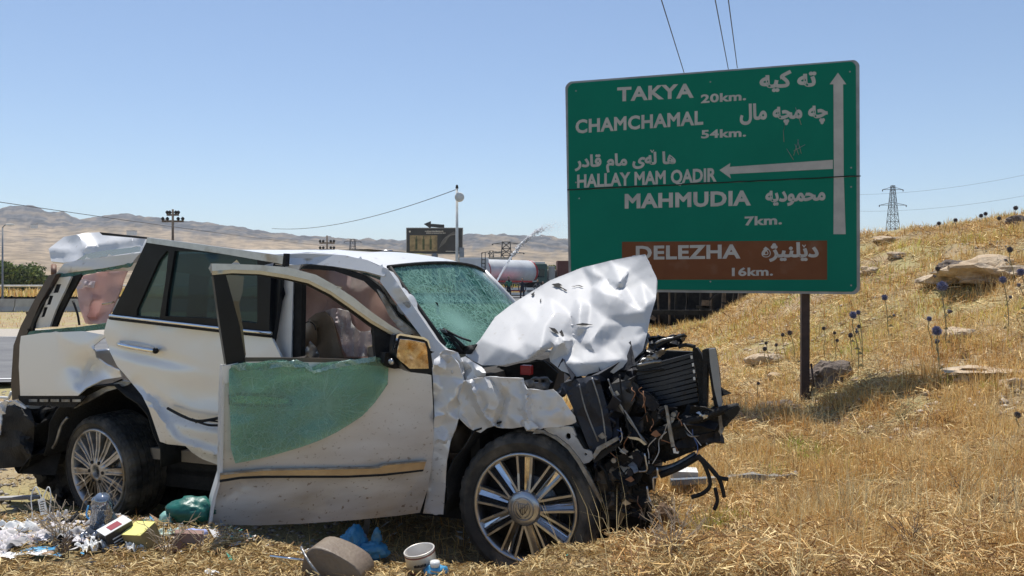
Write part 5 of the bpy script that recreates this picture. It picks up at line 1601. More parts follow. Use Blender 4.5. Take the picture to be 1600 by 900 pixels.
def build_wheel(name, loc, rr, ro, wd, yaw, camber, cap, alloy, insert, nspoke, thin=False, phase=0.0):
    w = bpy.data.objects.new(name, None); link(w, car)
    w.location = loc; w.rotation_euler = (camber, 0, yaw)
    bm_obj('tyre', tyre_bm(ro, rr, wd), RUBBER, w, False)
    bm = bmesh.new()
    lathe(bm, [(rr + .004, .030), (rr + .006, .006), (rr - .004, -.002), (rr - .012, .002), (rr - .022, .012), (rr - .026, .05), (rr - .03, wd - .05), (rr - .005, wd - .03), (rr + .002, wd - .02)], 96)
    bm_obj('rim', bm, alloy, w, True)
    bm = bmesh.new(); lathe(bm, [(0.0, .10), (rr - .03, .115), (rr - .03, .13), (0, .13)], 48); bm_obj('brake_backing', bm, INTD, w, True)
    bm = bmesh.new(); lathe(bm, [(.06, .085), (.175, .085), (.175, .105), (.06, .105)], 48); bm_obj('brake_disc', bm, GREYMET, w, True)
    for i in range(nspoke):
        a = 2 * math.pi * i / nspoke + phase
        ca_, sa_ = math.cos(a), math.sin(a)
        def P(r, s, y): return Vector((r * ca_ - s * sa_, y, r * sa_ + s * ca_))
        r0, r1 = (.085, rr - .008) if not thin else (.075, rr - .008)
        w0, w1 = (.030, .046) if not thin else (.013, .022)
        # two rails and an end bridge
        for sgn in (-1, 1):
            bm = bmesh.new()
            q = []
            for (r, yv) in ((r0, -.006), ((r0 + r1) / 2, .006), (r1, .004)):
                f = (r - r0) / (r1 - r0); s_ = (w0 + (w1 - w0) * f) * sgn; tk = .0065
                q.append([bm.verts.new(P(r, s_ - tk, yv)), bm.verts.new(P(r, s_ + tk, yv)), bm.verts.new(P(r, s_ + tk, yv + .04)), bm.verts.new(P(r, s_ - tk, yv + .04))])
            for j in range(2):
                for c in range(4): bm.faces.new((q[j][c], q[j][(c + 1) % 4], q[j + 1][(c + 1) % 4], q[j + 1][c]))
            bm.faces.new(q[0][::-1]); bm.faces.new(q[2])
            bm_obj('spoke', bm, alloy, w)
        # recessed chrome insert, split by a groove
        for (f0, f1, dy, ta_, tb_, mi) in ((-.80, .0, .004, .016, .0, insert), (.0, .26, .004, .0, .012, insert), (.34, .80, .022, .0, .0, BLACK)) if not thin else ((-.7, .7, .008, 0, 0, insert),):
            bm = bmesh.new(); v = []
            for (r, yv) in ((r0 + .01, .002), (r1 - .004, .010)):
                f = (r - r0) / (r1 - r0); s_ = w0 + (w1 - w0) * f
                v += [P(r, s_ * f0, yv + dy + ta_), P(r, s_ * f1, yv + dy + tb_)]
            bv = [bm.verts.new(x) for x in v] + [bm.verts.new(x + Vector((0, .012, 0))) for x in v]
            for c in ((0, 1, 3, 2), (4, 6, 7, 5), (0, 4, 5, 1), (2, 3, 7, 6), (0, 2, 6, 4), (1, 5, 7, 3)): bm.faces.new([bv[k] for k in c])
            bm_obj('chrome_insert' if mi is insert else 'spoke_slot', bm, mi, w)
    if cap:
        bm = bmesh.new(); lathe(bm, [(0, -.024), (.05, -.023), (.088, -.018), (.100, -.008), (.102, .03)], 56); bm_obj('hub_cap', bm, SILVER, w, True)
        bm = bmesh.new(); lathe(bm, [(.060, -.0235), (.062, -.027), (.066, -.0265), (.068, -.0215)], 48); bm_obj('emblem_ring', bm, ALLOY_DUSTY, w, True)
        # worn crest: a shield with a diagonal and a wreath
        bm = bmesh.new()
        sh = [(-.026, .030), (.026, .030), (.027, .004), (.014, -.022), (0, -.034), (-.014, -.022), (-.027, .004), (-.026, .030)]
        tube(bm, [Vector((x, -.0265, z)) for x, z in sh], .0022, 5)
        tube(bm, [Vector((-.022, -.0265, -.010)), Vector((.022, -.0265, .026))], .0022, 5)
        for q in ((-.02, .01, .02, .01), (0, .028, 0, -.03), (-.012, .03, -.012, -.022), (.012, .03, .012, -.022)):
            tube(bm, [Vector((q[0], -.0265, q[1])), Vector((q[2], -.0265, q[3]))], .0014, 4)
        for s in (-1, 1):
            tube(bm, [Vector((s * .044 * math.cos(t), -.0262, .050 * math.sin(t))) for t in [(-1.35 + .28 * i) for i in range(9)]], .0026, 5)
        bm_obj('crest_emblem', bm, ALLOY_DUSTY, w, True)
    else:
        bm = bmesh.new(); lathe(bm, [(.034, .03), (.036, -.004), (.060, -.008), (.105, .002), (.108, .04)], 40); bm_obj('hub', bm, alloy, w, True)
        for i in range(6):
            a = i * math.pi / 3
            bm = bmesh.new(); lathe(bm, [(0, -.009), (.013, -.009), (.013, .004)], 10, 'Y', (.078 * math.cos(a), -.001, .078 * math.sin(a))); bm_obj('lug_hole', bm, BLACK, w)
    return w
fw = cl(819, 794, 0)
build_wheel('front_wheel', fw, 86.5 / F * 4.6 * .985, .426, .27, 0.0, 0.0, True, SILVER, CHROME, 9, phase=math.pi / 2)
rw = cl(151, 737, .13)
rwY = (Matrix.Translation(F0) @ Matrix.Rotation(-CA, 4, 'Z') @ rw).y
build_wheel('rear_wheel', rw, 66.5 / F * rwY, 66.5 / F * rwY * 1.31, .32, R(-9), R(3), False, ALLOY_DUSTY, ALLOY_DUSTY, 14, thin=True, phase=.1)
# far wheels
for (x, z) in ((0.05, .40), (-3.15, .36)):
    w = bpy.data.objects.new('far_wheel', None); link(w, car); w.location = (x, 1.70, z)
    bm_obj('tyre', tyre_bm(.42, .29, .27, 48, False), RUBBER, w)
    bm = bmesh.new(); lathe(bm, [(.292, .03), (.28, .01), (.26, .05), (.08, .03), (0, .02)], 32); bm_obj('rim', bm, ALLOY_DUSTY, w, True)

# wheel housings
def arch(name, cx, cz_, r, y0, y1, a0, a1, m_):
    bm = bmesh.new(); A, B, Cc = [], [], []
    for i in range(15):
        a = a0 + (a1 - a0) * i / 14
        rr_ = r * (1 + .03 * math.sin(i * 2.3))
        A.append(bm.verts.new((cx + rr_ * math.cos(a), y0, cz_ + rr_ * math.sin(a)))); B.append(bm.verts.new((cx + rr_ * math.cos(a), y1, cz_ + rr_ * math.sin(a))))
    c0 = bm.verts.new((cx, y1, cz_ - .1))
    for i in range(14):
        bm.faces.new((A[i], A[i + 1], B[i + 1], B[i])); bm.faces.new((B[i], B[i + 1], c0))
    o = bm_obj(name, bm, m_, car, True); md = o.modifiers.new('thickness', 'SOLIDIFY'); md.thickness = .012
arch('front_wheel_liner', fw.x, fw.z, .52, .03, .42, R(15), R(190), BLACK)
arch('rear_wheel_liner', rw.x + .12, .42, .56, .06, .65, R(0), R(180), BLACK)
panel('arch_flange', K([(470, 292), (500, 300), (560, 325), (605, 360), (650, 415), (700, 500), (748, 590), (738, 600), (690, 520), (640, 430), (600, 375), (550, 335), (500, 310), (455, 312)], 660, 560, 2.647), -.03, GREYMET, res=4, thick=.012)
panel('fender_bracket', K([(500, 290), (600, 282), (622, 285), (640, 330), (665, 372), (700, 385), (708, 410), (690, 430), (668, 436), (640, 405), (612, 372), (570, 335), (530, 312)], 660, 560, 2.647), .03, mat('pale_inner_metal', (.42, .42, .42), (.55, .55, .55), 10, rough=.5, metal=.2, c3=(.2, .16, .12), c3scale=6, c3amt=.35), res=4, thick=.02,
      holes=[K([(592, 318), (600, 308), (612, 312), (614, 328), (604, 336), (594, 330)], 660, 560, 2.647), K([(668, 395), (675, 390), (682, 396), (676, 404)], 660, 560, 2.647)])
panel('strut_bracket', K([(418, 92), (455, 84), (520, 82), (530, 100), (520, 128), (440, 122)], 660, 560, 2.647), add(.16, soft(Crumple(815, 585, 865, 615, 9, .03, 91), 1)), GREYMET, res=4, thick=.02,
      holes=[K([(462, 90), (480, 90), (480, 102), (462, 102)], 660, 560, 2.647), K([(492, 88), (510, 88), (510, 100), (492, 100)], 660, 560, 2.647)])
panel('rear_arch_lip', K([(400, 840), (480, 800), (570, 765), (620, 770), (600, 785), (500, 815), (420, 860), (345, 895)], 0, 340, 3), .10, GREYMET, res=6, thick=.02)
bm = bmesh.new(); box(bm, (cl(823, 578, .4) - Vector((.035, .03, .03))), (cl(823, 578, .4) + Vector((.035, .03, .03))), bevel=.008); bm_obj('red_filler_cap', bm, RED, car)
panel('engine_bay_wall', K([(250, 60), (400, 20), (500, 10), (560, 60), (540, 125), (430, 122), (415, 80), (275, 75)], 660, 560, 2.647), .5, BLACK, res=12, thick=.03)

# --- the crushed nose
panel('nose_dark_cover', [(950, 575), (1040, 548), (1085, 550), (1098, 640), (1120, 648), (1118, 672), (1060, 690), (1010, 705), (955, 700)], .32, BLACK, res=16, thick=.06)  # black cover behind the nose, closing the gap to the grass
panel('radiator', K([(235, 340), (420, 290), (640, 235), (690, 560), (480, 590), (270, 640)], 940, 500, 4.5), .22, DARKMET, res=14, thick=.05)
sl_ = []
for i in range(10):
    f = i / 9.3
    a0, b0 = (205 + 35 * f, 340 + 300 * f), (645 + 35 * f, 232 + 325 * f)
    a1, b1 = (a0[0], a0[1] + 26), (b0[0], b0[1] + 26)
    q = K([a0, ((a0[0] + b0[0]) / 2, (a0[1] + b0[1]) / 2 + 6), b0, b1, ((a1[0] + b1[0]) / 2, (a1[1] + b1[1]) / 2 + 8), a1], 940, 500, 4.5)
    panel('radiator_slat', q, lambda x, y, i=i: .15 + .006 * math.sin(x * .05 + i) + (y % 9) * .0, mat('dark_blue_grey_slat', (.018, .024, .038), (.035, .042, .06), 8, rough=.4, metal=.4) if i == 0 else bpy.data.materials['dark_blue_grey_slat'], res=9, thick=.03)
panel('radiator_post', K([(640, 200), (668, 195), (700, 240), (720, 300), (735, 600), (690, 610), (670, 400), (640, 240)], 940, 500, 4.5), .14, BLACK, res=10, thick=.06)
for (x, y) in ((633, 262), (643, 315), (650, 362), (652, 412)):
    c = K([(x - 9, y - 10), (x + 5, y - 12), (x + 8, y + 10), (x - 5, y + 12)], 940, 500, 4.5); panel('bright_clip', c, .115, WHITE, res=6, thick=.004)
panel('fan_shroud', K([(705, 215), (725, 205), (790, 200), (800, 240), (825, 400), (838, 610), (790, 600), (760, 400), (745, 300), (740, 620), (710, 610), (715, 300)], 940, 500, 4.5), .05, BLACK, res=9, thick=.08)
panel('grille_side', K([(755, 205), (795, 200), (815, 300), (835, 470), (842, 610), (822, 612), (790, 480), (762, 300)], 940, 500, 4.5), .0, STEEL, res=8, thick=.03)
panel('jagged_panel', K([(330, 130), (380, 120), (470, 115), (580, 95), (605, 115), (570, 160), (520, 190), (440, 200), (370, 230), (300, 280), (250, 320), (200, 330), (300, 250), (330, 190)], 940, 500, 4.5), add(.10, soft(Crumple(980, 510, 1080, 580, 9, .06, 92), 1)), BLACK_GLOSS, res=4, thick=.01, jag=1)
panel('silver_bracket', K([(270, 290), (310, 265), (360, 230), (440, 205), (460, 225), (400, 265), (350, 300), (320, 305)], 940, 500, 4.5), add(.05, soft(Crumple(1000, 540, 1045, 570, 6, .03, 93), .5)), GREYMET, res=3, thick=.008, jag=.8)
for pts, r_, m_ in (([(385, 190), (450, 150), (585, 105)], .010, BLACK), ([(380, 165), (430, 140), (520, 125)], .008, GREYMET), ([(540, 190), (590, 175), (660, 190)], .012, BLACK), ([(250, 320), (330, 300), (420, 290)], .010, GREYMET), ([(235, 350), (300, 360), (440, 345)], .007, BLACK)):
    tube_obj('bent_strut', smooth_path([cl(x, y, .06) for x, y in K(pts, 940, 500, 4.5)], 3), r_, m_, car, 6)
# bumper beam sticking out to the right
def beam(name, pts, w_, m_, t0, t1):
    P = smooth_path([cl(x, y, t) for (x, y), t in zip(pts, [t0 + (t1 - t0) * i / (len(pts) - 1) for i in range(len(pts))])], 4)
    return tube_obj(name, P, w_, m_, car, 8)
beam('bumper_beam', K([(350, 800), (520, 740), (700, 690), (830, 640), (960, 612)], 940, 500, 4.5), .022, BLACK, .08, -.06)
panel('bumper_skin', K([(680, 690), (760, 650), (850, 630), (960, 598), (975, 620), (960, 660), (900, 720), (850, 770), (700, 800), (560, 830), (440, 870), (350, 900), (330, 830), (480, 770), (600, 730)], 940, 500, 4.5), add(.04, soft(Crumple(1000, 620, 1170, 710, 22, .02, 94), 1)), BLACK, res=4.5, thick=.04, jag=.4)
panel('bumper_end', K([(860, 650), (960, 600), (975, 622), (950, 670), (890, 730), (880, 760), (870, 715), (900, 690)], 940, 500, 4.5), -.08, BLACK_GLOSS, res=6, thick=.03)
panel('lower_bumper', K([(560, 830), (830, 780), (835, 855), (690, 870), (640, 900), (480, 900)], 940, 500, 4.5), add(.06, soft(Crumple(1050, 670, 1130, 705, 9, .03, 95), 1)), DARKMET, res=5, thick=.03)
for pts in ([(440, 600), (462, 602), (480, 700), (515, 890), (490, 895), (465, 760), (450, 640)], [(815, 630), (835, 628), (848, 720), (852, 790), (835, 815), (822, 700)]):
    panel('hanging_strap', K(pts, 940, 500, 4.5), -.02, GREYMET, res=6, thick=.012)
panel('torn_foil', K([(665, 650), (700, 640), (780, 648), (800, 670), (740, 690), (690, 710), (672, 695), (690, 665)], 940, 500, 4.5), add(.0, soft(Crumple(1080, 635, 1125, 665, 7, .04, 96), .5)), SILVER, res=3, jag=.8)
panel('torn_foil', K([(480, 680), (515, 690), (505, 715), (490, 730)], 940, 500, 4.5), .0, GREYMET, res=4)
# engine block mass behind, dark
def mass(name, pts, t, m_, amp, cell, seed, th=.2, res=6):
    xs = [p[0] for p in pts]; ys = [p[1] for p in pts]
    return panel(name, pts, add(t, Crumple(min(xs), min(ys), max(xs), max(ys), cell, amp, seed)), m_, res=res, thick=th, smooth=False)
NAVYP = mat('dark_blue_black_plastic', (.010, .013, .022), (.022, .027, .042), 6, rough=.6)
mass('crushed_inner_wing', [(875, 600), (900, 592), (935, 585), (950, 640), (962, 700), (925, 712), (905, 660), (885, 615)], .03, NAVYP, .035, 22, 101)
mass('engine_block', [(930, 585), (995, 578), (1002, 640), (1010, 700), (990, 740), (960, 705), (945, 640)], .18, DARKMET, .09, 14, 102)
mass('engine_lower', [(925, 705), (1010, 695), (1036, 682), (1040, 698), (1018, 722), (1004, 785), (1000, 810), (960, 800), (940, 790), (935, 760)], .18, DARKMET, .06, 14, 103, .08)
mass('nose_dark_panel', [(995, 692), (1050, 684), (1124, 660), (1124, 686), (1085, 704), (1052, 718), (1012, 728)], .14, BLACK, .03, 12, 116, .05)  # black panel filling the gap below the bumper
mass('gearbox', [(930, 740), (975, 720), (985, 790), (975, 800), (945, 795)], .08, mat('oily_cast_metal', (.05, .042, .036), (.12, .10, .08), 8, rough=.5, metal=.3, bump=.4), .05, 10, 104, .12)
mass('crossmember', [(985, 790), (1000, 700), (1022, 690), (1014, 750), (1006, 800)], .12, BLACK, .04, 10, 105, .08)
mass('splash_shield', [(905, 800), (940, 770), (1010, 780), (1020, 830), (1000, 850), (940, 850)], .40, BLACK, .05, 20, 106, .05)
g = random.Random(77)
poly = [(935, 690), (955, 610), (1000, 600), (1030, 640), (1110, 645), (1090, 672), (1025, 690), (1000, 790), (945, 790), (930, 710)]
def rp():
    while True:
        x, y = g.uniform(880, 1130), g.uniform(575, 815)
        if inside(poly, x, y): return x, y
MM = [BLACK, DARKMET, BLACK, NAVYP, DARKMET, BLACK, BLACK, GREYMET]
for i in range(20):          # hoses and cables
    x, y = rp(); a = g.uniform(-1.2, 1.9); l = g.uniform(14, 50)
    P = [cl(x + l * f * math.cos(a) + g.uniform(-5, 5), y + l * f * math.sin(a) + g.uniform(-5, 5), g.uniform(-.02, .14)) for f in (0, .33, .66, 1)]
    tube_obj('hose', smooth_path(P, 4), g.choice([.003, .004, .005, .009]), g.choice(MM), car, 6)
for i in range(40):          # bent plates and brackets
    x, y = rp(); a = g.uniform(0, 6.28); l = g.uniform(8, 28); w_ = g.uniform(4, 13)
    ca_, sa_ = math.cos(a), math.sin(a)
    q = [(x + (u * ca_ - v * sa_), y + (u * sa_ + v * ca_)) for u, v in ((-l, -w_), (0, -w_ * 1.3), (l, -w_ * .5), (l * .8, w_), (0, w_ * .6), (-l, w_))]
    t0 = g.uniform(.0, .14); s1 = g.uniform(-.004, .004); s2 = g.uniform(-.004, .004)
    panel('bent_bracket', q, lambda X, Y, t0=t0, s1=s1, s2=s2, x=x, y=y: t0 + s1 * (X - x) + s2 * (Y - y), g.choice(MM), res=7, thick=.006, smooth=False, seed=i)
for i in range(12):
    x, y = rp(); bm = bmesh.new(); r0 = g.uniform(.012, .03)
    lathe(bm, [(0, -.01), (r0, -.01), (r0, .05), (0, .05)], 14, 'Y', cl(x, y, g.uniform(.0, .1))); bm_obj('pulley' if r0 > .02 else 'bolt_head', bm, g.choice([GREYMET, DARKMET, BLACK]), car)
tube_obj('bonnet_cable', smooth_path([cl(x, y, .0) for x, y in K([(55, 470), (100, 560), (190, 700), (320, 872)], 940, 500, 4.5)], 4), .006, GREYMET, car, 6)
panel('chrome_lever', K([(178, 820), (250, 825), (280, 840), (318, 875), (300, 880), (262, 848), (200, 835)], 940, 500, 4.5), -.02, SILVER, res=4, thick=.012)
panel('wheel_arch_bar', K([(190, 290), (215, 240), (345, 172), (360, 190), (240, 262), (195, 320)], 880, 640, 4.09), -.02, GREYMET, res=5, thick=.015)
panel('wheel_arch_bar', K([(190, 320), (240, 268), (370, 205), (370, 225), (200, 345)], 880, 640, 4.09), .0, BLACK, res=5, thick=.03)
tube_obj('control_arm', smooth_path([cl(x, y, .1) for x, y in K([(460, 400), (560, 390), (700, 370), (850, 290)], 880, 640, 4.09)], 4), .022, GREYMET, car, 8)
tube_obj('control_arm', smooth_path([cl(x, y, .06) for x, y in K([(620, 420), (740, 370), (860, 300)], 880, 640, 4.09)], 4), .018, BLACK, car, 8)
for pts in ([(850, 295), (900, 350), (940, 470), (900, 530), (820, 560)], [(860, 290), (940, 370), (1000, 450), (1030, 560)], [(930, 360), (990, 430), (1055, 445)], [(970, 500), (985, 580), (965, 640)]):
    tube_obj('dangling_cable', smooth_path([cl(x, y, -.05) for x, y in K(pts, 880, 640, 4.09)], 5), .011, BLACK, car, 6)
for pts in ([(520, 280), (530, 340), (535, 390), (480, 395)], [(535, 490), (545, 560), (560, 590)], [(600, 370), (602, 430), (575, 440), (580, 520)]):
    tube_obj('bright_rod', smooth_path([cl(x, y, -.02) for x, y in K(pts, 880, 640, 4.09)], 3), .006, SILVER, car, 6)
panel('white_tag', K([(700, 248), (715, 245), (722, 270), (740, 268), (735, 282), (705, 278)], 880, 640, 4.09), -.03, WHITE, res=4)

for pts in ([(950, 592), (962, 622), (985, 655), (1005, 690)], [(905, 600), (915, 640), (935, 690)], [(925, 590), (940, 640), (948, 700)], [(968, 585), (975, 640), (990, 700)]):
    tube_obj('wiring', smooth_path([cl(x, y, -.01) for x, y in pts], 4), .005, g.choice([BLACK, GREYMET, BLACK]), car, 5)
panel('air_filter_housing', [(955, 600), (985, 592), (992, 625), (978, 648), (958, 640)], add(.03, Crumple(950, 590, 1000, 650, 12, .02, 131)), mat('grey_black_moulding', (.03, .03, .032), (.055, .052, .05), 8, rough=.6), res=5, thick=.05)
# --- torn rear bumper, suspension, exhaust at the left edge
mass('torn_rear_bumper', [(-25, 632), (5, 632), (20, 636), (48, 640), (54, 665), (52, 700), (45, 728), (-25, 735)], .0, BLACK, .06, 22, 111, .3)
panel('torn_bumper_skin', K([(-180, 230), (0, 215), (60, 195), (180, 195), (200, 215), (260, 240), (300, 270), (290, 290), (230, 265), (190, 250), (165, 225), (120, 248), (80, 235), (60, 350), (20, 360), (10, 480), (0, 600), (-180, 640)], 0, 600, 7.5), add(-.05, soft(Crumple(-25, 620, 45, 690, 9, .03, 112), 1)), PAINT_CLEAN, res=3.5, thick=.008, jag=.5)
panel('rear_liner', K([(350, 290), (600, 280), (780, 270), (620, 420), (560, 490), (500, 480), (420, 440), (390, 380)], 0, 600, 7.5), .22, mat('dusty_underbody', (.16, .13, .11), (.24, .2, .17), 6, rough=.9), res=6, thick=.02)
mass('rear_suspension', [(45, 640), (75, 662), (112, 640), (118, 660), (105, 700), (70, 712), (50, 700)], .30, BLACK, .08, 12, 113, .2)
mass('rear_axle_shield', [(54, 730), (62, 712), (75, 700), (105, 690), (115, 720), (118, 760), (125, 790), (90, 790), (80, 770), (58, 760)], .35, BLACK, .07, 14, 114, .1)
mass('inner_arch_wall', [(118, 622), (190, 592), (205, 600), (232, 642), (250, 692), (300, 708), (343, 730), (343, 800), (240, 815), (150, 810), (110, 790), (100, 650)], .75, BLACK, .03, 30, 115, .04, 12)
bm = bmesh.new(); lathe(bm, [(.035, -.1), (.06, -.11), (.062, .2), (.04, .25)], 18, 'Y', (0, 0, 0))
rm = Matrix.Rotation(R(60), 3, 'Z')
for v in bm.verts: v.co = rm @ v.co + cl(74, 648, .18)
bm_obj('exhaust_pipe', bm, BLACK, car, True)
tube_obj('exhaust_run', [cl(76, 650, .2), cl(100, 646, .25), cl(118, 640, .3)], .055, DARKMET, car, 10)
tube_obj('brake_line', smooth_path([cl(x, y, .1) for x, y in ((106, 652), (96, 665), (88, 690), (82, 700))], 4), .012, GREYMET, car, 6)
panel('bright_tab', K([(520, 470), (640, 430), (660, 440), (560, 495)], 0, 600, 7.5), .12, GREYMET, res=4, thick=.01)
tube_obj('far_bumper_bar', [cl(-10, 620, .3), cl(14, 622, .3), cl(18, 612, .3)], .012, WHITE, car, 6)

# --- the open front door
door = bpy.data.objects.new('front_door', None); link(door, car)
def dpanel(name, outline, tf, m_, **k): return panel(name, outline, tf, m_, parent=door, plane=dl, **k)
def dbul(x, y): return 0.00000055 * (x - 520) ** 2 + .0000016 * (y - 660) ** 2 + (.010 if y > 750 else 0) * (y - 750) / 60
dpanel('door_skin', [(348, 571), (380, 567), (430, 565), (500, 566), (545, 567), (600, 573), (640, 578), (674, 586), (677, 640), (678, 690), (674, 730), (668, 765), (656, 801), (620, 806), (560, 812), (476, 818), (400, 821), (326, 819), (332, 780), (340, 750), (344, 730), (344, 690), (346, 620)],
       add(dbul, dent(560, 690, 60, 30, .010, -.4), dent(620, 640, 70, 50, .008), dent(400, 790, 60, 20, -.012), crease([(345, 780), (380, 757), (400, 755)], 9, .012), soft(Crumple(320, 560, 690, 830, 70, .006, 121), 8)), PAINT_DOOR, res=8, thick=.015)
dpanel('door_inner_panel', [(352, 572), (672, 588), (668, 760), (652, 795), (335, 812), (348, 730)], .09, BLACK, res=30, thick=.03)
panel('door_edge', [(326, 819), (332, 780), (344, 740), (346, 620), (348, 571), (352, 572), (350, 640), (348, 740), (337, 780), (331, 818)], lambda x, y: .0, PAINT_CLEAN, parent=door, plane=dl, res=8, thick=.09)
rail_o = K([(38, 110), (150, 112), (300, 118), (450, 130), (600, 170), (700, 225), (800, 290), (900, 370), (1000, 440), (1080, 490), (1070, 500), (1030, 500), (900, 424), (800, 352), (680, 268), (560, 207), (450, 182), (300, 158), (150, 152), (40, 160)], 320, 380, 3.461)
dpanel('window_rail', rail_o, lambda x, y: -.01, SILVER, res=7, thick=.035)
rail_b = K([(40, 150), (150, 142), (300, 148), (450, 172), (560, 198), (680, 258), (800, 342), (900, 414), (1030, 490), (1020, 503), (900, 434), (800, 362), (680, 278), (560, 217), (450, 192), (300, 168), (150, 162), (42, 172)], 320, 380, 3.461)
dpanel('window_rail_lower', rail_b, lambda x, y: -.016, BRONZE, res=7, thick=.02)
dpanel('window_rail_seal', K([(42, 165), (150, 158), (300, 164), (450, 188), (560, 213), (680, 274), (800, 358), (900, 430), (1030, 500), (1010, 520), (900, 450), (800, 374), (680, 288), (560, 226), (450, 200), (300, 175), (150, 170), (44, 180)], 320, 380, 3.461), lambda x, y: .004, BLACK, res=7, thick=.05)
dpanel('door_rear_post', K([(44, 160), (110, 164), (150, 300), (190, 450), (222, 640), (218, 655), (116, 658), (80, 430)], 320, 380, 3.461), .0, BLACK_GLOSS, res=12, thick=.06)
dpanel('rear_post_edge', K([(112, 165), (212, 180), (205, 260), (185, 330), (205, 450), (222, 600), (216, 640), (190, 450), (150, 300)], 320, 380, 3.461), .05, tinted_glass('window_run', (.3, .42, .46), .1, (.02, .035, .04), .35), res=12, thick=.01)
dpanel('mirror_sail', K([(915, 450), (1000, 500), (1040, 520), (1020, 560), (1010, 640), (985, 680), (930, 640), (918, 560)], 320, 380, 3.461), .0, BLACK, res=9, thick=.04)
dpanel('belt_strip', K([(218, 618), (400, 618), (620, 622), (780, 628), (930, 640), (930, 662), (780, 650), (600, 642), (400, 638), (218, 642)], 320, 380, 3.461), -.012, mat('dark_belt', (.06, .045, .035), (.10, .08, .06), 8, rough=.4), res=9, thick=.02)
# chrome-edged trim strip low on the door
dpanel('trim_strip', K([(78, 388), (180, 378), (300, 366), (500, 362), (700, 360), (870, 356), (895, 342), (1112, 320), (1098, 372), (900, 392), (720, 402), (500, 403), (300, 402), (180, 408), (76, 424)], 320, 620, 3.213), -.012, BRONZE, res=8, thick=.016)
dpanel('trim_line', K([(78, 384), (300, 361), (700, 355), (870, 350), (895, 337), (1116, 318), (1112, 326), (898, 346), (872, 360), (700, 364), (300, 371), (78, 394)], 320, 620, 3.213), -.018, GREYMET, res=9, thick=.008)
dpanel('trim_lower_edge', K([(76, 418), (180, 402), (300, 397), (720, 397), (900, 388), (1100, 366), (1096, 374), (900, 398), (720, 407), (300, 408), (180, 413), (76, 430)], 320, 620, 3.213), -.017, BLACK, res=9, thick=.01)
# hanging sheet of shattered laminated glass
gg = [(358, 578), (364, 570), (382, 566), (400, 567), (420, 563), (444, 562), (470, 569), (488, 574), (500, 568), (520, 565), (545, 564), (565, 560), (585, 558), (603, 560), (607, 575), (606, 600), (598, 612), (585, 630), (566, 650), (548, 662), (525, 676), (500, 688), (470, 699), (435, 709), (405, 717), (385, 721), (368, 724), (361, 700), (360, 660), (358, 620)]
dpanel('shattered_window_sheet', gg, add(-.030, lambda x, y: .010 * math.sin(x * .045 + y * .02) - .012 * math.exp(-((y - 700) / 40) ** 2), soft(Crumple(350, 550, 620, 730, 30, .010, 122), 2)), GLASS_DOOR, res=6, thick=.004)
dpanel('handle_recess', [(357, 617), (372, 613), (440, 616), (456, 622), (456, 634), (440, 637), (372, 635), (358, 632)], -.004, GREYMET, res=6, thick=.004)
dpanel('front_door_handle', [(362, 621), (372, 618), (430, 621), (450, 624), (451, 630), (430, 632), (372, 630), (363, 628)], -.008, CHROME, res=5, thick=.02)
dpanel('crumpled_glass_lip', K([(140, 662), (200, 650), (300, 655), (420, 640), (500, 632), (560, 650), (590, 690), (650, 668), (740, 640), (860, 622), (925, 614), (920, 640), (850, 650), (740, 668), (640, 690), (590, 705), (540, 672), (420, 668), (300, 685), (180, 690)], 320, 380, 3.461), add(-.045, soft(Crumple(355, 550, 595, 585, 8, .02, 123), 1)), cracked_glass('glass_lip', (.6, .85, .78), (.75, .9, .86), 40, .3, .10, (.25, .42, .37)), res=3.5, jag=.8)
panel('white_plate', [(347, 572), (372, 567), (380, 572), (362, 582), (362, 596), (352, 600), (347, 588)], -.01, WHITE, parent=door, plane=dl, res=5, thick=.01)
# wing mirror with dirty glass
mo = K([(892, 600), (905, 520), (925, 512), (1110, 545), (1140, 560), (1165, 640), (1182, 760), (1165, 805), (1130, 822), (1010, 808), (980, 790), (940, 745), (895, 680)], 440, 420, 5)
dpanel('mirror_housing', mo, lambda x, y: -.20, BLACK_GLOSS, res=6, thick=.10)
dpanel('mirror_rim', K([(875, 640), (900, 515), (925, 505), (1115, 535), (1150, 560), (1165, 620), (1156, 622), (1138, 568), (1108, 552), (925, 520), (912, 528), (888, 640)], 440, 420, 5), lambda x, y: -.21, CHROME, res=5, thick=.03)
MG = mat('mirror_glass', (.80, .78, .74), (.70, .66, .60), 14, rough=.06, metal=1.0, c3=(.55, .38, .17), c3scale=14, c3amt=.42)
mg = K([(905, 640), (925, 550), (1000, 555), (1120, 578), (1135, 620), (1150, 780), (1000, 780), (900, 690)], 440, 420, 5)
dpanel('mirror_glass', mg, lambda x, y: -.238 + .0011 * (y - 555), MG, res=8, thick=.004)
dpanel('mirror_arm', K([(810, 655), (870, 660), (900, 680), (945, 750), (960, 775), (880, 782), (830, 765), (800, 735)], 440, 420, 5), -.08, BLACK, res=6, thick=.10)
bm = bmesh.new(); lathe(bm, [(.006, -.012), (.016, -.012), (.018, 0), (.006, .004)], 14, 'Y', dl(612, 565, -.15)); bm_obj('mirror_pivot', bm, SILVER, door, True)

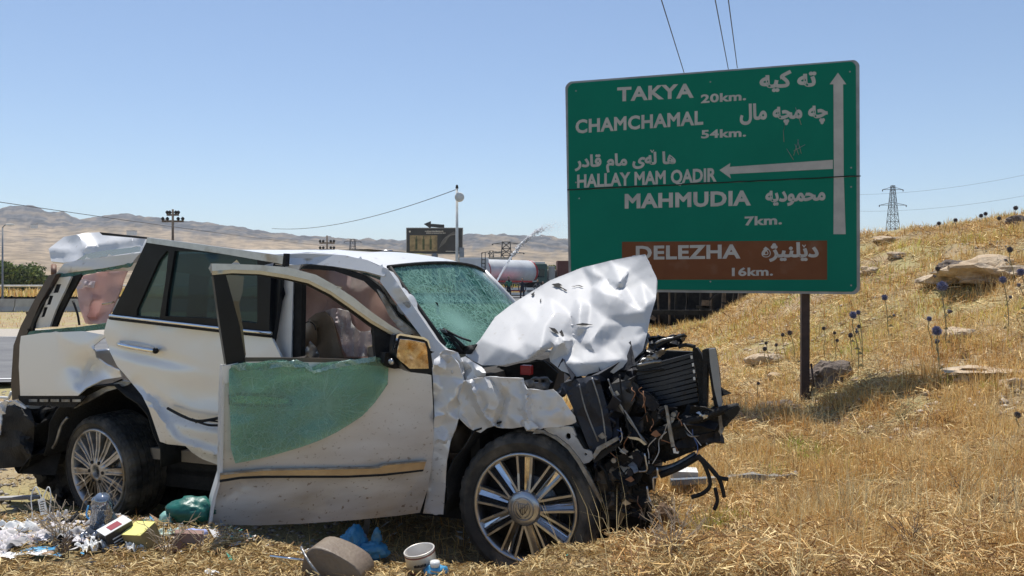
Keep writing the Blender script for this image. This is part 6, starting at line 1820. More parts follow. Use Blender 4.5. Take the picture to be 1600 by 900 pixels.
g = random.Random(15)
WIRE = [mat('wire_rust', (.22, .10, .05), (.30, .15, .08), 20, rough=.8), mat('wire_pale', (.45, .43, .40), (.55, .52, .48), 20, rough=.6), mat('wire_blue', (.05, .10, .28), rough=.5)]
for i in range(16):
    x, y = rp(); a = g.uniform(.6, 2.2); l = g.uniform(18, 55)
    P = [cl(x + l * f * math.cos(a) + g.uniform(-6, 6), y + l * f * math.sin(a) + g.uniform(-3, 3), g.uniform(-.03, .02)) for f in (0, .33, .66, 1)]
    tube_obj('wiring', smooth_path(P, 4), .0028, WIRE[i % 3 if i % 3 < 2 else (2 if i % 6 == 5 else 0)], car, 5)
for i in range(9):
    x, y = rp(); q = [(x + g.uniform(-9, 9), y + g.uniform(-6, 6)) for _ in range(3)]
    q = [(x - g.uniform(4, 9), y), (x, y - g.uniform(3, 7)), (x + g.uniform(4, 9), y + 1), (x, y + g.uniform(3, 6))]
    panel('broken_bracket', q, g.uniform(-.03, .03), [GREYMET, WIRE[0], SILVER][i % 3], res=6, thick=.006, smooth=False)

# ---------------------------------------------------------------- dry grass, chopped straw, gravel
GRASS = attr_mat('dry_grass', 0.75, 0.35)
STRAW = attr_mat('chopped_straw', 0.8, 0.15)
def blades(name, x, y, h, w, pal, palw, lean, label, m_=GRASS, z=None, seed=1, kind='stuff', bright=(0.75, 1.2)):
    g = np.random.default_rng(seed)
    n = len(x)
    z = terrain(x, y) - 0.01 if z is None else z
    az = g.random(n) * 2 * np.pi
    la = np.abs(g.normal(size=n)) * lean
    la = np.clip(la, 0, 1.35)
    d = np.stack([np.cos(az), np.sin(az), np.zeros(n)], -1)
    fa = g.random(n) * np.pi
    s = np.stack([np.cos(fa), np.sin(fa), np.zeros(n)], -1) * (w[:, None] / 2)
    root = np.stack([x, y, z], -1)
    up = np.array([0, 0, 1.0])
    mid = root + (d * np.sin(la * .6)[:, None] + up * np.cos(la * .6)[:, None]) * (h * .55)[:, None]
    tip = mid + (d * np.sin(la * 1.5)[:, None] + up * np.cos(la * 1.5)[:, None]) * (h * .45)[:, None]
    co = np.stack([root - s, root + s, mid - s * .8, mid + s * .8, tip], 1).reshape(-1, 3)
    b = np.arange(n)[:, None] * 5
    f = np.concatenate([b + [0, 1, 3], b + [0, 3, 2], b + [2, 3, 4]])
    pi = np.array([g.choice(len(pal), p=p_) for p_ in palw]) if isinstance(palw, list) else None
    cum = np.cumsum(palw, axis=1); u = g.random(n)[:, None]
    pi = np.minimum((u > cum).sum(1), len(pal) - 1)
    c = np.array(pal)[pi] * (bright[0] + (bright[1] - bright[0]) * g.random(n))[:, None]
    o = np_mesh(name, co, f, m_, col=np.repeat(c, 5, 0))
    if kind: tag(o, label, name.replace('_', ' '), kind=kind)
    return o
PAL = [(0.70, 0.47, 0.18), (0.90, 0.72, 0.38), (0.60, 0.33, 0.10), (0.26, 0.13, 0.05), (0.62, 0.58, 0.14), (0.78, 0.55, 0.23)]
def palette_weights(x, y):
    a = fbm(x * .7, y * .7, 71, 3); b = fbm(x * .45 + 9, y * .45, 72, 3); c_ = fbm(x * 1.6, y * 1.6, 73, 2)
    n = len(x); w = np.zeros((n, 6))
    w[:, 0] = .30; w[:, 5] = .22
    w[:, 1] = .10 + .5 * np.clip((a - .45) * 4, 0, 1)
    w[:, 2] = .12 + .5 * np.clip((.46 - a) * 5, 0, 1)
    w[:, 3] = .06 + .25 * np.clip((c_ - .42) * 4, 0, 1)
    far = sm((y - 9) / 8)
    w[:, 4] = .015 + (.55 * far + .08) * np.clip((b - .42) * 5, 0, 1)
    return w / w.sum(1, keepdims=True)
def car_local(x, y):
    dx, dy = x - F0.x, y - F0.y
    return dx * UX.x + dy * UX.y, dx * UY.x + dy * UY.y
def sample(n, r0, r1, y0, y1, p, seed):
    p = 1.001 if p == 1.0 else p
    g = np.random.default_rng(seed)
    u = g.random(n)
    y = (y0 ** (1 - p) + u * (y1 ** (1 - p) - y0 ** (1 - p))) ** (1 / (1 - p))
    x = (r0 + (r1 - r0) * g.random(n)) * y
    return x, y
def keep_mask(x, y, g):
    s, t = car_local(x, y)
    incar = (s > -4.1) & (s < 1.3) & (t > -.05) & (t < 1.95)
    k = ~incar | (g.random(len(x)) < .25)
    road = (x < -5.6) & (y > 12.8) & (y < 30)
    k &= ~road
    k &= ~((x < 1.15 + (fbm(x * 2.1, y * 2.1, 90, 3) - .45) * 2.6) & (y < 4.3 + (fbm(x * 2.6, y * 2.6, 92, 2) - .4)) & (x > -6) & (g.random(len(x)) < .985))
    k &= ~((x < -1.1) & (y < 12.8) & (g.random(len(x)) < .88))
    return k
g = np.random.default_rng(1)
# main sward on the right, dense
x, y = sample(330000, .02, .86, 2.9, 26, 1.25, 101)
k = keep_mask(x, y, g)
tuft = fbm(x * 2.4, y * 2.4, 75, 3)
k &= g.random(len(x)) < np.clip(.45 + (tuft - .40) * 4, .12, 1)
x, y = x[k], y[k]; tuft = tuft[k]
hgt = (.06 + .20 * g.random(len(x)) ** 1.3) * (.55 + 1.0 * np.clip((tuft - .3) * 2.2, 0, 1)) * (1 + .4 * (fbm(x * .5, y * .5, 76, 2) - .4))
hgt *= np.where(y < 5, np.clip((x - .3) / 1.7, .35, 1.0), 1.0)
wid = np.maximum(.0034, y * .0006) * (.5 + 1.3 * g.random(len(x)) ** 2)
blades('dry_grass', x, y, hgt, wid, PAL, palette_weights(x, y), .62, 'golden dry grass covering the slope right of the wreck', seed=2)
# taller pale stalks
x, y = sample(15000, .06, .86, 3.0, 16, 1.1, 102)
k = keep_mask(x, y, g) & (fbm(x * 1.1, y * 1.1, 78, 2) > .40); x, y = x[k], y[k]
blades('tall_dry_stalks', x, y, .25 + .30 * g.random(len(x)), np.maximum(.0026, y * .0004), [(.70, .58, .34), (.55, .43, .22)], np.tile([.6, .4], (len(x), 1)), .65, 'tall pale dry stalks standing above the grass', seed=3)
# behind and left of the car
x, y = sample(42000, -.95, .06, 4.8, 60, 1.2, 103)
k = keep_mask(x, y, g) & (fbm(x * 1.0, y * 1.0, 79, 3) > .40); x, y = x[k], y[k]
blades('sparse_grass', x, y, .05 + .14 * g.random(len(x)), np.maximum(.004, y * .0006), PAL, palette_weights(x, y), .6, 'sparse dry grass behind the wreck and along the road', seed=4)
x, y = sample(16000, -.8, .1, 85, 165, 1.0, 104)
blades('bank_grass', x, y, .4 + .7 * g.random(len(x)), np.full(len(x), .12), PAL, palette_weights(x, y), .4, 'yellow grass on the bank below the guard rail', seed=5, z=terrain(x, y) + .4)
# yellow-green weeds
pts = [(1262, 718, .16, 260), (1215, 745, .10, 60), (1240, 700, .10, 60), (1478, 600, .10, 70), (1350, 555, .12, 70), (1330, 545, .14, 90), (1115, 830, .12, 200), (1215, 480, .25, 120), (1390, 440, .4, 160), (1290, 445, .3, 90), (1540, 610, .1, 60)]
xs, ys = [], []
for (px_, py_, s_, n_) in pts:
    c = ghit(px_, py_); xs.append(c.x + g.normal(size=n_) * s_); ys.append(c.y + g.normal(size=n_) * s_)
x = np.concatenate(xs); y = np.concatenate(ys)
blades('green_weeds', x, y, .06 + .16 * g.random(len(x)), np.maximum(.006, y * .0008), [(.35, .42, .06), (.48, .50, .10)], np.tile([.5, .5], (len(x), 1)), .7, 'patches of yellow green weeds among the dry grass', seed=6)

def litter(name, x, y, ln, w, pal, label, seed, lift=.03, tilt=.35):
    g = np.random.default_rng(seed); n = len(x)
    z = terrain(x, y) + g.random(n) ** 1.5 * lift
    a = g.random(n) * 2 * np.pi; e = g.normal(size=n) * tilt
    d = np.stack([np.cos(a) * np.cos(e), np.sin(a) * np.cos(e), np.sin(e)], -1)
    s = np.cross(d, g.normal(size=(n, 3))); s /= np.linalg.norm(s, axis=1)[:, None]
    p = np.stack([x, y, z], -1); L_ = (ln * (.5 + g.random(n)))[:, None] / 2; W_ = (w * (.6 + .8 * g.random(n)))[:, None] / 2
    bend = np.cross(d, s) * (g.normal(size=n)[:, None]) * L_ * .35
    co = np.stack([p - d * L_ - s * W_, p - d * L_ + s * W_, p + bend + s * W_, p + bend - s * W_, p + d * L_ + s * W_ * .6, p + d * L_ - s * W_ * .6], 1).reshape(-1, 3)
    b = np.arange(n)[:, None] * 6
    f = np.concatenate([b + [0, 1, 2, 3], b + [3, 2, 4, 5]])
    c = np.array(pal)[g.integers(0, len(pal), n)] * (.65 + .6 * g.random(n))[:, None]
    o = np_mesh(name, co, f, STRAW, col=np.repeat(c, 6, 0))
    return tag(o, label, name.replace('_', ' '), kind='stuff')
x = g.uniform(-3.6, 2.6, 175000); y = g.uniform(2.7, 5.0, 175000)
tf_ = fbm(x * 5, y * 5, 81, 3)
yc = np.interp(x, BX, BC)
s_, t_ = car_local(x, y)
k = (y < yc + .45 - .30 * (x < -1.2)) & (g.random(len(x)) < np.clip(.5 + (tf_ - .4) * 4, .2, 1)) & ~((t_ > .3) & (s_ < 1.2) & (g.random(len(x)) < .6))
x, y = x[k], y[k]
litter('chopped_straw', x, y, .045, .0042, [(.58, .43, .20), (.70, .56, .30), (.44, .29, .12), (.50, .36, .16), (.30, .19, .09)], 'loose golden chopped straw on the bank in front of the wreck', 11, .045)
x = g.uniform(-4.5, 6.0, 60000); y = g.uniform(3.0, 9.0, 60000)
k = ((x > .3) | (y > 4.6)) & ~((x < -1.1) & (y < 7.5) & (g.random(len(x)) < .8)); x, y = x[k], y[k]
litter('trampled_straw', x, y, .07, .005, [(.50, .36, .17), (.36, .23, .10), (.26, .17, .09), (.60, .47, .25)], 'trampled straw and dry leaves under and around the wreck', 12, .03)
x, y = sample(90000, .12, .86, 3.3, 22, 1.2, 120)
k = (fbm(x * 1.7, y * 1.7, 121, 3) + .25 * g.random(len(x))) > .48; x, y = x[k], y[k]
litter('fallen_stalks', x, y, .065 + .010 * y, .0026 + .00045 * y, [(.84, .66, .34), (.70, .47, .20), (.48, .28, .11), (.24, .13, .06), (.78, .58, .30)], 'fallen and matted dry stalks lying criss cross among the grass', 15, .10, .45)
# gravel at the left
def pebbles(name, x, y, s, cols, label, seed):
    g = np.random.default_rng(seed); n = len(x)
    base = np.array([(1, 0, 0), (-1, 0, 0), (0, 1, 0), (0, -1, 0), (0, 0, 1), (0, 0, -1)], float)
    F8 = np.array([(0, 2, 4), (2, 1, 4), (1, 3, 4), (3, 0, 4), (2, 0, 5), (1, 2, 5), (3, 1, 5), (0, 3, 5)])
    p = np.stack([x, y, terrain(x, y)], -1)
    sc_ = s * (.4 + 1.2 * g.random(n) ** 2)
    co = p[:, None, :] + base[None] * (sc_[:, None, None] * (.6 + .8 * g.random((n, 6, 1)))) * np.array([1, 1, .6])
    f = (np.arange(n)[:, None, None] * 6 + F8[None]).reshape(-1, 3)
    c = np.array(cols)[g.integers(0, len(cols), n)] * (.7 + .5 * g.random(n))[:, None]
    o = np_mesh(name, co.reshape(-1, 3), f, STRAW, col=np.repeat(c, 6, 0))
    return tag(o, label, name, kind='stuff')
x = g.uniform(-9.5, -1.0, 22000); y = g.uniform(4.5, 12.8, 22000)
pebbles('gravel', x, y, .020, [(.42, .37, .31), (.30, .26, .22), (.52, .47, .40), (.22, .19, .16)], 'broken stones and gravel on the ground left of the wreck', 13)
x, y = sample(5000, .25, .85, 5.5, 24, 1.0, 105)
k = fbm(x * .8, y * .8, 85, 3) > .50; x, y = x[k], y[k]
pebbles('rubble', x, y, .045, [(.55, .46, .36), (.42, .34, .26), (.62, .55, .45)], 'small pale stones scattered on the grassy slope', 14)

# ---------------------------------------------------------------- rocks
ROCK = mat('tan_limestone', (0.42, 0.31, 0.20), (0.56, 0.45, 0.32), 3.5, rough=.95, bump=1.0, bscale=9, c3=(.22, .18, .14), c3scale=3, c3amt=.40, bdist=.05)
ROCKD = mat('dark_grey_rock', (0.11, 0.085, 0.07), (0.20, 0.16, 0.13), 5, rough=.95, bump=1.0, bscale=12, c3=(.30, .27, .23), c3scale=4, c3amt=.33, bdist=.05)
def rock(px_, py_, wpx, hpx, label, m_=ROCK, seed=1, flat=1.0, sink=.25, name='rock', rough=.5, layers=0):
    c = ghit(px_, py_)
    w_ = wpx / F * c.y / 2; h_ = hpx / F * c.y / 2
    bm = bmesh.new(); bmesh.ops.create_icosphere(bm, subdivisions=4, radius=1)
    off = Vector((seed * 3.7, seed * 1.3, seed * 7.1))
    for v in bm.verts:
        n = v.co.normalized()
        r = 1 + rough * (mn.noise(n * 1.3 + off)) + .25 * rough * abs(mn.noise(n * 3.5 + off)) + .10 * mn.noise(n * 9 + off)
        q = n * r
        q.z = max(q.z, -.6)
        if layers: q.z += .06 * math.sin(q.z * layers) ; q.x += .05 * math.floor(q.z * 3)
        v.co = Vector((q.x * w_, q.y * w_ * .7, q.z * h_ * flat))
    o = bm_obj(name, bm, m_, None, False)
    o.location = (c.x, c.y, c.z + h_ * (1 - sink * 2) * .6 - .01)
    me = o.data
    return tag(o, label, 'rock', 'rocks on the slope')
rock(1300, 600, 72, 52, 'dark rounded boulder beside the foot of the sign post', ROCKD, 3, sink=.2)
rock(1222, 640, 66, 24, 'low grey layered rock to the left of the sign post foot', ROCKD, 5, rough=.8, layers=9)
rock(1548, 428, 128, 40, 'largest pale rock outcrop near the top of the slope at the right', ROCK, 7, sink=.62, rough=1.3)
rock(1500, 422, 60, 26, 'darker shoulder of rock left of the big pale outcrop', ROCKD, 8, sink=.4)
rock(1562, 580, 130, 12, 'long flat pale rock slab at the right edge, above the rubble', ROCK, 9, rough=.7)
rock(1515, 598, 44, 22, 'knobbly stone at the left end of the flat slab', ROCK, 10)
rock(1590, 604, 50, 24, 'broken stone below the right end of the flat slab', ROCK, 11)
rock(1500, 525, 70, 22, 'half buried pale rock in the middle of the right slope', ROCK, 12)
rock(1193, 568, 46, 26, 'pale rock in the grass left of the sign post, below its panel', ROCK, 13)
rock(1212, 592, 30, 16, 'small stone just below the pale rock left of the post', ROCK, 14)
rock(1386, 377, 44, 12, 'flat whitish rock on the skyline just right of the sign', ROCK, 15)
rock(1400, 402, 26, 12, 'small stone below the flat skyline rock', ROCK, 16)
rock(1588, 354, 34, 26, 'grey rock at the top of the slope by the right edge', ROCKD, 17)
rock(1436, 349, 34, 14, 'small rock on the skyline below the faint wires', ROCK, 18)
rock(1360, 428, 30, 16, 'pale stone close to the right edge of the sign', ROCK, 19)
rock(1316, 622, 24, 10, 'flat light stone below the dark boulder', ROCK, 20)
rock(1297, 640, 20, 8, 'tiny flat stone in front of the dark boulder', ROCK, 21)
rock(1465, 440, 34, 12, 'thin flat stone between the thistles on the slope', ROCK, 22)
rock(1255, 836, 24, 18, 'black burnt clod in the foreground grass', mat('burnt_clod', (.02, .017, .015), (.05, .04, .035), 9, rough=.95, bump=1), 23, name='clod')
rock(1285, 852, 40, 16, 'flat dark scorched clump beside the black clod', bpy.data.materials['burnt_clod'], 24, name='clod')
rock(1180, 878, 56, 20, 'brown clump of burnt roots at the bottom centre right', mat('root_clump', (.10, .06, .035), (.2, .13, .08), 14, rough=.95, bump=1), 25, name='clod', rough=1.0)

# ---------------------------------------------------------------- globe thistles
THB = mat('thistle_blue', (.10, .11, .19), (.20, .21, .34), 40, rough=.9)
THD = mat('thistle_dried', (.07, .065, .075), (.14, .12, .13), 40, rough=.9)
STEM = mat('thistle_stem', (.22, .20, .10), (.32, .27, .14), 8, rough=.9)
def thistle(px_, py_, rpx, dpx, lab, blue=True, Yf=None):
    """head at the pixel; the stem comes down to the ground dpx lower"""
    base = ghit(px_ + random.Random(px_).uniform(0, 14) * (dpx / 90), py_ + dpx)
    hd = at(px_, py_, base.y)
    r = rpx / F * base.y * .86
    t = empty('globe_thistle', base); tag(t, lab, 'thistle', 'globe thistles on the slope')
    d = hd - base
    tube_obj('stem', smooth_path([(0, 0, -.03), (d.x * .2 + .03 * math.sin(px_), d.y * .2, d.z * .4), (d.x * .7 - .02 * math.sin(px_ * 2), d.y * .7, d.z * .75), d], 4), .0035 + r * .06, STEM, t, 5)
    # ball of short spikes
    bm = bmesh.new(); g = random.Random(int(px_ * 7 + py_))
    bmesh.ops.create_icosphere(bm, subdivisions=3, radius=r * .72, matrix=Matrix.Translation(d))
    for f in list(bm.faces):
        c = f.calc_center_median(); n = (c - d).normalized()
        tip = bm.verts.new(d + n * r * g.uniform(.9, 1.3)); vs_ = list(f.verts)
        if g.random() < .8:
            for i in range(3): bm.faces.new((vs_[i], vs_[(i + 1) % 3], tip))
    bm_obj('flower_head', bm, THB if blue else THD, t)
    g3 = random.Random(int(px_ + py_))
    if dpx > 55:
        q0 = d * g3.uniform(.45, .65); q1 = q0 + Vector((g3.uniform(-.09, .09), g3.uniform(-.05, .05), g3.uniform(.08, .16)))
        tube_obj('side_stem', smooth_path([q0, (q0 + q1) / 2 + Vector((g3.uniform(-.02, .02), 0, 0)), q1], 3), .003 + r * .04, STEM, t, 5)
        bm = bmesh.new(); bmesh.ops.create_icosphere(bm, subdivisions=2, radius=r * .42, matrix=Matrix.Translation(q1))
        for v in bm.verts: v.co += (v.co - q1) * g3.uniform(-.2, .5)
        bm_obj('bud', bm, THD, t)
    if dpx > 60:
        for i in range(3):
            f = .15 + .2 * i; q = d * f; a = g.uniform(0, 6.28); l = .10
            bm = bmesh.new(); v = [bm.verts.new(q), bm.verts.new(q + Vector((math.cos(a) * l * .5, math.sin(a) * l * .5, .03 + .012))), bm.verts.new(q + Vector((math.cos(a) * l, math.sin(a) * l, .0))), bm.verts.new(q + Vector((math.cos(a) * l * .5, math.sin(a) * l * .5, .0)))]
            bm.faces.new(v); bm_obj('leaf', bm, STEM, t)
TH = [(1472, 447, 8.5, 105, 'large blue globe thistle with a long leaning stem, upper of the two biggest', 1),
      (1464, 517, 8.5, 70, 'large blue globe thistle, lower of the two biggest', 1),
      (1333, 492, 6.5, 95, 'blue globe thistle above the dark boulder, bigger of the touching pair', 1),
      (1341, 488, 4, 90, 'smaller head touching the thistle above the dark boulder', 1),
      (1329, 524, 4.5, 50, 'dark thistle head below the touching pair', 0), (1342, 510, 3.5, 50, 'tiny dark thistle head just under the touching pair', 0),
      (1382, 465, 5.5, 70, 'purple thistle midway between the sign edge and the big thistles', 1), (1465, 420, 4.5, 60, 'small thistle straight above the largest one', 0),
      (1452, 498, 4.5, 60, 'small thistle between the two biggest ones', 1), (1578, 390, 5.5, 60, 'dark thistle in front of the pale outcrop', 0),
      (1595, 425, 6.5, 90, 'blue thistle cut by the right edge of the photo', 1), (1567, 437, 6, 90, 'blue thistle below the pale outcrop near the right edge', 1),
      (1223, 523, 3.5, 40, 'pale green thistle left of the sign post, lowest of its cluster', 0), (1234, 520, 4.5, 45, 'thistle nearest the sign post on its left', 0),
      (1195, 545, 4, 40, 'dry thistle at the far left of the slope', 0), (1197, 536, 3, 40, 'small thistle just above the leftmost dry one', 0), (1213, 539, 3, 40, 'dot like thistle right of the leftmost pair', 0),
      (1185, 599, 3, 30, 'low dark thistle above the layered rock', 0), (1287, 513, 3.5, 50, 'thistle just right of the sign post', 0), (1304, 520, 3, 45, 'second thistle right of the sign post, a bit lower', 0), (1308, 532, 3, 35, 'third thistle right of the post, lowest', 0),
      (1590, 648, 6, 30, 'greenish thistle low down at the right edge', 0), (1533, 337, 3.5, 18, 'leftmost of the thistles in a row on the skyline', 0), (1540, 334, 3.5, 20, 'second skyline thistle from the left', 0), (1561, 341, 3.5, 20, 'third skyline thistle from the left', 0),
      (1587, 325, 4, 30, 'tallest skyline thistle near the right edge', 0), (1467, 349, 3.5, 16, 'lone thistle on the left part of the skyline', 0), (1493, 344, 3.5, 16, 'lone thistle in the middle of the skyline', 0),
      (1340, 437, 3, 30, 'tiny thistle beside the lower right corner of the sign', 0)]
for a in TH:
    thistle(a[0], a[1], a[2], a[3], a[4], bool(a[5]))

# ---------------------------------------------------------------- dead twigs and shrubs
TWIG = mat('dead_twig', (.30, .23, .16), (.46, .38, .28), 10, rough=.9)
TWIGD = mat('dark_dead_twig', (.10, .07, .05), (.20, .14, .10), 10, rough=.9)
def twigs(px_, py_, h_, spread, n, label, m_=TWIG, seed=1, r=.003, name='dead_shrub', cat='shrub'):
    c = ghit(px_, py_)
    g = random.Random(seed)
    bm = bmesh.new()
    for i in range(n):
        a = g.uniform(0, 6.28); s = g.uniform(.2, 1) * spread; hh = h_ * g.uniform(.5, 1)
        P = [Vector((g.uniform(-.03, .03), g.uniform(-.03, .03), -.02))]
        for k_ in range(1, 5):
            f = k_ / 4
            P.append(Vector((math.cos(a) * s * f + g.uniform(-.015, .015), math.sin(a) * s * f * .7 + g.uniform(-.015, .015), hh * f ** .8 + g.uniform(-.01, .01))))
        tube(bm, P, r, 4, True, r * .4)
        for j in range(3):
            q = P[g.randint(1, 3)]; b = a + g.uniform(-1.4, 1.4); l = hh * g.uniform(.2, .4)
            tube(bm, [q, q + Vector((math.cos(b) * l * .6, math.sin(b) * l * .5, l * g.uniform(.1, .8))), q + Vector((math.cos(b) * l, math.sin(b) * l * .7, l * g.uniform(.2, 1.0)))], r * .6, 4, True, r * .3)
    o = bm_obj(name, bm, m_, None)
    o.location = c
    return tag(o, label, cat)
twigs(1052, 872, .26, .16, 16, 'pale tangled dead shrub under the crushed front bumper', TWIG, 3)
twigs(1102, 842, .22, .25, 12, 'arching dead stems right of the shrub under the bumper', TWIG, 4)
twigs(95, 850, .24, .20, 12, 'dry thorny twigs above the scattered papers at the left', TWIG, 5)
twigs(98, 872, .14, .07, 10, 'small upright dark weed among the papers', TWIGD, 6)
twigs(262, 868, .20, .16, 10, 'bare curled twigs in front of the yellow box', TWIG, 7)
twigs(325, 862, .12, .16, 9, 'thin dry stems at the lower left corner of the open door', TWIG, 8)
twigs(1170, 668, .26, .45, 26, 'grey brown dead bush left of the layered rock', TWIGD, 9, .004)
twigs(1140, 655, .22, .30, 20, 'darker dead bush beside the crushed bumper end', TWIGD, 10, .004)
twigs(1505, 790, .22, .14, 9, 'thin branching weed in the right foreground', TWIGD, 11)
twigs(1560, 810, .20, .14, 9, 'brown stalky weed near the lower right corner', TWIGD, 12)
twigs(1240, 745, .10, .06, 8, 'small dark weed by the end of the metal strip', TWIGD, 13)
twigs(1255, 872, .10, .16, 16, 'dark brown matted weed below the black clod', TWIGD, 31)
twigs(1330, 845, .16, .12, 10, 'brown branching weed right of the scorched clump', TWIGD, 32)
twigs(1425, 868, .20, .14, 12, 'tall brown weed in the bottom foreground, right of centre', TWIGD, 33)
twigs(1410, 660, .22, .20, 12, 'greenish grey bush in the middle of the slope', mat('grey_green_weed', (.12, .12, .06), (.20, .20, .10), 9, rough=.9), 34)
twigs(1020, 868, .12, .10, 9, 'thin dead stems right beside the front tyre', TWIG, 35)
twigs(150, 822, .30, .12, 6, 'long bare twig leaning in front of the rear wheel', TWIG, 14)
twigs(615, 880, .07, .10, 7, 'pale stubby twigs left of the white can', TWIG, 15)

# ---------------------------------------------------------------- things thrown out of the car
def place(name, px_, py_, label, cat, dz=0, rz=0):
    c = ghit(px_, py_)
    t = empty(name, c + Vector((0, 0, dz)), rz); tag(t, label, cat)
    return t, c
# head restraint with its rods
t, c = place('head_restraint', 524, 898, 'tan head restraint with two metal rods lying in the straw below the door', 'headrest', .0, R(-12))
LTH = mat('tan_headrest_vinyl', (.15, .11, .08), (.20, .155, .11), 6, rough=.55, bump=.2, bscale=60)
bm = bmesh.new()
hp = [(-.135, -.08), (-.128, .05), (-.112, .105), (-.085, .132), (-.045, .138), (.02, .118), (.09, .085), (.15, .055), (.165, -.08)]
A = [bm.verts.new((x, -.07, z)) for x, z in hp]; B = [bm.verts.new((x + .01, .07, z * 1.02 + .006)) for x, z in hp]
fa_ = bm.faces.new(A); fb_ = bm.faces.new(B[::-1])
for i in range(len(hp)): bm.faces.new((A[i], B[i], B[(i + 1) % len(hp)], A[(i + 1) % len(hp)]))
bmesh.ops.bevel(bm, geom=list({e for f in (fa_, fb_) for e in f.edges}), offset=.014, segments=3, affect='EDGES', profile=.6)
o = bm_obj('cushion', bm, LTH, t, True); md = o.modifiers.new('sub', 'SUBSURF'); md.levels = 1; md.render_levels = 1
tube_obj('rod', [(-.12, -.03, .06), (-.28, -.05, .075)], .006, CHROME, t); tube_obj('rod', smooth_path([(-.14, -.04, .12), (-.08, -.09, .08), (-.02, -.10, .02)], 3), .006, GREYMET, t)
# blue bag
BLUE = mat('blue_plastic_bag', (.08, .48, .92), (.22, .66, .95), 9, rough=.3, coat=.4, trans=.15, bump=.8, bscale=14, c3=(.45, .52, .35), c3scale=5, c3amt=.40)
add_translucent(BLUE, .35)
def crumpled_ball(bm, c, r, seed, amp=.35, sub=4):
    bmx = bmesh.new(); bmesh.ops.create_icosphere(bmx, subdivisions=sub, radius=1)
    off = Vector((seed * 5.1, seed * 2.7, seed))
    mp_ = {}
    for v in bmx.verts:
        n = v.co.normalized()
        k_ = 1 + amp * mn.noise(n * 1.6 + off) - amp * .8 * abs(mn.noise(n * 3.4 + off)) + amp * .35 * mn.noise(n * 8 + off)
        mp_[v.index] = bm.verts.new(Vector(c) + Vector((n.x * r[0], n.y * r[1], n.z * r[2])) * k_)
    for f in bmx.faces: bm.faces.new([mp_[v.index] for v in f.verts])
    bmx.free()
t, c = place('plastic_bag', 566, 880, 'crumpled bright blue plastic bag below the open door', 'plastic bag', .02)
bm = bmesh.new(); crumpled_ball(bm, (-.045, .02, .075), (.065, .06, .09), 2); bm_obj('bag_body', bm, BLUE, t, True); t.scale = (1.2, 1.2, 1.2)
bm = bmesh.new(); crumpled_ball(bm, (.05, .0, .045), (.085, .05, .048), 3); bm_obj('bag_body', bm, BLUE, t, True)
bm = bmesh.new(); crumpled_ball(bm, (.075, .0, .11), (.028, .02, .05), 4, .6, 3); bm_obj('tied_end', bm, BLUE, t, True)
# white can with printed band
t, c = place('paint_can', 661, 893, 'open white food can with brown printed band beside the front wheel', 'can', .005, 0)
t.rotation_euler = (R(6), R(-10), 0)
CANW = mat('can_white', (.66, .62, .56), (.74, .70, .64), 6, rough=.35, metal=.2, c3=(.45, .33, .25), c3scale=9, c3amt=.35)
bm = bmesh.new(); lathe(bm, [(0, .004), (.064, .004), (.066, 0), (.066, .09), (.068, .094), (.064, .096), (.062, .09), (.062, .010), (0, .010)], 40, 'Z'); bm_obj('can_body', bm, CANW, t, True)
for zz, m_ in ((.078, mat('can_brown', (.20, .06, .04), (.26, .09, .06), 8, rough=.4)), (.012, None)):
    bm = bmesh.new(); lathe(bm, [(.0662, zz), (.0675, zz + .001), (.0675, zz + .006), (.0662, zz + .007)], 40, 'Z'); bm_obj('printed_band', bm, bpy.data.materials['can_brown'], t, True)
bm = bmesh.new(); g_ = random.Random(8)
for i in range(9):
    a = -1.9 + i * .09
    p = Vector((math.cos(a) * .0668, math.sin(a) * .0668, .048)); box(bm, p - Vector((.0022, .0008, .006)), p + Vector((.0022, .0008, .006 * g_.uniform(.7, 1))), rot=Matrix.Rotation(a + R(90), 3, 'Z'))
o = bm_obj('printed_line', bm, BLACK, t); tag(o, kind='stuff')
t, c = place('crushed_bottle', 680, 903, 'crushed blue and white plastic bottle under the white can', 'bottle', .0)
bm = bmesh.new(); crumpled_ball(bm, (0, 0, .03), (.05, .035, .03), 9, .3, 3); bm_obj('bottle_body', bm, BLUE, t, True)
bm = bmesh.new(); lathe(bm, [(0, 0), (.02, 0), (.022, .01), (.02, .022), (0, .024)], 18, 'Z', (.0, -.01, .052)); bm_obj('bottle_cap', bm, WHITE, t, True)
# silver bracket under the sill
t, c = place('metal_bracket', 573, 838, 'small shiny bracket standing behind the blue bag', 'bracket', .0)
bm = bmesh.new(); box(bm, (-.02, 0, 0), (.02, .01, .15), rot=Matrix.Rotation(R(12), 3, 'Y')); bm_obj('plate', bm, GREYMET, t)
tube_obj('bent_rod', smooth_path([(-.03, 0, .12), (.01, 0, .16), (.03, 0, .10)], 3), .006, CHROME, t)
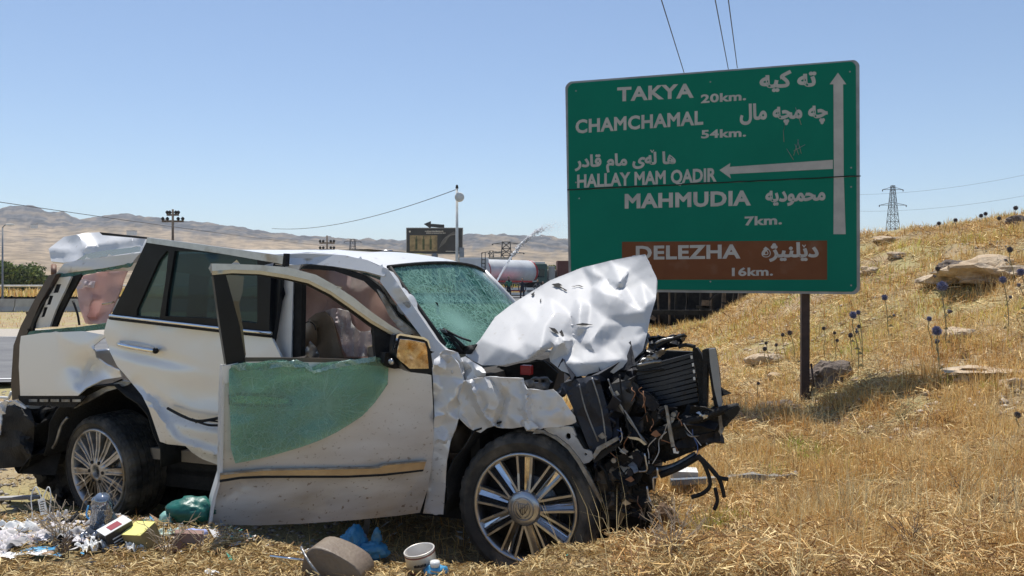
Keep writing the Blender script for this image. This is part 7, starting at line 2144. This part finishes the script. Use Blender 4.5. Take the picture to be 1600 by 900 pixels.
# yellow box
def ground_box(name, px_, py_, dims, rz, label, cat, m_top, m_side, tilt=(0, 0), dz=0):
    t, c = place(name, px_, py_, label, cat, dz, rz); t.rotation_euler = (tilt[0], tilt[1], rz)
    a, b, h_ = dims
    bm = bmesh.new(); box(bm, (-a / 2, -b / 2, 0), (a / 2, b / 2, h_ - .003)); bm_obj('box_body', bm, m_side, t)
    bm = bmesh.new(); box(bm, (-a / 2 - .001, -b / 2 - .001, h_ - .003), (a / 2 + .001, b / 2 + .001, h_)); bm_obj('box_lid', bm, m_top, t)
    return t
YEL = mat('yellow_card', (.80, .74, .24), (.72, .66, .20), 6, rough=.7)
YELD = mat('shaded_kraft_card', (.30, .24, .11), (.24, .19, .09), 6, rough=.8)  # brown side card, with the shade on the sides put into its colour
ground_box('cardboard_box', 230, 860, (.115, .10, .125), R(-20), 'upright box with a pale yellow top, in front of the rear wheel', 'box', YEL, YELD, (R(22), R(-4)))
t = ground_box('carton', 190, 857, (.085, .13, .12), R(-38), 'black and white carton tilted beside the yellow topped box', 'box', WHITE, mat('carton_black', (.02, .02, .02), (.035, .035, .035), 9, rough=.4), (R(20), R(6)), .01)
bm = bmesh.new(); box(bm, (-.02, -.03, .1202), (.03, .025, .1215)); bm_obj('red_print', bm, mat('dull_red_print', (.30, .03, .05), (.24, .03, .04), 9, rough=.6), t)
bm = bmesh.new()
for zz in (.045, .06, .078): box(bm, (.0428, -.04, zz), (.0436, .03, zz + .006))
tag(bm_obj('printed_line', bm, WHITE, t), kind='stuff')
bm = bmesh.new()
for zz in (.04, .055): box(bm, (-.03, -.0658, zz), (.02, -.0650, zz + .006))
tag(bm_obj('printed_line', bm, WHITE, t), kind='stuff')
# crumpled cloth and papers
def sheet(name, px_, py_, w_, d_, amp, label, cat, m_, seed, rz=0, dz=.02, cell=.075, n=44, fold=1.0):
    c = ghit(px_, py_)
    g = random.Random(seed); cz_ = Crumple(-w_, -d_, w_, d_, cell, amp, seed); cz2 = Crumple(-w_, -d_, w_, d_, cell * .4, amp * .35, seed + 1)
    bm = bmesh.new(); vs_ = []
    for i in range(n + 1):
        for j in range(n + 1):
            x = (i / n - .5) * w_; y = (j / n - .5) * d_
            e = 1 + .25 * mn.noise(Vector((i * .2, j * .2, seed)))
            X = c.x + (x * e) * math.cos(rz) - (y * e) * math.sin(rz); Y = c.y + (x * e) * math.sin(rz) + (y * e) * math.cos(rz)
            vs_.append((X - c.x, Y - c.y, (X, Y), cz_(x, y) + cz2(x, y)))
    zz = terrain(np.array([v[2][0] for v in vs_]), np.array([v[2][1] for v in vs_]))
    bv = [bm.verts.new((v[0], v[1], z + dz + abs(v[3]) * fold - c.z)) for v, z in zip(vs_, zz)]
    for i in range(n):
        for j in range(n):
            k_ = i * (n + 1) + j; bm.faces.new((bv[k_], bv[k_ + 1], bv[k_ + n + 2], bv[k_ + n + 1]))
    o = bm_obj(name, bm, m_, None, True); o.location = c
    return tag(o, label, cat)
CLOTH = mat('pale_lilac_cloth', (.52, .49, .50), (.62, .59, .60), 7, rough=.85)
CLOTHG = mat('grey_paper', (.40, .39, .39), (.30, .29, .29), 5, rough=.8)
sheet('cloth', 78, 838, .42, .42, .035, 'crumpled pale lilac cloth on the straw at the left', 'cloth', CLOTH, 21, .3)
sheet('paper_sheet', 28, 852, .26, .26, .035, 'crumpled grey paper at the left edge next to the cloth', 'paper', CLOTHG, 22, .8)
sheet('cloth_strip', 125, 836, .30, .16, .025, 'pale folded cloth strip between the lilac cloth and the carton', 'cloth', CLOTH, 23, .15)
sheet('white_rag', 172, 860, .16, .14, .035, 'white rag spilling from the black and white carton', 'cloth', WHITE, 24, .5, cell=.03)
sheet('blue_wrapper', 62, 868, .14, .05, .02, 'small bright blue wrapper in front of the lilac cloth', 'wrapper', BLUE, 25, .35)
sheet('white_paper', 40, 874, .20, .05, .015, 'thin white paper lying below the blue wrapper', 'paper', WHITE, 26, .2)
sheet('paper_scrap', 330, 905, .05, .04, .02, 'small white scrap on the straw at the bottom, left of centre', 'paper', WHITE, 27, .9, cell=.015, n=14)
for i, (px_, py_, w_, lb, m_) in enumerate([(138, 866, .09, 'small white crumpled paper right of the dark weed', WHITE), (212, 868, .08, 'crumpled white wrapper under the front of the carton', WHITE), (8, 862, .16, 'grey white crumpled sheet cut by the left photo edge', CLOTH), (88, 822, .14, 'crumpled grey bag behind the lilac cloth', CLOTHG), (118, 826, .12, 'dark crumpled bag between the thorny twigs and the tyre', BLACK), (48, 858, .12, 'pinkish crumpled paper between grey sheet and blue wrapper', AIRBAG_W)]):
    sheet('crumpled_wrapper', px_, py_, w_, w_ * .8, .05, lb, 'wrapper', m_, 60 + i, i * .7, cell=.028, n=24)
sheet('grey_cloth', 108, 846, .30, .22, .05, 'grey crumpled cloth right behind the small dark weed', 'cloth', CLOTHG, 41, .6, cell=.05)
sheet('dark_cloth', 120, 858, .34, .06, .03, 'dark folded cloth edge running in front of the pale strip', 'cloth', BLACK, 42, .22, cell=.04)
sheet('silver_bag', 150, 850, .12, .12, .07, 'crumpled silvery bag left of the carton', 'bag', SILVER, 43, .4, cell=.035)
sheet('white_cloth', 20, 836, .22, .16, .05, 'white crumpled cloth at the left edge behind the grey paper', 'cloth', WHITE, 44, .1, cell=.05)
sheet('white_plastic', 256, 842, .14, .06, .04, 'torn white and green plastic behind the yellow topped box', 'plastic', mat('pale_green_plastic', (.45, .62, .56), (.65, .72, .68), 12, rough=.4), 45, .2, cell=.03)
# white hanger tag with strings
t, c = place('tag_with_strings', 66, 826, 'white printed tag with looping white strings above the lilac cloth', 'tag', .04)
bm = bmesh.new(); box(bm, (-.015, -.002, .03), (.02, .002, .11), rot=Matrix.Rotation(R(-12), 3, 'Y')); bm_obj('tag_card', bm, WHITE, t)
bm = bmesh.new()
for i in range(5): box(bm, (-.008, -.0035, .045 + i * .012), (.012, -.0025, .049 + i * .012), rot=Matrix.Rotation(R(-12), 3, 'Y'))
tag(bm_obj('printed_line', bm, BLACK, t), kind='stuff')
for s in (-1, 1):
    tube_obj('string', smooth_path([(0, 0, .10), (s * .03, 0, .17), (s * .05, -.01, .12), (s * .045, -.01, .02), (s * .09, 0, -.02)], 5), .0028, WHITE, t, 5)
# teal bag, small blue ball, brown box
TEAL = mat('teal_plastic', (.004, .08, .065), (.01, .13, .10), 6, rough=.4, bump=.6, bscale=12)
t, c = place('teal_bag', 294, 826, 'dark teal plastic bag in the shade behind the door edge', 'plastic bag', -.01)
bm = bmesh.new(); crumpled_ball(bm, (0, .05, .09), (.13, .09, .075), 31, .2); bm_obj('bag_body', bm, TEAL, t, True)
bm = bmesh.new(); crumpled_ball(bm, (-.12, .0, .045), (.04, .03, .05), 33, .4, 3); bm_obj('tied_end', bm, mat('pale_teal_plastic', (.25, .5, .44), (.4, .62, .56), 8, rough=.35), t, True)
t, c = place('blue_cloth_ball', 316, 846, 'little lilac blue crumpled tissue under the teal bag', 'tissue', .0)
bm = bmesh.new(); crumpled_ball(bm, (0, 0, .03), (.03, .03, .028), 35, .3, 3); bm_obj('tissue', bm, mat('lilac_tissue', (.25, .30, .55), (.38, .42, .66), 12, rough=.8), t, True)
bm = bmesh.new(); crumpled_ball(bm, (-.05, .01, .035), (.05, .03, .022), 36, .5, 3); bm_obj('tissue', bm, bpy.data.materials['lilac_tissue'], t, True)
BRB = mat('brown_pink_card', (.20, .12, .10), (.28, .17, .14), 7, rough=.8)
ground_box('small_brown_box', 292, 860, (.13, .10, .085), R(20), 'small reddish brown box in the shade below the teal bag', 'box', BRB, BRB, (R(-6), R(8)))
# clear plastic container near the rear wheel
t, c = place('clear_container', 158, 836, 'clear grey plastic container leaning against the rear wheel', 'container', .02)
t.rotation_euler = (R(20), R(18), R(-10))
CLR = tinted_glass('clear_plastic', (.6, .68, .78), .25, (.20, .25, .33), .55)
bm = bmesh.new(); lathe(bm, [(.0, 0), (.05, 0), (.055, .02), (.048, .16), (.05, .17), (.035, .20), (.03, .215), (0, .215)], 24, 'Z'); bm_obj('container_body', bm, CLR, t, True)
t, c = place('clear_container', 178, 836, 'second clear bluish container right against the rear tyre', 'container', .02)
t.rotation_euler = (R(10), R(-22), R(10))
bm = bmesh.new(); lathe(bm, [(.0, 0), (.038, 0), (.042, .02), (.036, .15), (.038, .16), (.02, .2), (0, .2)], 24, 'Z'); bm_obj('container_body', bm, CLR, t, True)
tube_obj('handle', smooth_path([(-.04, 0, .06), (-.08, 0, .12), (-.05, 0, .17)], 4), .004, BLUE, t)
t, c = place('grey_plank', 30, 786, 'flat grey plastic trim piece behind the twigs at far left', 'trim piece', .03, R(10))
bm = bmesh.new(); box(bm, (-.16, -.03, 0), (.16, .03, .025), bevel=.006); bm_obj('strip', bm, CLOTHG, t)
# under the nose: white box, blue-grey plate, metal strip
t = ground_box('white_box', 1068, 764, (.22, .18, .16), R(-8), 'white foam block under the crushed front bumper', 'box', WHITE, mat('dirty_foam', (.5, .46, .40), (.62, .58, .52), 8, rough=.9))
bm = bmesh.new(); box(bm, (-.13, -.16, .035), (.24, -.10, .085), bevel=.006)
t2, c2 = place('plastic_trim', 1075, 772, 'dusty blue grey plastic piece in front of the white foam block', 'plastic piece', .08)
bm.free(); bm = bmesh.new(); box(bm, (-.14, -.03, 0), (.22, .03, .05), bevel=.008, rot=Matrix.Rotation(R(-3), 3, 'Y')); bm_obj('panel', bm, mat('dusty_blue_plastic', (.10, .13, .17), (.20, .22, .25), 7, rough=.6, c3=(.3, .27, .22), c3scale=8, c3amt=.4), t2)
c1 = ghit(1133, 762); c2 = ghit(1246, 752)
mid = (c1 + c2) / 2
t = empty('metal_strip', mid); tag(t, 'long bent grey metal strip lying in the grass right of the wreck', 'metal strip')
bm = bmesh.new(); g_ = random.Random(5)
P = [c1.lerp(c2, f) - mid + Vector((0, 0, .05 + .02 * math.sin(f * 6))) for f in [i / 10 for i in range(11)]]
prev = None
for i, p in enumerate(P):
    ring = [bm.verts.new(p + Vector((0, a, b))) for a, b in ((-.045, .015 * math.sin(i)), (-.04, .035), (.04, .03 + .01 * math.sin(i * 2)), (.045, .0))]
    if prev:
        for k_ in range(4): bm.faces.new((prev[k_], prev[(k_ + 1) % 4], ring[(k_ + 1) % 4], ring[k_]))
    prev = ring
bm_obj('strip', bm, mat('dusty_dark_strip', (.13, .13, .13), (.32, .30, .27), 14, rough=.6, c3=(.05, .05, .05), c3scale=9, c3amt=.4), t)
rock(1035, 832, 60, 50, 'dark brown burnt root stump under the front bumper', bpy.data.materials['root_clump'], 40, name='stump', rough=.9)

# ---------------------------------------------------------------- air
bm = bmesh.new(); box(bm, (-4300, -300, -12), (4300, 6300, 260))
hz = bpy.data.materials.new('dusty_air'); hz.use_nodes = True
N, L = hz.node_tree.nodes, hz.node_tree.links
N.remove(N['Principled BSDF'])
pv = N.new('ShaderNodeVolumePrincipled'); pv.inputs['Density'].default_value = 0.00016; pv.inputs['Color'].default_value = (.86, .92, 1.0, 1); pv.inputs['Anisotropy'].default_value = .2
L.new(pv.outputs[0], N['Material Output'].inputs['Volume'])
tag(bm_obj('haze', bm, hz, None), 'thin dusty air over the plain', 'haze', kind='stuff')

g = np.random.default_rng(44)
n_ = 700
x = np.concatenate([g.normal(-2.2, .55, 420), g.normal(-1.2, .5, 140), g.uniform(-.9, 2.2, 140)]); y = np.concatenate([g.normal(4.15, .28, 420), g.normal(4.0, .25, 140), g.uniform(3.6, 5.6, 140)])
k = y > 3.3; x, y = x[k], y[k]; n_ = len(x)
base_ = np.array([(-1, -1, 0), (1, -1, 0), (1, 1, 0), (-1, 1, 0)], float)
s_ = (.006 + .022 * g.random(n_) ** 3)[:, None, None]
a_ = g.random(n_) * 6.28
rot_ = np.stack([np.stack([np.cos(a_), -np.sin(a_), g.normal(size=n_) * .3], -1), np.stack([np.sin(a_), np.cos(a_), g.normal(size=n_) * .3], -1), np.stack([g.normal(size=n_) * .4, g.normal(size=n_) * .4, np.ones(n_)], -1)], 1)
q = np.einsum('nij,kj->nki', rot_, base_) * s_ * (.5 + g.random((n_, 4, 1)))
q[:, :, 2] = q[:, :, 0] * g.normal(size=(n_, 1)) * .5 + .012
co = q + np.stack([x, y, terrain(x, y) + .012], -1)[:, None, :]
cols_ = np.array([(.70, .70, .70), (.55, .53, .50), (.30, .30, .31), (.04, .04, .045), (.10, .35, .60), (.10, .40, .32), (.45, .30, .2), (.62, .60, .58)])
o = np_mesh('litter_fragments', co.reshape(-1, 3), np.arange(n_ * 4).reshape(-1, 4), STRAW, col=np.repeat(cols_[g.integers(0, 8, n_)], 4, 0))
tag(o, 'tiny torn bits of paper, plastic and glass strewn among the straw', 'litter', kind='stuff')
